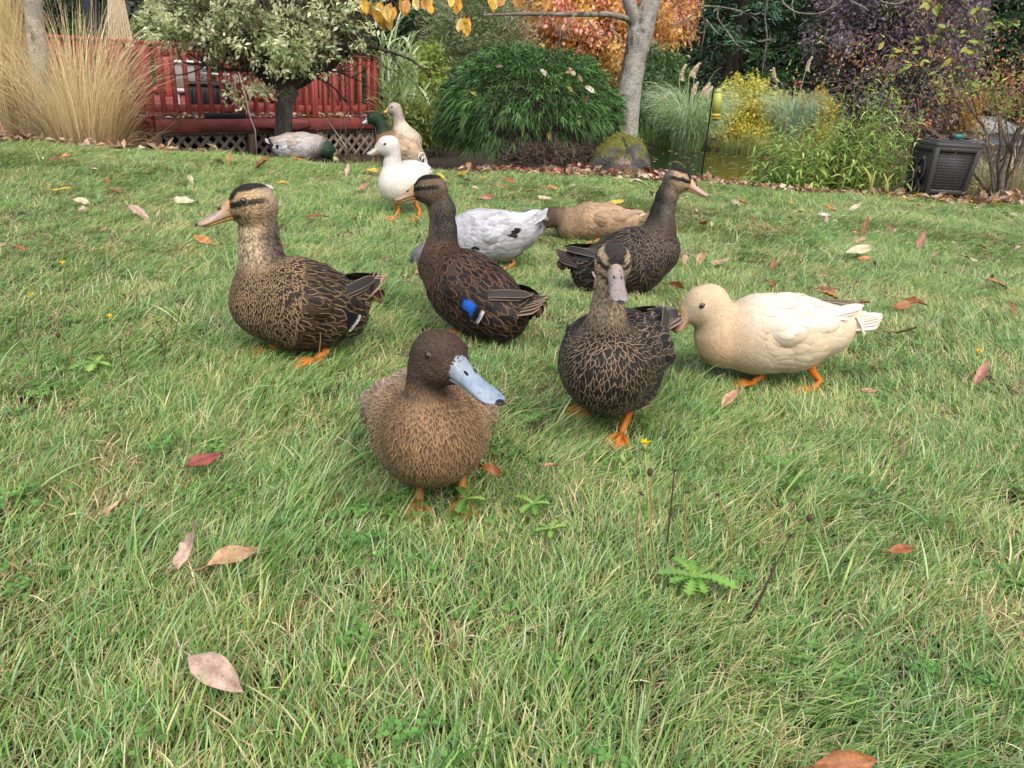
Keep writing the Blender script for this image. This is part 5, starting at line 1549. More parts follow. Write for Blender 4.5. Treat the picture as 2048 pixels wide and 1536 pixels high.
def plume_mat(name, edge=True, rough=0.6, spec=0.2, sheen=0.05):
    """Feather: centre colour Ca, margin colour Cb, margin position in Cb's alpha, thin shaft line."""
    m, nt, out = new_mat(name)
    a = N(nt, 'ShaderNodeAttribute', _attribute_name='Ca')
    b = N(nt, 'ShaderNodeAttribute', _attribute_name='Cb')
    e = N(nt, 'ShaderNodeAttribute', _attribute_name='edge')
    lo = math_n(nt, 'SUBTRACT', b.outputs['Alpha'], 0.13)
    mr = N(nt, 'ShaderNodeMapRange'); mr.interpolation_type = 'SMOOTHSTEP'
    nt.links.new(e.outputs['Fac'], mr.inputs[0]); nt.links.new(lo, mr.inputs[1])
    nt.links.new(math_n(nt, 'ADD', b.outputs['Alpha'], 0.13), mr.inputs[2])
    c = mixc(nt, mr.outputs[0], a.outputs['Color'], b.outputs['Color'])
    nz = noise(nt, 260, 2, 0.6, 'Position')
    f = math_n(nt, 'MULTIPLY_ADD', nz, 0.5); nt.nodes[-1].inputs[2].default_value = 0.75
    c = mixc(nt, 1.0, c, f, 'MULTIPLY')
    p = N(nt, 'ShaderNodeBsdfPrincipled', Roughness=rough)
    p.inputs['Specular IOR Level'].default_value = spec
    p.inputs['Sheen Weight'].default_value = sheen
    p.inputs['Sheen Roughness'].default_value = 0.4
    nt.links.new(c, p.inputs['Base Color'])
    nt.links.new(p.outputs[0], out.inputs[0])
    return m
PLUME = plume_mat('feather')
GLOSS = plume_mat('glossy_feather', rough=0.5, spec=0.25, sheen=0.0)

def bill_mat(name, c1, c2, cbase=None):
    m, nt, out = new_mat(name)
    nz = noise(nt, 45, 4, 0.6, 'Object'); n2 = noise(nt, 160, 3, 0.7, 'Object')
    a = N(nt, 'ShaderNodeAttribute', _attribute_name='Col')
    c = ramp(nt, nz, [(0.35, c1), (0.68, c2)])
    c = mixc(nt, a.outputs['Fac'], c, tuple(cbase or c1))
    d = ramp(nt, n2, [(0.33, (0.38, 0.32, 0.30)), (0.43, (1, 1, 1))])
    c = mixc(nt, 0.8, c, mixc(nt, 1.0, c, d, 'MULTIPLY'))
    p = N(nt, 'ShaderNodeBsdfPrincipled', Roughness=0.34)
    p.inputs['Specular IOR Level'].default_value = 0.5
    p.inputs['Subsurface Weight'].default_value = 0.08
    p.inputs['Subsurface Radius'].default_value = (0.006, 0.003, 0.002)
    nt.links.new(c, p.inputs['Base Color'])
    nt.links.new(p.outputs[0], out.inputs[0])
    return m

EYE = flat_mat('eye_dark', (0.018, 0.010, 0.006), 0.06, 0.8, coat=0.6)
NAIL = flat_mat('bill_nail', (0.02, 0.02, 0.022), 0.35)
NOSTRIL = flat_mat('nostril', (0.015, 0.01, 0.008), 0.6)
LEG_MATS = {}
def leg_mat(c):
    k = tuple(c)
    if k not in LEG_MATS:
        LEG_MATS[k] = surf_mat('leg_skin', tuple(0.75 * np.array(c)), tuple(c), 60, 0.45, 0.4, 0.002)
    return LEG_MATS[k]

F_ROWS = np.array([0.0, 0.3, 0.62, 0.86, 1.0])
F_W = np.array([0.35, 0.85, 1.0, 0.68, 0.12])
S_ROWS = np.array([0.0, 0.55, 1.0]); S_W = np.array([0.5, 1.0, 0.15])

def feathers(P, n, flow, L, W, ca, cb, f, lift, rows=F_ROWS, wts=F_W, camber=0.12, sink=0.0012, r=None):
    """Overlapping contour feathers that hug the surface f = 0. Returns V, Q, Ca, Cb, edge."""
    M, S = len(P), len(rows)
    fl = nrm(flow - n * (flow * n).sum(1, keepdims=True))
    sd = np.cross(n, fl)
    C = P[:, None] + fl[:, None] * (rows[None, :, None] - 0.15) * L[:, None, None]
    d = f(C.reshape(-1, 3)).reshape(M, S)
    C = C - n[:, None] * d[..., None]
    off = -sink + (lift[:, None] + sink) * rows[None] ** 0.8
    C = C + n[:, None] * off[..., None]
    Wd = 0.5 * W[:, None] * wts[None]
    cam_ = (camber * W)[:, None, None] * n[:, None] * wts[None, :, None]
    Lf = C - sd[:, None] * Wd[..., None]; Rt = C + sd[:, None] * Wd[..., None]
    # the sides follow the curve of the body too
    for A in (Lf, Rt):
        dd = f(A.reshape(-1, 3)).reshape(M, S)
        A -= n[:, None] * np.clip(dd - off, -0.02, 0.02)[..., None] * 0.85
    V = np.stack([Lf, C + cam_, Rt], 2).reshape(-1, 3)
    base = (np.arange(M) * S * 3)[:, None, None]; i = (np.arange(S - 1) * 3)[None, :, None]; j = np.arange(2)[None, None]
    Q = np.stack([base + i + j, base + i + j + 1, base + i + 3 + j + 1, base + i + 3 + j], -1).reshape(-1, 4)
    e = np.zeros((S, 3)); e[:, 0] = 1; e[:, 2] = 1; e[:, 1] = .8 * np.clip((rows - 0.62) / 0.38, 0, 1) ** 1.3; e[0] = 0.2
    edge = np.tile(e.ravel(), M)
    return V, Q, np.repeat(ca, S * 3, 0), np.repeat(cb, S * 3, 0), edge

def long_feather(base, tip, nrm_v, W, ca, cb, ew=0.75, bow=0.0, camber=0.14, bands=None, S=9, tipw=0.35):
    """One long quill feather from base to tip, slightly bowed and cambered."""
    t = np.linspace(0, 1, S)
    d = tip - base; L = np.linalg.norm(d)
    n = nrm(nrm_v - d * np.dot(nrm_v, d) / L ** 2); s = np.cross(n, d / L)
    C = base + d * t[:, None] + n * (bow * L * np.sin(np.pi * t))[:, None]
    w = 0.5 * W * np.interp(t, [0, .12, .5, .8, .93, 1], [.35, .75, 1, .95, .7, tipw * .3])
    V = np.stack([C - s * w[:, None], C + n * (camber * w)[:, None], C + s * w[:, None]], 1).reshape(-1, 3)
    # thickness: a second skin just below
    V2 = V - n * 0.0008
    i = (np.arange(S - 1) * 3)[:, None]; j = np.arange(2)[None]
    Q = np.stack([i + j, i + j + 1, i + 3 + j + 1, i + 3 + j], -1).reshape(-1, 4)
    Q = np.concatenate([Q, (Q + S * 3)[:, ::-1]])
    e = np.zeros((S, 3)); e[:, 0] = e[:, 2] = 1; e[:, 1] = np.clip((t - .85) / .15, 0, 1)
    ca = np.tile(np.asarray(ca, float), (S, 1)); cbb = np.tile(np.append(cb, ew), (S, 1))
    if bands:
        for t0, t1, c, c_e in bands:
            mk_ = (t >= t0) & (t <= t1)
            ca[mk_] = c; cbb[mk_, :3] = c_e
    Ca = np.repeat(ca, 3, 0); Cb = np.repeat(cbb, 3, 0)
    return mesh_data('feather', np.concatenate([V, V2]), Q, None, {'Ca': np.concatenate([Ca, Ca]), 'Cb': np.concatenate([Cb, Cb])}, {'edge': np.concatenate([e.ravel(), e.ravel()])})

def voxel_pick(P, d, r):
    """One random point per cell, so that points stand roughly d apart."""
    o = r.permutation(len(P)); P = P[o]
    k = np.floor(P / np.asarray(d).reshape(-1, 1)[o] if np.ndim(d) else P / d).astype(np.int64)
    key = k[:, 0] * 73856093 ^ k[:, 1] * 19349663 ^ k[:, 2] * 83492791
    _, ix = np.unique(key, return_index=True)
    return o[ix]

def lattice(cfun, fsdf, t0, t1, Lf, Wf, Llen, up, lat, rad, r):
    """Staggered rows of points round a limb: centre line cfun(t), row step from the feather length."""
    P, t, row = [], t0, 0
    while t < t1:
        W = Wf(t); c = cfun(t)
        n = max(6, int(2 * np.pi * rad * .95 / (W * .80)))
        ph = (np.arange(n) + .5 * (row % 2) + r.normal(0, .22, n)) / n * 2 * np.pi
        tt = t + r.normal(0, .17, n) * Lf(t) / Llen
        cc = np.stack([cfun(v) for v in tt])
        P.append(cc + rad * (np.cos(ph)[:, None] * lat + np.sin(ph)[:, None] * up))
        t += .42 * Lf(t) / Llen; row += 1
    P = np.concatenate(P)
    for _ in range(5):
        g = grad(fsdf, P); P = P - g * fsdf(P)[:, None]
    return P, grad(fsdf, P)

def duck(spec):
    r = np.random.default_rng(spec['seed'])
    foot = at(*spec['foot'], z=0.0)
    D0 = foot[1]
    def node(q):
        p = at(q[0], q[1], D=D0 + (q[3] if len(q) > 3 else 0.0))
        return p, pxm(p, q[2])
    body = [node(q) for q in spec['body']]
    neck = [node(q) for q in spec['neck']]
    H, s = node(spec['head'])
    bx = spec['bill']
    tip = at(bx[0], bx[1], D=D0 + bx[2])
    tx = spec['tail']
    ttip = at(tx[0], tx[1], D=D0 + tx[2])
    rm = max(b[1] for b in body)
    fine = spec.get('fine', 1.0)
    # head frame
    zup = np.array([0, 0, 1.0])
    d = nrm(tip - H); lef = nrm(np.cross(zup, d)); upb = np.cross(d, lef)
    th = spec.get('droop', math.radians(13))
    fwd = d * math.cos(th) + upb * math.sin(th); hup = np.cross(fwd, lef)
    # body frame
    B0, B1 = body[0][0], body[-1][0]
    A = nrm(B1 - B0); Lb = np.linalg.norm(B1 - B0)
    bup = nrm(zup - A * (zup @ A)); blat = np.cross(A, bup)
    hp = lambda a, b, c: H + s * (a * fwd + b * lef + c * hup)
    # --- primitives
    bprims = []
    for i in range(len(body) - 1):
        bprims.append((body[i][0], body[i + 1][0], body[i][1], body[i + 1][1], 0.25 * rm))
    tb = B1 + 0.66 * (ttip - B1)
    bprims.append((B1, tb, body[-1][1] * 0.84, body[-1][1] * 0.30, 0.22 * rm))
    bel = spec.get('belly')
    if bel:
        for q in bel:
            p, rr = node(q); bprims.append((p, p + A * 0.01, rr, rr, 0.3 * rm))
    nprims = []
    chain = neck + [(H - fwd * 0.15 * s - hup * 0.25 * s, s * 0.72)]
    for i in range(len(chain) - 1):
        nprims.append((chain[i][0], chain[i + 1][0], chain[i][1], chain[i + 1][1], 0.16 * rm if i == 0 else 0.35 * s))
    hs = spec.get('headshape', 1.0)
    hprims = [(hp(-.18, 0, .02), hp(.22, 0, .06), .90 * s, .86 * s, .5 * s),
              (hp(.2, 0, -.05), hp(1.12 * hs, 0, -.20), .78 * s, .40 * s, .4 * s),
              (hp(.25, .28, -.28), hp(.62, .16, -.32), .56 * s, .40 * s, .3 * s),
              (hp(.25, -.28, -.28), hp(.62, -.16, -.32), .56 * s, .40 * s, .3 * s)]
    fb = make_sdf(bprims); fn = make_sdf(nprims); fh = make_sdf(hprims)
    prims = bprims + nprims + hprims
    f = make_sdf(prims)
    # --- continuous skin
    ends = np.array([p[0] for p in prims] + [p[1] for p in prims]); rad = np.array([p[2] for p in prims] + [p[3] for p in prims])
    lo = (ends - rad[:, None]).min(0) - 0.03; hi = (ends + rad[:, None]).max(0) + 0.03
    hres = (0.0058 if fine >= 1 else 0.0085)
    V, Q = surfnet(f, lo, hi, hres)
    # --- coordinates on the duck
    nk = np.array([c[0] for c in chain])
    def coords(P, n):
        q = (P - H) / s
        X = dict(hf=q @ fwd, hl=np.abs(q @ lef), hu=q @ hup, P=P, n=n)
        dh, dn, db = fh(P), fn(P), fb(P)
        X['dh'], X['dn'], X['db'] = dh, dn, db
        # neck parameter
        best = np.full(len(P), 1e9); nt_ = np.zeros(len(P)); tg = np.zeros((len(P), 3)); acc = 0
        ln = np.linalg.norm(np.diff(nk, axis=0), axis=1); tot = ln.sum()
        for i in range(len(nk) - 1):
            ba = nk[i + 1] - nk[i]; t = np.clip((P - nk[i]) @ ba / (ba @ ba), 0, 1)
            dd = np.linalg.norm(P - nk[i] - t[:, None] * ba, axis=1)
            m = dd < best; best[m] = dd[m]
            nt_[m] = (acc + t[m] * ln[i]) / tot; tg[m] = -ba / ln[i]
            acc += ln[i]
        X['nt'], X['ntan'] = nt_, tg
        k = 0.18 * s
        wh = np.exp(-np.maximum(dh, 0) / k); wn_ = np.exp(-np.maximum(dn, 0) / k); wb = np.exp(-np.maximum(db, 0) / k)
        # an inner chain does not claim what lies on the surface of another
        sm = wh + wn_ + wb + 1e-9
        X['wh'], X['wn'], X['wb'] = wh / sm, wn_ / sm, wb / sm
        X['bs'] = (P - B0) @ A / Lb
        X['bu'] = (P - B0 - np.outer((P - B0) @ A, A)) @ bup / rm
        X['bl'] = np.abs((P - B0) @ blat) / rm
        X['nu'] = n @ bup; X['na'] = n @ A; X['nf'] = n @ fwd; X['nl'] = np.abs(n @ blat)
        flow = wh[:, None] * (-fwd) + wn_[:, None] * tg + wb[:, None] * (A + 2.8 * np.clip(-X['na'] + .05, 0, 1)[:, None] * (-bup) - 0.10 * bup)
        X['flow'] = flow
        X['r'] = r.uniform(0, 1, len(P))
        return X
    pat = spec['pattern']
    root = empty('duck', foot, spec['label'], 'duck', 'ducks on the lawn')
    n = grad(f, V)
    X = coords(V, n)
    ca, cb, ew = pat(X)
    skin_c = ca * 0.75 + cb * 0.25
    if spec.get('skin_mix') is not None:
        skin_c = ca * (1 - spec['skin_mix']) + cb * spec['skin_mix']
    body_o = mk('body', V, Q, mat=PLUME, parent=root, cols={'Ca': skin_c, 'Cb': np.concatenate([skin_c, np.ones((len(V), 1))], 1)}, attrs={'edge': np.zeros(len(V))})
    # --- wings
    wl, wtipsc = [], spec.get('wing', {})
    wprims = {}
    side_up = wtipsc.get('up', 0.0); wlen = wtipsc.get('len', 1.0); blg = wtipsc.get('bulge', 0.02)
    for sg in (-1, 1):
        def wp(t, l, u):
            # centre line of the body at t (0 breast .. 1 rump)
            pts = np.array([b[0] for b in body]); tt = np.linspace(0, 1, len(body))
            tc = np.clip(t, 0, 1)
            c = np.array([np.interp(tc, tt, pts[:, i]) for i in range(3)]) + A * Lb * (t - tc)
            return c + blat * sg * l * rm + bup * u * rm
        wprims[sg] = [(wp(.08, .36, .22 + side_up), wp(.50, .60 + blg, .20 + side_up), .36 * rm, .45 * rm, .2 * rm),
                      (wp(.50, .60 + blg, .20 + side_up), wp(.88, .44 + blg, .24 + side_up), .45 * rm, .28 * rm, .2 * rm),
                      (wp(.88, .44 + blg, .24 + side_up), wp(1.08 + .16 * wlen, .22, .34 + side_up), .28 * rm, .07 * rm, .2 * rm)]
    union = make_sdf(prims + [(p[0], p[1], p[2], p[3], 0.03 * rm) for sg in (-1, 1) for p in wprims[sg]])
    Lw = wtipsc.get('len', 1.0)
    for sg in (-1, 1):
        fw = make_sdf(wprims[sg])
        e = np.array([p[0] for p in wprims[sg]] + [p[1] for p in wprims[sg]]); rr = np.array([p[2] for p in wprims[sg]] + [p[3] for p in wprims[sg]])
        Vw, Qw = surfnet(fw, (e - rr[:, None]).min(0) - .02, (e + rr[:, None]).max(0) + .02, hres * 1.25)
        nw = grad(fw, Vw); Xw = coords(Vw, nw); Xw['wing'] = np.ones(len(Vw), bool)
        ca, cb, ew = pat(Xw)
        sk = ca * 0.8 + cb * 0.2
        wo = mk('wing', Vw, Qw, mat=PLUME, parent=root, cols={'Ca': sk, 'Cb': np.concatenate([sk, np.ones((len(Vw), 1))], 1)}, attrs={'edge': np.zeros(len(Vw))})
        # coverts
        ws = fine ** -.5 * spec.get('fsz', 1.0)
        lfun = lambda t: rm * (0.19 + 0.33 * np.clip(t, 0, 1)) * ws
        wfun = lambda t: rm * (0.092 + 0.135 * np.clip(t, 0, 1)) * ws
        rp, g = lattice(lambda t: wp(t, .5 - .22 * np.clip(t - .5, 0, 1), .22 + side_up), fw, -.05, 1.02, lfun, wfun, Lb, bup, blat * sg, .42 * rm, r)
        keep = f(rp) > -0.004
        rp, g = rp[keep], g[keep]
        ts = np.clip((rp - B0) @ A / Lb, -.2, 1.3)
        Lf, Wf = lfun(ts), wfun(ts)
        Xc = coords(rp, g); Xc['wing'] = np.ones(len(rp), bool)
        ca, cb, ew = pat(Xc)
        jit = r.uniform(.75, 1.25, (len(rp), 1)) * (1 + .2 * vnoise(rp, 14, 7))[:, None]
        jit = 1 + (jit - 1) * spec.get('jit', 1.0)
        fl = np.tile(A * 1.0 - bup * 0.10, (len(rp), 1)) + r.normal(0, .07, (len(rp), 3))
        Vf, Qf, Ca, Cb, ed = feathers(rp, g, fl, Lf, Wf, ca * jit, np.concatenate([cb * jit, ew[:, None]], 1), fw, (0.034 * rm) * (.5 + r.uniform(0, 1, len(rp)) ** 2 * 1.4) * spec.get('lift', 1.0) + 0.001, r=r)
        tag(mk('covert_feathers', Vf, Qf, mat=PLUME, parent=wo, cols={'Ca': Ca, 'Cb': Cb}, attrs={'edge': ed}), kind='stuff')
        # flight feathers
        fc = spec['flight']
        def onskin(t, l, u, off):
            p = wp(t, l, u + side_up)
            for _ in range(3):
                gg = grad(union, p[None])[0]; p = p - gg * float(union(p[None])[0])
            return p + gg * off, gg
        nprim = 7
        for i in range(nprim):
            a = i / (nprim - 1)
            b0, g0 = onskin(.62 + .10 * a, .60 - .10 * a, .0 + .30 * a, -.006 * rm / .11)
            t1 = B1 + (ttip - B1) * (.05 + .62 * Lw * a) + blat * sg * rm * (.44 - .33 * a) + bup * rm * (.10 + .14 * a + side_up + wtipsc.get('tipup', 0) * a)
            _, g1 = onskin(1.0, .4 - .2 * a, .2 + .3 * a, 0)
            me = long_feather(b0, t1, g0 * .5 + g1 * .5 + blat * sg * .3 + bup * .25, .25 * rm, fc[0] * r.uniform(.75, 1.2), fc[1], .82, .04)
            link('flight_feather', me, GLOSS, wo)
        spc = spec.get('speculum')
        if spc is not None:
            for i in range(5):
                a = i / 4
                su = spec.get('spec_u', 0.0)
                b0, g0 = onskin(spec.get('spec_t', .50) + .03 * a, .80, -.10 + su + .25 * a, spec.get('spec_off', -.010 * rm / .11))
                t1, g1 = onskin(.93 + .05 * a, .62, -.16 + su + .20 * a, .006 + .0022 * i)
                dk = np.array([.012, .012, .014])
                me = long_feather(b0, t1, g0 + g1, .24 * rm, fc[0], fc[0], .8, .02, bands=[(0, .42, fc[0], fc[0]), (.43, .55, np.array([.75] * 3) if spc[1] else dk, np.array([.6] * 3) if spc[1] else dk), (.56, .80, spc[0], spc[0] * .7), (.81, .93, dk, dk), (.94, 1, np.array([.8] * 3), np.array([.8] * 3))], S=13, tipw=2.2)
                link('speculum_feather', me, GLOSS, wo)
    # --- contour feathers on body, neck and head
    tri_c = V[Q].mean(1)
    rp = np.repeat(tri_c, 5, 0) + r.normal(0, hres * .45, (len(tri_c) * 5, 3))
    g = grad(f, rp); rp = rp - g * f(rp)[:, None]
    fz = spec.get('fsz', 1.0)
    lbf = lambda t: fz * rm * (0.20 + 0.22 * np.clip(t + .05, 0, 1))
    wbf = lambda t: fz * rm * (0.078 + 0.12 * np.clip(t + .05, 0, 1))
    bpts = np.array([b[0] for b in body] + [tb]); btt = np.append(np.linspace(0, 1, len(body)), 1 + np.linalg.norm(tb - B1) / Lb)
    cl = lambda t: np.array([np.interp(t, btt, bpts[:, i]) for i in range(3)])
    fs = fine ** -.5
    lp, lg = lattice(cl, f, .16, btt[-1] - .1 * rm / Lb, lambda t: lbf(t) * fs, lambda t: wbf(t) * fs, Lb, bup, blat, .7 * rm, r)
    def sizes(P, n):
        X = coords(P, n)
        L_ = X['wh'] * .20 * s + X['wn'] * .30 * s + X['wb'] * lbf(X['bs'])
        W_ = X['wh'] * .085 * s + X['wn'] * .12 * s + X['wb'] * wbf(X['bs'])
        return X, L_ / fine ** .7, W_ / fine ** .7
    X, Lf, Wf = sizes(rp, g)
    onb = (X['wb'] > .55) & (X['bs'] > .21)
    rp, g, Lf, Wf = rp[~onb], g[~onb], Lf[~onb], Wf[~onb]
    pk = voxel_pick(rp, 0.78 * Wf, r)
    rp, g, Lf, Wf = rp[pk], g[pk], Lf[pk], Wf[pk]
    X2, L2, W2 = sizes(lp, lg)
    on2 = (X2['wb'] > .55) & (X2['bs'] > .12)
    rp = np.concatenate([rp, lp[on2]]); g = np.concatenate([g, lg[on2]]); Lf = np.concatenate([Lf, L2[on2]]); Wf = np.concatenate([Wf, W2[on2]])
    tdir = nrm(ttip - B1)
    endcap = ((g @ tdir) > .60) & (np.linalg.norm(rp - tb, axis=1) < body[-1][1] * .55)
    rp, g, Lf, Wf = rp[~endcap], g[~endcap], Lf[~endcap], Wf[~endcap]
    # leave the bill root and the eyes bare
    X = coords(rp, g)
    eyeq = np.stack([X['hf'] - .42, X['hu'] - .30], -1)
    ok = ~((X['hf'] > 1.32 * hs) & (X['wh'] > .4)) & ~((np.linalg.norm(eyeq, axis=1) < .16) & (X['hl'] > .3) & (X['wh'] > .3))
    allw = make_sdf([(p[0], p[1], p[2], p[3], .01) for sg in (-1, 1) for p in wprims[sg]])
    ok &= allw(rp) > np.where(X['bs'] < .3, -0.03, -0.004)
    out_ = union(rp); rp = rp - grad(union, rp) * out_[:, None]; g = grad(union, rp)
    rp, g, Lf, Wf = rp[ok], g[ok], Lf[ok], Wf[ok]
    X = {k: v[ok] for k, v in X.items()}
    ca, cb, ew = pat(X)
    jit = r.uniform(.75, 1.25, (len(rp), 1)) * (1 + .22 * vnoise(rp, 16, 7))[:, None]
    jit = 1 + (jit - 1) * spec.get('jit', 1.0)
    lift = ((0.026 + .010 * sstep(.1, .5, X['bs'])) * rm * X['wb'] + (0.045 * s) * X['wn'] + 0.035 * s * X['wh']) * (.5 + r.uniform(0, 1, len(rp)) ** 2 * 1.3) * (1 + .6 * vnoise(rp, 22, 3)) * spec.get('lift', 1.0)
    fl = X['flow'] + r.normal(0, .10, (len(rp), 3))
    small = (X['wh'] + X['wn']) > .5
    for sel, rows, wts, nm in ((~small, F_ROWS, F_W, 'body_feathers'), (small, S_ROWS, S_W, 'neck_feathers')):
        if sel.sum() == 0: continue
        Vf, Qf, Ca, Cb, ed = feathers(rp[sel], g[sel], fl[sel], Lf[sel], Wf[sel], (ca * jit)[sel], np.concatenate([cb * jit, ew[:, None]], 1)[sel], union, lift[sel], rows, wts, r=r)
        tag(mk(nm, Vf, Qf, mat=PLUME, parent=body_o, cols={'Ca': Ca, 'Cb': Cb}, attrs={'edge': ed}), kind='stuff')
    # --- tail
    tc = spec['tailc']
    nt_ = 9; tl = ttip - B1; base_c = B1 + tl * .22
    tlat = nrm(np.cross(tl, bup)); tup = nrm(np.cross(tlat, tl))
    spread = spec.get('fan', .30)
    for i in range(nt_):
        a = (i - 4) / 4
        b0 = base_c + tlat * a * .22 * body[-1][1]
        t1 = B1 + tl * (1.0 - .14 * a * a) + tlat * a * spread * np.linalg.norm(tl) + tup * (-.10 * a * a + spec.get('vee', 0) * abs(a)) * np.linalg.norm(tl)
        me = long_feather(b0 + tup * .002 * (4 - abs(i - 4)), t1, tup + tlat * a * .3, .46 * body[-1][1] + .014, tc[0] * r.uniform(.85, 1.15), tc[1], .78, .03)
        link('tail_feather', me, GLOSS if spec.get('glossy', True) else PLUME, root)
    if spec.get('curl') is not None:
        for k in range(2):
            t = np.linspace(0, 1, 12); an = t * 4.2
            R_ = .035 - .01 * k
            c0 = B1 + tl * .55 + tup * .02
            C = c0[None] + nrm(tl)[None] * (R_ * np.sin(an))[:, None] + tup[None] * (R_ * (1 - np.cos(an)))[:, None] + tlat * (.012 * (k - .5))
            Vt, Qt, Tt = tube_geo(C, np.linspace(.007, .002, 12), 6)
            ccc = np.tile(spec['curl'], (len(Vt), 1))
            mk('curled_tail_feather', Vt, Qt, Tt, GLOSS, root, {'Ca': ccc, 'Cb': np.concatenate([ccc, np.ones((len(Vt), 1))], 1)}, {'edge': np.zeros(len(Vt))})
    # --- bill
    b0 = hp(.98, 0, -.20); ax = nrm(tip - b0); Lbill = np.linalg.norm(tip - b0)
    bl_ = nrm(np.cross(hup, ax)); bu_ = np.cross(ax, bl_)
    tS = np.array([0, .08, .18, .3, .45, .6, .72, .82, .9, .95, .985, 1.0])
    wS = np.array([.48, .47, .45, .43, .43, .46, .49, .49, .44, .35, .20, .05]) * s * spec.get('billw', 1.0)
    hS = np.array([.66, .60, .50, .40, .32, .26, .22, .19, .16, .125, .08, .02]) * s * spec.get('billh', 1.0)
    lS = np.array([.22, .20, .17, .15, .13, .12, .11, .10, .085, .065, .04, .01]) * s
    arch = .10 * s * (tS - tS ** 2) * -1.2 + .10 * s * np.clip(tS - .8, 0, 1) * 1.0
    ph = np.linspace(0, 2 * np.pi, 20, endpoint=False)
    ring = []
    for t_, w_, h_, l_, a_ in zip(tS, wS, hS, lS, arch):
        cx = np.sign(np.cos(ph)) * np.abs(np.cos(ph)) ** .8 * w_
        sy = np.where(np.sin(ph) > 0, np.abs(np.sin(ph)) ** 1.15 * h_, -np.abs(np.sin(ph)) ** .7 * l_)
        ring.append(b0 + ax * t_ * Lbill + bl_ * cx[:, None] + bu_ * (sy + a_)[:, None])
    Vb = np.concatenate(ring); ns = 20
    i = np.arange(len(tS) - 1)[:, None] * ns; j = np.arange(ns)[None]; jn = (j + 1) % ns
    Qb = np.stack([i + j, i + jn, i + ns + jn, i + ns + j], -1).reshape(-1, 4)
    basef = np.repeat(np.clip(1 - tS / .35, 0, 1) * 0.9, ns)
    bm = bill_mat('bill_skin', *spec['billc'])
    bo = mk('bill', Vb, Qb, mat=bm, parent=root, cols={'Col': np.repeat(basef[:, None], 3, 1)})
    # lower mandible
    ring = []
    for t_, w_, l_, a_ in zip(tS * .95, wS * .86, lS, arch):
        cx = np.cos(ph) * w_; sy = np.sin(ph) * np.where(np.sin(ph) > 0, l_ * .3, l_ * 1.3)
        ring.append(b0 + ax * t_ * Lbill + bl_ * cx[:, None] + bu_ * (sy + a_ - l_ * 1.0)[:, None])
    lb = mk('lower_bill', np.concatenate(ring), Qb, mat=bill_mat('lower_bill_skin', spec['billc'][-1], spec['billc'][-1]), parent=bo, cols={'Col': np.zeros((len(Vb), 3))})
    axm = np.stack([ax, bl_, bu_])
    Vn, Qn = sphere_geo(b0 + ax * Lbill * .955 + bu_ * (.045 * s), np.array([.105 * Lbill, .21 * s, .075 * s]), ax=axm)
    if spec.get('nail', True): mk('bill_nail', Vn, Qn, mat=NAIL, parent=bo)
    for sg in (-1, 1):
        t_ = .30; h_ = np.interp(t_, tS, hS) + np.interp(t_, tS, arch)
        Vn, Qn = sphere_geo(b0 + ax * Lbill * t_ + bl_ * sg * .20 * s + bu_ * h_ * .86, np.array([.15 * s, .045 * s, .075 * s]), 10, 6, axm)
        mk('nostril', Vn, Qn, mat=NOSTRIL, parent=bo)
        # eye on the side of the head
        p = hp(.42, sg * 1.2, .30)
        for _ in range(6):
            gg = grad(f, p[None])[0]; p = p - (lef * sg) * float(f(p[None])[0]) * 0.9
        re = spec.get('eye', .165) * s
        Vn, Qn = sphere_geo(p - lef * sg * re * .35, re)
        eo = mk('eye', Vn, Qn, mat=EYE, parent=root)
        tt = np.linspace(0, 2 * np.pi, 17)
        Cn = p + re * .12 * lef * sg + re * 1.02 * (np.cos(tt)[:, None] * fwd + np.sin(tt)[:, None] * hup * .85)
        Vt, Qt, _ = tube_geo(Cn, re * .20, 6, False)
        lid = np.tile(spec.get('lid', np.array([.10, .08, .06])), (len(Vt), 1))
        mk('eyelid', Vt, Qt, mat=PLUME, parent=eo, cols={'Ca': lid, 'Cb': np.concatenate([lid, np.ones((len(Vt), 1))], 1)}, attrs={'edge': np.zeros(len(Vt))})
    # --- legs
    lm = leg_mat(spec.get('legc', (0.55, 0.22, 0.035)))
    head_dir = nrm(-(A - zup * (A @ zup)))
    hlat = np.cross(head_dir, zup)
    for lg in spec.get('legs', []):
        hip, ft = lg[:2]
        dd = lg[2] if len(lg) > 2 else 0.0
        f0 = at(ft[0], ft[1], z=0.012)
        h0 = at(hip[0], hip[1], D=D0 - .12 * rm + dd)
        R0 = .085 * rm
        kn = h0 * .5 + f0 * .5 - head_dir * .02
        Vt, Qt, Tt = tube_geo([h0 + zup * .03, h0, kn, f0 + zup * .008, f0 - zup * .004], [R0 * 2.0, R0 * 1.35, R0 * .95, R0 * .95, R0 * .8], 9)
        lo_ = mk('leg', Vt, Qt, Tt, lm, root)
        g_ = G(); tips = []
        for k in (-1, 0, 1):
            tp = f0 + head_dir * (.62 if k == 0 else .52) * rm * 1.0 + hlat * k * .30 * rm; tp[2] = 0.006
            Vt, Qt, Tt = tube_geo([f0, f0 * .5 + tp * .5 + zup * .006, tp], [R0 * .8, R0 * .62, R0 * .4], 7)
            g_.add(Vt, Qt, Tt); tips.append(tp)
        bk = f0 - head_dir * .14 * rm
        Vt, Qt, Tt = tube_geo([f0, bk], [R0 * .5, R0 * .3], 6); g_.add(Vt, Qt, Tt)
        web = np.array([f0 + zup * .004, tips[0], tips[0] * .5 + tips[1] * .5 - head_dir * .05 * rm, tips[1], tips[1] * .5 + tips[2] * .5 - head_dir * .05 * rm, tips[2]])
        wt = np.array([[0, 1, 2], [0, 2, 3], [0, 3, 4], [0, 4, 5]])
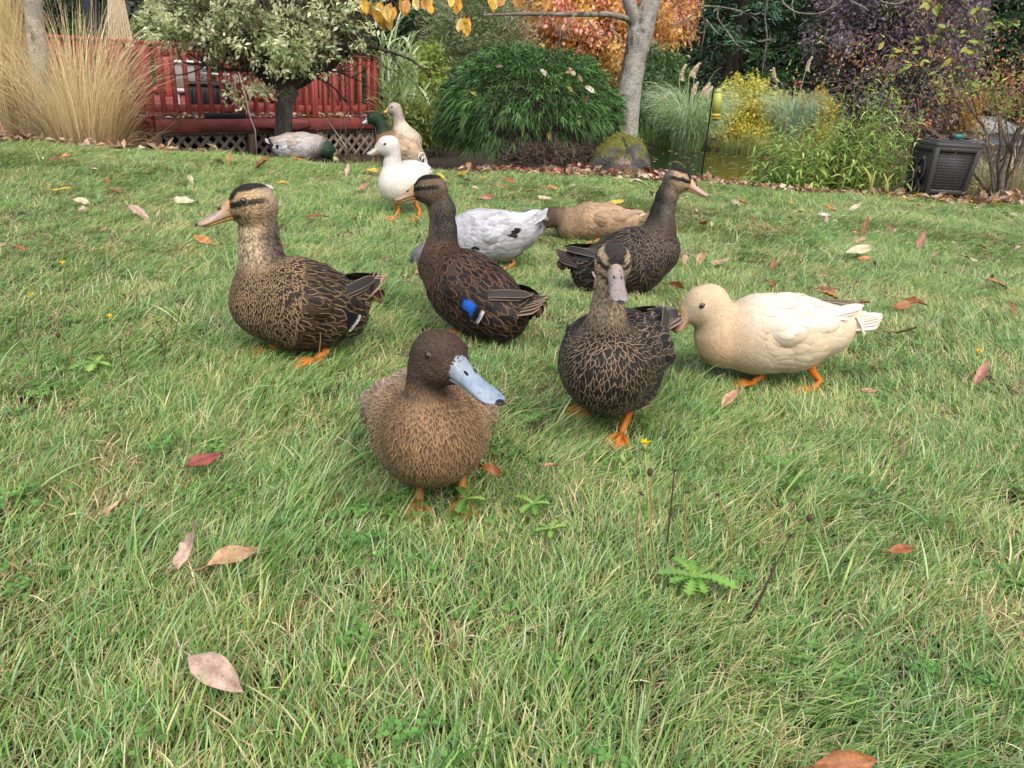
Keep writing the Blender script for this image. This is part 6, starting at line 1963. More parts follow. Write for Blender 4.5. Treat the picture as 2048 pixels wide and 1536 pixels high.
        g_.add(web + zup * .002, None, wt); g_.add(web - zup * .002, None, wt[:, ::-1])
        g_.build('foot', lm, lo_)
    return root

# --- plumage patterns: give centre colour, margin colour, margin start for every point
def C3(*c): return np.array(c, float)
def lerp(a, b, w):
    return a * (1 - w[:, None]) + b * w[:, None]

def hen_pattern(tan=C3(.55, .395, .225), neckc=C3(.45, .35, .235), nape=C3(.12, .10, .08), dark=C3(.019, .0145, .0115), lace=C3(.29, .20, .11), crown=C3(.014, .012, .012), breast_ew=.66):
    def pat(X):
        n = len(X['nt'])
        hf, hl, hu = X['hf'], X['hl'], X['hu']
        nz = vnoise(X['P'], 38, 5); speck = (X['r'] < .33)
        # head
        hd = np.tile(tan, (n, 1)) * (0.85 + .3 * X['r'][:, None])
        hd = lerp(hd, neckc * .95, sstep(.1, -.7, hf))
        hd = np.where((speck & (hu < .2))[:, None], hd * .62, hd)
        cr = sstep(.60, .72, hu + .10 * np.clip(hf, -1, 1.2) - .10 * hl) * sstep(1.35, 1.25, hf)
        cr = np.maximum(cr, sstep(.5, .62, hu + .26 * hf) * sstep(.52, .40, hl) * (hf > .5))
        line_c = .20 + .10 * np.clip(.4 - hf, 0, 2) * .3 - .16 * np.clip(hf - .5, 0, 1)
        el = sstep(.17, .09, np.abs(hu - line_c)) * sstep(-.75, -.3, hf) * (hl > .15) * sstep(1.35, 1.2, hf)
        jaw = sstep(.15, .07, np.abs(hu + .42)) * sstep(.75, .85, hf) * (hf < 1.2)
        hd = lerp(hd, crown, np.clip(np.maximum(np.maximum(cr, el), jaw * .8), 0, 1))
        # neck: pale in front, dark behind
        w = sstep(.35, -.55, X['n'] @ fwd_of(X))
        nk = lerp(np.tile(neckc, (n, 1)), nape, w)
        nk = nk * (0.75 + .5 * X['r'][:, None])
        nk = np.where((X['r'] < .25)[:, None], nk * .55, nk)
        low = sstep(.42, .12, X['nt'])
        c_b = np.tile(dark, (n, 1)) * (.8 + .5 * X['r'][:, None])
        e_b = np.tile(lace, (n, 1))
        brs = sstep(.55, .10, X['bs'])
        e_b = lerp(e_b * .72, lace * 1.05, brs)
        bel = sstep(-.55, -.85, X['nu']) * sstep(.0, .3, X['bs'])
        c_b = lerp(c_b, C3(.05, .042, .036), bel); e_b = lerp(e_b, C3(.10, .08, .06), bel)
        if 'wing' in X:
            c_b = np.tile(dark, (n, 1)) * (.8 + .4 * X['r'][:, None]); e_b = lerp(np.tile(lace * .80, (n, 1)), lace * 1.0, brs)
        wh, wn, wb = X['wh'], X['wn'], X['wb']
        wnb = wn * (1 - low); wbb = wb + wn * low
        t = (wh + wnb + wbb)[:, None]
        ca = (hd * wh[:, None] + nk * wnb[:, None] + c_b * wbb[:, None]) / t
        cb = (hd * wh[:, None] + nk * 1.15 * wnb[:, None] + e_b * wbb[:, None]) / t
        ew = np.where(wbb > .4, breast_ew * brs + .74 * (1 - brs), .75)
        if 'wing' in X: ew = np.clip(breast_ew + .04 + .16 * sstep(0, .5, X['bs']), 0, .82)
        return ca, cb, ew
    return pat

def fwd_of(X):
    # forward direction of the bird from its neck: recovered from head frame gradients
    return X.get('fwdv', CURRENT['fwd'])
CURRENT = {'fwd': np.array([0, -1.0, 0])}

def khaki_pattern(head=C3(.062, .042, .030), nk_c=C3(.16, .105, .062), br=C3(.125, .070, .034), edge=C3(.33, .215, .12), back=C3(.24, .17, .115), back_e=C3(.42, .33, .245), belly=None):
    def pat(X):
        n = len(X['nt'])
        hd = np.tile(head, (n, 1)) * (.85 + .3 * X['r'][:, None])
        hd = lerp(hd, head * 1.55, sstep(.25, -.2, X['hu']) * sstep(-.6, .2, X['hf']))
        w = sstep(.85, .25, X['nt'])
        nk = lerp(np.tile(head * 1.15, (n, 1)), nk_c, w) * (.8 + .4 * X['r'][:, None])
        fr = sstep(.45, -.05, X['bs'])
        fr = np.maximum(fr, sstep(.25, -.55, X['nu']))
        cb_ = lerp(np.tile(back, (n, 1)), br, fr); eb_ = lerp(np.tile(back_e, (n, 1)), edge, fr)
        low = sstep(.45, .10, X['nt'])
        wh, wn, wb = X['wh'], X['wn'] * (1 - low), X['wb'] + X['wn'] * low
        t = (wh + wn + wb)[:, None]
        ca = (hd * wh[:, None] + nk * wn[:, None] + cb_ * wb[:, None]) / t
        cb = (hd * wh[:, None] * 1.05 + nk * 1.3 * wn[:, None] + eb_ * wb[:, None]) / t
        ew = np.where(wb > .4, .55 * fr + .62 * (1 - fr), .75)
        return ca, cb, ew
    return pat

def pale_pattern(head, neckc, breast, body, back, spots=None, rump=None, lower=None, split=None):
    """Plain or softly blended birds; spots = (colour, threshold)."""
    def pat(X):
        n = len(X['nt'])
        b = lerp(np.tile(body, (n, 1)), breast, sstep(.42, -.15, X['bs']))
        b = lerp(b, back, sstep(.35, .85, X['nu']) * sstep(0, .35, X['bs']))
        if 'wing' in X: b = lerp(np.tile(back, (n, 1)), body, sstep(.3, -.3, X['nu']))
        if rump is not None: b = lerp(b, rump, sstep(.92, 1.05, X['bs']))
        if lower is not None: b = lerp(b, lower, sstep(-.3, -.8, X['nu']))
        nk = lerp(np.tile(neckc, (n, 1)), head, sstep(.45, .9, X['nt']))
        if split is not None:
            nk = np.where((X['nt'] > split[0])[:, None], split[1], nk)
        hd = np.tile(head, (n, 1))
        low = sstep(.35, .05, X['nt'])
        wh, wn, wb = X['wh'], X['wn'] * (1 - low), X['wb'] + X['wn'] * low
        t = (wh + wn + wb)[:, None]
        c = (hd * wh[:, None] + nk * wn[:, None] + b * wb[:, None]) / t
        if spots is not None:
            k = vnoise(X['P'], spots[2], 9)
            m = sstep(spots[1], spots[1] + .05, k) * (X['wb'] > .4) * (X['nu'] > -.4)
            c = lerp(c, spots[0], m)
        c = c * (.93 + .14 * X['r'][:, None])
        return c, c * .94, np.full(n, .72)
    return pat

DK, TN = C3(.028, .023, .021), C3(.16, .12, .08)
BLUE = C3(.02, .13, .62)
ORANGE_LEG, BROWN_LEG = (0.60, 0.20, 0.03), (0.42, 0.20, 0.06)
WHITE = C3(.70, .69, .66)

DUCKS = [
 dict(seed=1, label='speckled brown duck facing left with striped face, nearest the red deck side of the lawn', foot=(620, 712),
      body=[(538, 602, 74, .0), (590, 606, 87, .0), (642, 616, 76, .03), (688, 622, 46, .07)], neck=[(528, 556, 54), (521, 508, 39), (517, 460, 34)],
      head=(508, 406, 40, -.01), bill=(395, 451, -.05), tail=(772, 552, .14), pattern=hen_pattern(), wing=dict(up=.05), flight=(DK, TN), tailc=(DK * 1.2, C3(.34, .25, .16)), fsz=1.1, speculum=(C3(.008, .010, .035), True),
      billc=((.46, .31, .22), (.30, .25, .25), (.56, .34, .12)), legs=[((548, 690), (545, 702), -.03), ((640, 690), (634, 722), .0)], legc=ORANGE_LEG, fan=.22, vee=.25),
 dict(seed=2, label='khaki brown duck with a pale blue bill, front most of the flock', foot=(900, 992),
      body=[(861, 866, 97, -.09), (860, 850, 114, .02), (858, 832, 100, .12), (856, 812, 68, .24)], neck=[(852, 806, 46, -.10), (850, 775, 32, -.10), (854, 745, 31, -.10)],
      head=(878, 712, 55, -.10), bill=(1000, 808, -.20), tail=(850, 782, .36), pattern=khaki_pattern(), wing=dict(bulge=.13, up=.03), flight=(C3(.22, .16, .11), C3(.4, .32, .24)), tailc=(C3(.22, .16, .11), C3(.4, .32, .24)),
      billh=.88, billc=((.24, .31, .40), (.33, .41, .50), (.27, .31, .36)), legs=[((930, 930), (922, 1000), .02), ((838, 960), (838, 1004), .02)], legc=BROWN_LEG, glossy=False, skin_mix=.5, eye=.17),
 dict(seed=3, label='dark brown duck with a bright blue wing patch, in the middle', foot=(935, 668),
      body=[(884, 532, 46, .10), (930, 575, 70, .02), (968, 604, 70, -.03), (1005, 630, 50, -.08)], neck=[(884, 500, 36, .12), (886, 462, 25, .12), (884, 420, 24, .12)],
      head=(862, 378, 29, .12), bill=(788, 401, .12), tail=(1098, 592, -.14), pattern=hen_pattern(C3(.20, .145, .085), C3(.15, .115, .078), C3(.055, .048, .042), C3(.014, .0125, .0115), C3(.22, .115, .068), breast_ew=.76), wing=dict(up=.02), flight=(DK, TN), tailc=(C3(.06, .045, .035), C3(.34, .26, .17)), speculum=(BLUE, False), spec_t=.40, spec_off=.005, spec_u=.10, fsz=1.15,
      billc=((.40, .27, .16), (.30, .22, .17), (.55, .34, .15)), legs=[((930, 655), (925, 668), .0)], legc=ORANGE_LEG, fan=.26),
 dict(seed=4, label='dark brown duck with neck stretched up, facing right behind the front row', foot=(1250, 592),
      body=[(1308, 502, 50, .0), (1268, 520, 62, .0), (1225, 535, 56, .0), (1190, 545, 42, .0)], neck=[(1320, 455, 32), (1325, 425, 22), (1334, 392, 20)],
      head=(1354, 360, 24, .0), bill=(1417, 393, -.02), tail=(1110, 498, .0), pattern=hen_pattern(C3(.52, .385, .23), C3(.14, .12, .10), C3(.04, .036, .034), C3(.013, .0118, .0112), C3(.19, .145, .105), breast_ew=.76), fsz=1.25, wing=dict(up=.10, tipup=.0), flight=(C3(.024, .02, .019), C3(.12, .1, .08)), tailc=(C3(.026, .022, .02), C3(.1, .08, .07)), speculum=(BLUE, True),
      billc=((.52, .34, .28), (.42, .30, .27), (.55, .36, .18)), legs=[((1230, 575), (1228, 592), .0)], legc=ORANGE_LEG, fan=.25),
 dict(seed=5, label='dark speckled duck walking straight at the camera with a long grey bill', foot=(1245, 862),
      body=[(1213, 735, 86, -.06), (1224, 722, 99, .03), (1242, 705, 84, .12), (1268, 682, 52, .22)], neck=[(1212, 662, 48, -.04), (1215, 612, 30, -.04), (1219, 570, 27, -.04)],
      head=(1226, 522, 36, -.04), bill=(1241, 606, -.15), tail=(1342, 616, .38), pattern=hen_pattern(C3(.42, .32, .20), C3(.30, .23, .155), C3(.07, .06, .05), C3(.014, .0122, .0112), C3(.25, .185, .12), C3(.022, .022, .025), breast_ew=.76), fsz=1.45, wing=dict(up=.02, bulge=.05), flight=(DK, TN), tailc=(C3(.05, .045, .045), C3(.26, .2, .16)), speculum=(C3(.02, .03, .1), True),
      billc=((.32, .26, .25), (.24, .22, .235), (.34, .26, .21)), legs=[((1258, 815), (1243, 868), .0), ((1160, 790), (1166, 812), .03)], legc=ORANGE_LEG, fan=.22, vee=.1, headshape=1.0, droop=math.radians(8)),
 dict(seed=6, label='cream buff duck stepping left with its head lowered', foot=(1570, 770),
      body=[(1450, 678, 58, .0), (1520, 668, 76, .0), (1585, 665, 74, .0), (1650, 660, 50, .0)], neck=[(1436, 655, 45), (1428, 632, 38)],
      head=(1412, 607, 40, .0), bill=(1345, 663, -.01), tail=(1764, 627, .0), droop=math.radians(22), pattern=pale_pattern(C3(.66, .52, .35), C3(.60, .46, .30), C3(.54, .39, .245), C3(.68, .57, .42), C3(.76, .68, .56), lower=C3(.60, .51, .39)), wing=dict(up=.08, len=.95, tipup=.1, bulge=.06), flight=(C3(.78, .75, .70), C3(.62, .55, .45)), tailc=(C3(.78, .74, .66), C3(.66, .58, .48)),
      billc=((.52, .34, .22), (.44, .33, .27), (.58, .36, .12)), legs=[((1513, 735), (1507, 768), .03), ((1622, 740), (1627, 780), -.02)], legc=(0.72, 0.21, 0.02), lift=.4, jit=.3, fsz=1.5, fan=.2, eye=.14, nail=False),
 dict(seed=7, label='white duck standing upright beside the pale buff one, facing left', foot=(815, 432), fine=.6,
      body=[(793, 370, 36, -.02), (808, 367, 40, .04), (825, 358, 35, .10), (838, 348, 22, .16)], neck=[(786, 345, 24, -.02), (785, 325, 16, -.02), (785, 308, 14, -.02)],
      head=(777, 291, 20, -.02), bill=(734, 309, -.05), tail=(856, 335, .24), pattern=pale_pattern(C3(.64, .62, .60), WHITE, C3(.70, .68, .61), WHITE, WHITE), flight=(WHITE, WHITE * .9), tailc=(WHITE, WHITE * .9),
      billc=((.52, .50, .42), (.42, .43, .42), (.55, .45, .22)), legs=[((793, 408), (792, 434), .0), ((832, 408), (838, 436), .02)], legc=ORANGE_LEG, curl=WHITE, lift=.4, jit=.3, nail=False, lid=C3(.7, .68, .66)),
 dict(seed=8, label='drake with a dark green head and brown breast behind the white duck', foot=(815, 333), fine=.5,
      body=[(775, 292, 24, .0), (798, 300, 28, .0), (820, 308, 25, .0), (838, 316, 15, .0)], neck=[(770, 272, 18), (764, 254, 10), (757, 243, 10)],
      head=(748, 236, 12.5, .0), bill=(724, 247, -.02), tail=(858, 324, .0), pattern=pale_pattern(C3(.018, .04, .02), C3(.22, .12, .06), C3(.20, .11, .055), C3(.44, .35, .27), C3(.40, .30, .21), rump=C3(.02, .02, .02), split=(.25, C3(.02, .045, .024))), flight=(C3(.5, .41, .32), C3(.6, .5, .4)), tailc=(C3(.03, .03, .03), C3(.1, .1, .1)),
      billc=((.42, .48, .55), (.5, .53, .56), (.4, .42, .45)), legs=[((805, 325), (805, 336), .0)], legc=ORANGE_LEG, curl=C3(.015, .015, .015)),
 dict(seed=9, label='pale buff duck with a yellow bill and long upright neck by the tall reeds', foot=(816, 331), fine=.5,
      body=[(806, 268, 20, .12), (815, 284, 26, .12), (820, 302, 22, .14), (824, 314, 14, .16)], neck=[(802, 256, 16, .12), (798, 240, 10, .12), (795, 228, 9.5, .12)],
      head=(789, 217, 12, .12), bill=(767, 225, .10), tail=(836, 326, .2), pattern=pale_pattern(C3(.42, .37, .34), C3(.52, .45, .38), C3(.60, .51, .40), C3(.66, .58, .46), C3(.60, .53, .44)), flight=(C3(.6, .53, .44), C3(.66, .58, .5)), tailc=(C3(.6, .53, .44), C3(.66, .58, .5)),
      billc=((.62, .42, .06), (.66, .48, .10), (.62, .42, .06)), legs=[((815, 318), (815, 332), .12)], legc=ORANGE_LEG, nail=False),
 dict(seed=10, label='grey mallard drake with green head buried in the grass by the deck', foot=(600, 316), fine=.5,
      body=[(632, 292, 22, .0), (605, 293, 26, .0), (578, 294, 25, .0), (558, 292, 17, .0)], neck=[(640, 296, 17), (648, 298, 15)],
      head=(655, 301, 15, .0), bill=(676, 322, -.02), tail=(531, 276, .0), pattern=pale_pattern(C3(.012, .045, .022), C3(.014, .05, .024), C3(.40, .37, .36), C3(.50, .49, .50), C3(.42, .36, .32), rump=C3(.02, .02, .03)), flight=(C3(.34, .29, .25), C3(.42, .37, .33)), tailc=(C3(.10, .09, .09), C3(.7, .7, .7)), speculum=(C3(.03, .04, .30), True),
      billc=((.4, .4, .2), (.4, .4, .2), (.4, .4, .2)), legs=[((590, 310), (590, 318), .0)], legc=ORANGE_LEG),
 dict(seed=11, label='white and grey duck with black splashes, head down behind the blue winged duck', foot=(1000, 534), fine=.8,
      body=[(915, 482, 46, .0), (960, 474, 52, .0), (1005, 472, 48, .0), (1042, 462, 34, .0)], neck=[(885, 492, 30), (858, 505, 20)],
      head=(842, 512, 19, -.02), bill=(824, 545, -.04), tail=(1096, 416, .0), droop=math.radians(20), pattern=pale_pattern(C3(.16, .16, .18), C3(.34, .34, .37), C3(.36, .37, .41), C3(.38, .39, .43), C3(.50, .51, .55), spots=(C3(.02, .02, .022), .82, 26.), lower=C3(.36, .36, .38)), flight=(C3(.74, .74, .76), C3(.8, .8, .82)), tailc=(C3(.74, .75, .78), C3(.7, .7, .74)),
      billc=((.2, .22, .2), (.25, .26, .24), (.2, .2, .2)), legs=[((1018, 515), (1018, 538), .0)], legc=BROWN_LEG, lift=.5, fan=.16),
 dict(seed=12, label='light brown duck grazing left with a darker brown head', foot=(1200, 482), fine=.7,
      body=[(1142, 448, 30, .0), (1180, 443, 36, .0), (1215, 443, 34, .0), (1250, 445, 24, .0)], neck=[(1130, 440, 24), (1116, 436, 19)],
      head=(1101, 435, 18, .0), bill=(1076, 472, -.02), tail=(1304, 425, .0), droop=math.radians(20), pattern=khaki_pattern(C3(.10, .068, .045), C3(.17, .11, .07), C3(.30, .20, .12), C3(.36, .25, .155), C3(.38, .26, .155), C3(.44, .32, .21)), wing=dict(up=.04), flight=(C3(.34, .24, .16), C3(.55, .46, .36)), tailc=(C3(.3, .2, .13), C3(.4, .29, .2)),
      billc=((.2, .22, .22), (.25, .26, .26), (.2, .2, .2)), legs=[((1190, 470), (1190, 486), .0)], legc=BROWN_LEG, fan=.16, glossy=False, skin_mix=.5),
]
for sp in DUCKS:
    f0 = at(*sp['foot'], z=0.0)
    a_ = at(sp['body'][0][0], sp['body'][0][1], D=f0[1] + sp['body'][0][3]); b_ = at(sp['body'][-1][0], sp['body'][-1][1], D=f0[1] + sp['body'][-1][3])
    v = a_ - b_; v[2] = 0
    CURRENT['fwd'] = nrm(v)
    duck(sp)
# ------------------------------------------------------------------ fallen leaves on the lawn, weed stalks, rosettes
LC = dict(orange=[.62, .30, .10], rust=[.42, .17, .06], brown=[.34, .18, .09], dark=[.13, .06, .035], tan=[.58, .42, .27], cream=[.76, .68, .48], beige=[.70, .52, .42],
          yellow=[.72, .50, .08], pink=[.60, .30, .23], red=[.42, .13, .11], white=[.80, .78, .72], peach=[.68, .42, .26], lemon=[.78, .62, .10])
# x, y, length px, direction (degrees in the picture, 0 = right, 90 = away), colour, curl, label
FALLEN = [
 (410, 912, 78, 35, 'red', .35, 'broad pinkish red leaf alone in the grass left of the khaki duck'),
 (378, 1100, 84, 50, 'beige', .6, 'curled pale brown leaf beside the long orange one in the left foreground'),
 (470, 1106, 120, 32, 'peach', .5, 'long orange and tan leaf twisting in the left foreground'),
 (432, 1350, 130, -50, 'beige', .35, 'largest pale pinkish beige leaf at the bottom left'),
 (232, 1012, 50, 30, 'tan', .6, 'small rolled tan leaf half sunk in grass far left'),
 (1806, 1096, 58, 12, 'rust', .3, 'lone rust leaf in the right foreground grass'),
 (1690, 1526, 130, 5, 'rust', .35, 'big rust leaf cut by the bottom edge of the picture'),
 (980, 938, 44, -20, 'rust', .7, 'crumpled rust leaf right of the khaki duck legs'),
 (1102, 932, 30, 10, 'pink', .4, 'small pink leaf in grass between the khaki and grey billed ducks'),
 (1292, 632, 44, 10, 'peach', .5, 'pale orange leaf behind the neck of the duck walking at the camera'),
 (838, 556, 38, -60, 'peach', .4, 'tan leaf at the breast of the blue winged duck'),
 (408, 477, 46, -10, 'orange', .25, 'orange leaf under the bill of the left speckled duck'),
 (632, 429, 48, -15, 'rust', .25, 'smooth red brown leaf right of the left duck head'),
 (372, 398, 50, 5, 'cream', .4, 'big pale cream yellow leaf behind the left duck bill'),
 (277, 420, 46, -12, 'beige', .6, 'twisted pinkish beige leaf left of the speckled duck bill'),
 (120, 379, 44, 4, 'lemon', .3, 'yellow leaf in the far left lawn'),
 (161, 399, 34, 6, 'cream', .3, 'pale yellow leaf just below the yellow one at far left'),
 (214, 360, 20, -30, 'rust', .5, 'small rust leaf above the dark flat one at far left'),
 (231, 377, 30, 2, 'brown', .4, 'dark orange flat leaf right of the yellow leaf at far left'),
 (109, 320, 22, 0, 'brown', .4, 'brown leaf near the far left edge of the lawn'),
 (133, 318, 26, 10, 'orange', .4, 'orange leaf touching the brown one at the far left lawn edge'),
 (188, 340, 22, -10, 'cream', .5, 'small cream leaf at the upper left of the lawn'),
 (381, 357, 24, -60, 'cream', .7, 'tiny upright cream leaf behind the left duck head'),
 (10, 488, 22, 10, 'tan', .4, 'tan leaf at the very left edge of the picture'),
 (36, 490, 26, 0, 'rust', .4, 'red brown leaf next to the tan one at the left edge'),
 (176, 413, 16, 0, 'orange', .4, 'tiny orange leaf near the pale yellow leaf'),
 (567, 362, 30, 5, 'yellow', .4, 'yellow leaf behind the left duck, towards the deck'),
 (540, 374, 18, 8, 'white', .5, 'little white curled leaf below the yellow leaf near the deck'),
 (547, 346, 22, 0, 'tan', .4, 'tan leaf in front of the grazing mallard drake'),
 (526, 331, 36, 30, 'brown', .7, 'crumpled brown leaf in front of the mallard drake tail'),
 (437, 324, 34, 35, 'tan', .6, 'long tan leaf standing up before the deck lattice'),
 (460, 322, 20, 80, 'orange', .6, 'upright orange leaf beside the long tan one before the deck'),
 (565, 485, 24, 0, 'orange', .3, 'faded orange leaf right behind the left duck neck'),
 (697, 344, 26, 60, 'beige', .6, 'curled pinkish leaf left of the white duck'),
 (743, 342, 28, 10, 'yellow', .3, 'yellow leaf under the bill of the white duck'),
 (725, 377, 26, 40, 'pink', .4, 'pink tan leaf left of the white duck breast'),
 (882, 353, 24, -12, 'lemon', .3, 'yellow leaf right of the white duck tail'),
 (925, 347, 36, -25, 'yellow', .4, 'long yellow leaf above the blue winged duck head'),
 (933, 362, 18, 0, 'dark', .4, 'dark brown leaf just below the long yellow leaf'),
 (1019, 360, 22, 0, 'rust', .5, 'rust leaf in front of the round shrub'),
 (968, 358, 20, 5, 'yellow', .4, 'dull yellow leaf between the dark and rust ones'),
 (997, 375, 24, -10, 'peach', .3, 'pale orange leaf below the rust one before the shrub'),
 (1104, 377, 26, 0, 'orange', .2, 'orange oval leaf above the light brown grazing duck'),
 (1059, 386, 16, 0, 'rust', .4, 'small rust leaf left of the orange oval leaf'),
 (1090, 397, 32, -8, 'cream', .5, 'thin cream leaf above the head of the grazing brown duck'),
 (1231, 403, 34, 18, 'lemon', .4, 'bright lemon yellow leaf above the back of the grazing brown duck'),
 (1303, 386, 18, -40, 'dark', .4, 'dark leaf left of the stretched neck duck'),
 (989, 420, 18, -20, 'orange', .4, 'small orange leaf behind the white splashed duck back'),
 (968, 399, 30, 20, 'pink', .5, 'pink leaf in the lawn above the white splashed duck'),
 (1277, 364, 34, -5, 'cream', .5, 'cream leaf on the soil in front of the boulder'),
 (1470, 410, 32, -35, 'cream', .5, 'cream leaf right of the stretched neck duck bill'),
 (1485, 404, 28, 10, 'rust', .5, 'rust leaf leaning on the cream one'),
 (1578, 406, 24, -5, 'yellow', .3, 'yellow leaf at the lawn edge below the weeds'),
 (1658, 417, 32, -5, 'orange', .3, 'pinkish orange leaf in the far right lawn'),
 (1705, 421, 30, 40, 'cream', .5, 'tented cream leaf left of the hose box'),
 (1599, 429, 22, -50, 'rust', .6, 'folded rust leaf in the far right lawn'),
 (1647, 434, 28, -5, 'white', .5, 'thin white curved leaf in the far right lawn'),
 (1727, 459, 32, 85, 'brown', .6, 'brown leaf standing on edge in the right lawn'),
 (1721, 482, 30, 40, 'tan', .6, 'greyish curled leaf below the standing brown leaf'),
 (1782, 456, 26, 15, 'brown', .5, 'brown leaf below the hose box'),
 (1512, 474, 20, -15, 'orange', .4, 'small bright orange leaf right of the stretched neck duck breast'),
 (1408, 452, 40, -40, 'orange', .5, 'long orange and tan leaf right of the stretched neck'),
 (1389, 430, 24, 0, 'pink', .3, 'round pinkish leaf beside the stretched neck'),
 (1412, 434, 20, -10, 'white', .4, 'thin white leaf right of the round pinkish one'),
 (1404, 512, 46, 55, 'peach', .6, 'upright tan curled leaf right of the dark duck breast'),
 (1370, 516, 26, 70, 'tan', .4, 'small upright tan leaf touching the dark duck breast'),
 (1436, 526, 40, 12, 'tan', .5, 'flat tan leaf right of the upright curled one'),
 (1547, 529, 28, 70, 'brown', .8, 'tightly curled brown leaf behind the buff duck'),
 (1543, 561, 20, 0, 'rust', .5, 'small rust leaf above the buff duck back'),
 (1716, 505, 52, 18, 'cream', .5, 'long pale cream leaf in the right lawn'),
 (1730, 519, 30, 15, 'orange', .4, 'orange brown leaf below the long cream leaf'),
 (1839, 485, 34, 70, 'pink', .6, 'pinkish brown leaf in the right lawn among stalks'),
 (1872, 516, 38, -60, 'peach', .4, 'peach leaf upright among the right stalks'),
 (1963, 496, 36, -60, 'peach', .4, 'peach orange leaf near the right edge'),
 (1936, 518, 46, -28, 'cream', .5, 'straight cream strip of leaf near the right edge'),
 (2021, 427, 32, -8, 'cream', .3, 'cream leaf at the right edge of the far lawn'),
 (1654, 576, 42, 0, 'brown', .5, 'broad brown leaf behind the buff duck tail'),
 (1658, 591, 38, -12, 'orange', .5, 'orange leaf in front of the broad brown leaf'),
 (1831, 606, 44, -10, 'rust', .6, 'bright rust leaf right of the buff duck tail'),
 (1802, 618, 40, 20, 'rust', .6, 'rust leaf left of and touching the bright rust one'),
 (1725, 611, 28, 5, 'red', .6, 'dark red leaf just above the buff duck tail tip'),
 (1800, 676, 60, -25, 'peach', .5, 'long orange tan leaf below the buff duck tail'),
 (1349, 570, 36, -20, 'orange', .5, 'orange leaf left above the buff duck head'),
 (1450, 578, 26, 30, 'orange', .4, 'orange leaf just behind the buff duck head'),
 (1461, 796, 56, 50, 'peach', .4, 'upright orange tan leaf below the buff duck breast'),
 (1740, 777, 36, 15, 'pink', .4, 'pink tan leaf right of the buff duck feet'),
 (1961, 752, 44, 60, 'pink', .5, 'dusty pink leaf among stalks at the right'),
 (2025, 617, 26, -40, 'rust', .5, 'curled rust leaf at the right edge'),
 (1994, 566, 44, 0, 'brown', .5, 'brown orange leaf at the right, above the curled rust one'),
 (1641, 552, 22, 20, 'tan', .4, 'small tan leaf above the broad brown leaf'),
]
def lawn_leaves():
    for i, (x, y, px, ang, c, curl, lab) in enumerate(FALLEN):
        r = np.random.default_rng(900 + i)
        h = .018 + r.uniform(0, .012); curl *= 1.25
        p = at(x, y, z=h + (.02 if y > 800 else .014))
        p[2] += float(ground_z(p[0], p[1]))
        a = math.radians(ang)
        # direction in the ground plane that shows at this angle, partly raised
        q = at(x + px * .5 * math.cos(a), y - px * .5 * math.sin(a) * .6, z=h + .02)
        d = q - p; d[2] = 0
        if np.linalg.norm(d) < 1e-4: d = np.array([1, 0, 0])
        d = nrm(d); d[2] = .55 * max(0, math.sin(a)) * (1 if 45 < ang < 135 else .25) + r.normal(0, .08)
        d = nrm(d)
        # true length so that the foreshortened leaf spans its size in the picture
        def proj(w):
            v = w - CAMP; f_ = v @ _F
            return np.array([v @ _R, -(v @ _U)]) * FPX / f_
        L = float(np.clip(px / max(np.linalg.norm(proj(p + d * .03) - proj(p - d * .03)) / .06, 1e-3), pxm(p, px) * .95, pxm(p, px) * 1.8))
        n = nrm(np.array([r.normal(0, .25), -.35 + r.normal(0, .2), 1.0]))
        o = drop_leaf(r, p - d * L * .5, L, pxm(p, px) * r.uniform(.40, .52), d, LC[c], 'fallen_leaf', DEAD, None, curl, n=n)
        tag(o, lab, 'leaf', 'fallen leaves on the lawn')
    # crumbs of many small leaves in the far lawn
    r = np.random.default_rng(990); n = 260
    x = r.uniform(-4, 5, n); y = r.uniform(3.4, 5.75, n) ; k = (r.uniform(0, 1, n) < .25 + .75 * sstep(-1, 3, x)); x, y = x[k], y[k]; n = len(x)
    P = np.stack([x, y, ground_z(x, y) + r.uniform(.02, .04, n)], -1)
    V, T = leaves_geo(P, rand_dir(r, n) * [1, 1, .4], nrm(rand_dir(r, n) * .6 + [0, 0, 1]), r.uniform(.02, .055, n), r.uniform(.012, .03, n), .4)
    tag(leafmesh('leaf_crumbs', V, T, np.repeat(palette(r, [LC['orange'], LC['tan'], LC['rust'], LC['beige'], LC['cream']], n), 4, 0), DEAD, None), 'small leaf fragments scattered over the far lawn', None, None, 'stuff')
lawn_leaves()

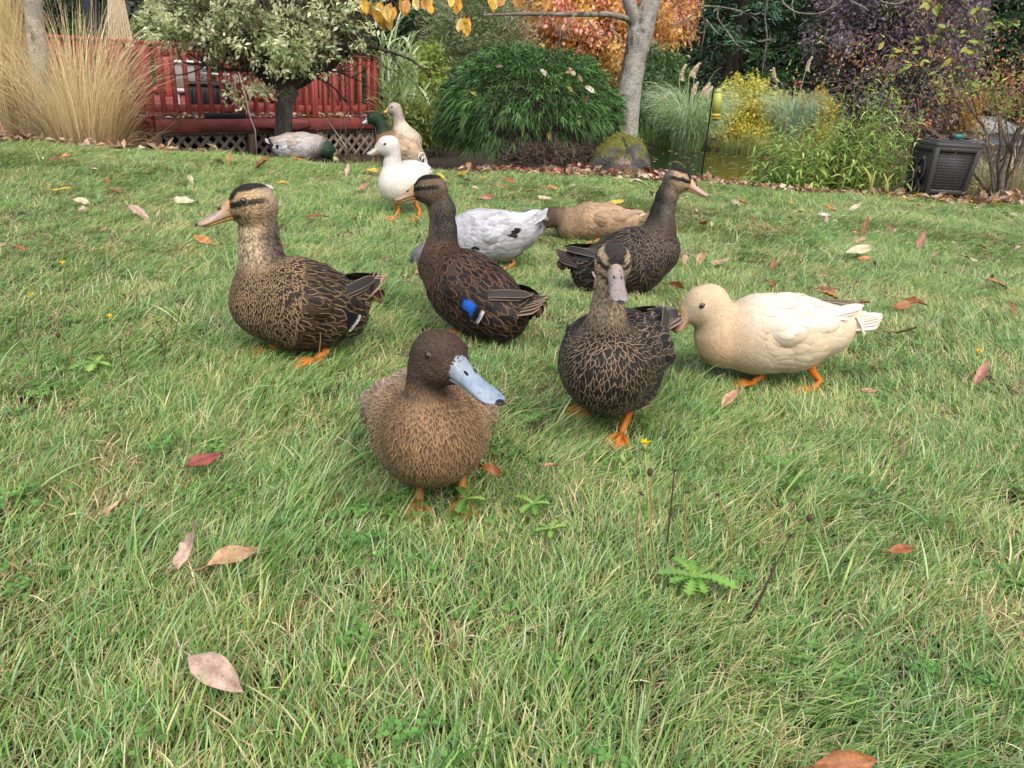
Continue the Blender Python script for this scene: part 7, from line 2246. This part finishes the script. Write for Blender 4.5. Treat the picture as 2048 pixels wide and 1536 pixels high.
def stalks():
    HEADM = leaf_mat('seed_head', .1, .8, .2, .2)
    dk, gr, br = [.10, .065, .05], [.34, .42, .14], [.36, .22, .10]
    # top x, y, root x, y, colour, head, label
    S = [(1290, 900, 1318, 1143, gr, 'flower', 'green stalk with a closed yellow flower in the foreground'),
         (1248, 926, 1297, 1153, gr, 'bud', 'green stalk with a pointed bud left of the yellow flower'),
         (1300, 944, 1297, 1100, br, 'seed', 'reddish stalk with a fat dark seed head by the yellow flower'),
         (1282, 988, 1300, 1150, br, 'star', 'thin stalk with a dark star head left of the fat seed head'),
         (1349, 942, 1332, 1110, dk, 'star', 'straight dark stalk right of the yellow flower'),
         (1375, 985, 1390, 1130, br, 'star', 'pale stalk with two dark stars behind the dandelion rosette'),
         (1436, 990, 1445, 1120, br, 'star', 'fine pale stalk with a dark star above the rosette'),
         (1555, 1012, 1515, 1105, br, 'star', 'leaning stalk with a dark star, middle of the right foreground'),
         (1580, 1072, 1489, 1244, dk, 'star', 'longest dark red stalk leaning right in the foreground'),
         (1544, 1142, 1496, 1238, dk, 'star', 'short dark stalk beside the longest dark red one'),
         (1619, 1036, 1560, 1110, br, 'seed', 'pale stalk with a brown seed head leaning right'),
         (1540, 1035, 1370, 1180, gr, 'none', 'long yellow green stalk leaning far right from the rosette'),
         (125, 533, 132, 610, gr, 'flower', 'small yellow flower in the left lawn'),
         (63, 598, 66, 680, gr, 'flower', 'pale yellow flower at the far left'),
         (220, 642, 240, 740, gr, 'flower', 'pale yellow flower bud left of the speckled duck'),
         (34, 629, 78, 720, dk, 'star', 'dark thin stalk at the far left below the pale flower'),
         (248, 590, 250, 660, br, 'star', 'stalk with a dark star head left of the speckled duck breast'),
         (362, 602, 335, 700, dk, 'star', 'dark leaning stalk between the flowers and the speckled duck'),
         (315, 645, 322, 730, dk, 'star', 'short dark stalk in the left lawn'),
         (240, 680, 262, 770, dk, 'star', 'dark forked stalk in the left lawn'),
         (116, 670, 140, 760, br, 'seed', 'stalk with a tan round seed head at left'),
         (305, 672, 314, 745, dk, 'star', 'thin dark stalk near the left rosette'),
         (614, 640, 540, 716, gr, 'bud', 'curved green stalk in front of the speckled duck'),
         (620, 590, 628, 735, br, 'none', 'bare brown stalk crossing the speckled duck flank'),
         (565, 590, 515, 690, gr, 'none', 'looping green stem before the speckled duck breast'),
         (1750, 525, 1705, 590, dk, 'seed', 'stalk with a dark seed head in the right lawn'),
         (1643, 540, 1690, 600, dk, 'star', 'dark stalk leaning left in the right lawn'),
         (1890, 545, 1935, 690, gr, 'star', 'tall thin green stalk in the right lawn'),
         (1985, 552, 1975, 620, gr, 'seed', 'green stalk with a dark head near the right edge'),
         (1905, 520, 1912, 640, gr, 'none', 'straight green stalk near the right edge'),
         (1870, 480, 1890, 610, gr, 'none', 'thin green stem among the peach leaves'),
         (1955, 710, 1960, 770, gr, 'flower', 'tiny yellow flower right of the buff duck'),
         (1880, 575, 1960, 780, br, 'none', 'long bent brown stalk in front of the right lawn'),
         (1415, 445, 1385, 560, gr, 'none', 'green wispy stem right of the dark duck breast'),
         (1440, 460, 1392, 545, gr, 'none', 'second wispy stem right of the dark duck breast')]
    for i, (x, y, x0, y0, c, hd, lab) in enumerate(S):
        r = np.random.default_rng(1000 + i)
        b = at(x0, y0, z=0.0); b[2] = float(ground_z(b[0], b[1])) - .01
        q = at(x, y, D=b[1] - .01)
        root = empty('weed_stalk', b, lab, 'weed', 'weed stalks in the lawn')
        t = np.linspace(0, 1, 8)[:, None]
        C = b + (q - b) * t + np.array([r.normal(0, .012), r.normal(0, .01), 0]) * np.sin(t * np.pi)
        k = 1.0 if y > 800 else .8
        V, Q, T = tube_geo(C, np.linspace(.0017, .0011, 8) * k, 5)
        mk('stem', V, Q, T, HEADM, root, {'Col': np.tile(np.asarray(c), (len(V), 1)) * (np.ones((len(V), 1)))})
        ax = nrm(C[-1] - C[-2])
        g = G()
        if hd == 'seed':
            V, Q = sphere_geo(q, [.0048, .0048, .0072], 10, 7); g.add(V, Q, None, np.array([.09, .055, .04]))
        elif hd == 'bud':
            V, Q, T = tube_geo([q - ax * .002, q + ax * .008, q + ax * .016], [.0025, .004, .0008], 8); g.add(V, Q, T, np.array([.30, .36, .14]))
        elif hd == 'star':
            for a in np.linspace(0, 2 * np.pi, 6, endpoint=False):
                d = np.array([math.cos(a), math.sin(a), .35 + r.normal(0, .3)])
                V, Q, T = tube_geo([q, q + d * .005 * r.uniform(.7, 1.4)], [.0014, .0005], 4); g.add(V, Q, T, np.array([.06, .045, .04]))
        elif hd == 'flower':
            V, Q, T = tube_geo([q - ax * .002, q + ax * .006, q + ax * .011], [.0022, .0038, .0036], 8); g.add(V, Q, T, np.array([.34, .38, .14]))
            n = 22; a = r.uniform(0, 2 * np.pi, n)
            d = np.stack([np.cos(a), np.sin(a), r.uniform(.6, 1.6, n)], -1)
            V, T = leaves_geo(np.tile(q + ax * .009, (n, 1)), d, rand_dir(r, n), .011 * r.uniform(.7, 1.2, n), .0034, .1); g.add(V, None, T, np.array([.85, .62, .04]))
        if g.n: g.build({'seed': 'seed_head', 'bud': 'bud', 'star': 'seed_head', 'flower': 'flower_head'}[hd], HEADM, root)
stalks()

def rosettes():
    S = [(1388, 1172, 9, 95, 'toothed green dandelion rosette in the right foreground'), (932, 1014, 3, 70, 'pale dandelion leaf at the foot of the khaki duck'), (1066, 1024, 5, 62, 'low leafy weed in the centre foreground'), (1100, 1075, 5, 46, 'small dark leafy weed below the centre'), (195, 738, 5, 60, 'grey green rosette in the left lawn'), (560, 700, 4, 34, 'flat leafy weed beside the speckled duck foot')]
    for i, (x, y, n, px, lab) in enumerate(S):
        r = np.random.default_rng(1100 + i)
        b = at(x, y, z=.02); root = empty('dandelion', b, lab, 'plant', 'leafy weeds in the lawn')
        for k in range(n):
            a = 2 * np.pi * k / n + r.normal(0, .3); L = pxm(b, px) * r.uniform(.6, 1.0)
            d = nrm(np.array([math.cos(a), math.sin(a), .45])); s = np.array([-math.sin(a), math.cos(a), 0]); S_ = 15
            t = np.linspace(0, 1, S_)
            w = L * .15 * np.interp(t, [0, .2, .7, .9, 1], [.25, .6, 1, .8, .05]) * (1 + .45 * np.where(np.arange(S_) % 2 == 0, 1, -1) * (t > .12) * (t < .95))
            C = b + np.outer(t, d) * L + np.outer(t ** 2, [0, 0, -1]) * L * .42 + np.outer(np.ones(S_), [0, 0, .012])
            V = np.stack([C - s * w[:, None] + [0, 0, .004], C, C + s * w[:, None] + [0, 0, .004]], 1).reshape(-1, 3)
            j = np.arange(2)[None]; ii = (np.arange(S_ - 1) * 3)[:, None]
            Q = np.stack([ii + j, ii + j + 1, ii + 3 + j + 1, ii + 3 + j], -1).reshape(-1, 4)
            col = np.array([[.22, .40, .09], [.30, .46, .12], [.17, .33, .08]])[r.integers(0, 3)]
            Cc = np.tile(col, (S_ * 3, 1)); Cc[1::3] = col * 1.25
            mk('leaf', np.concatenate([V, V - [0, 0, .0007]]), np.concatenate([Q, (Q + S_ * 3)[:, ::-1]]), None, LEAF, root, {'Col': np.concatenate([Cc, Cc])}, None, False)
rosettes()
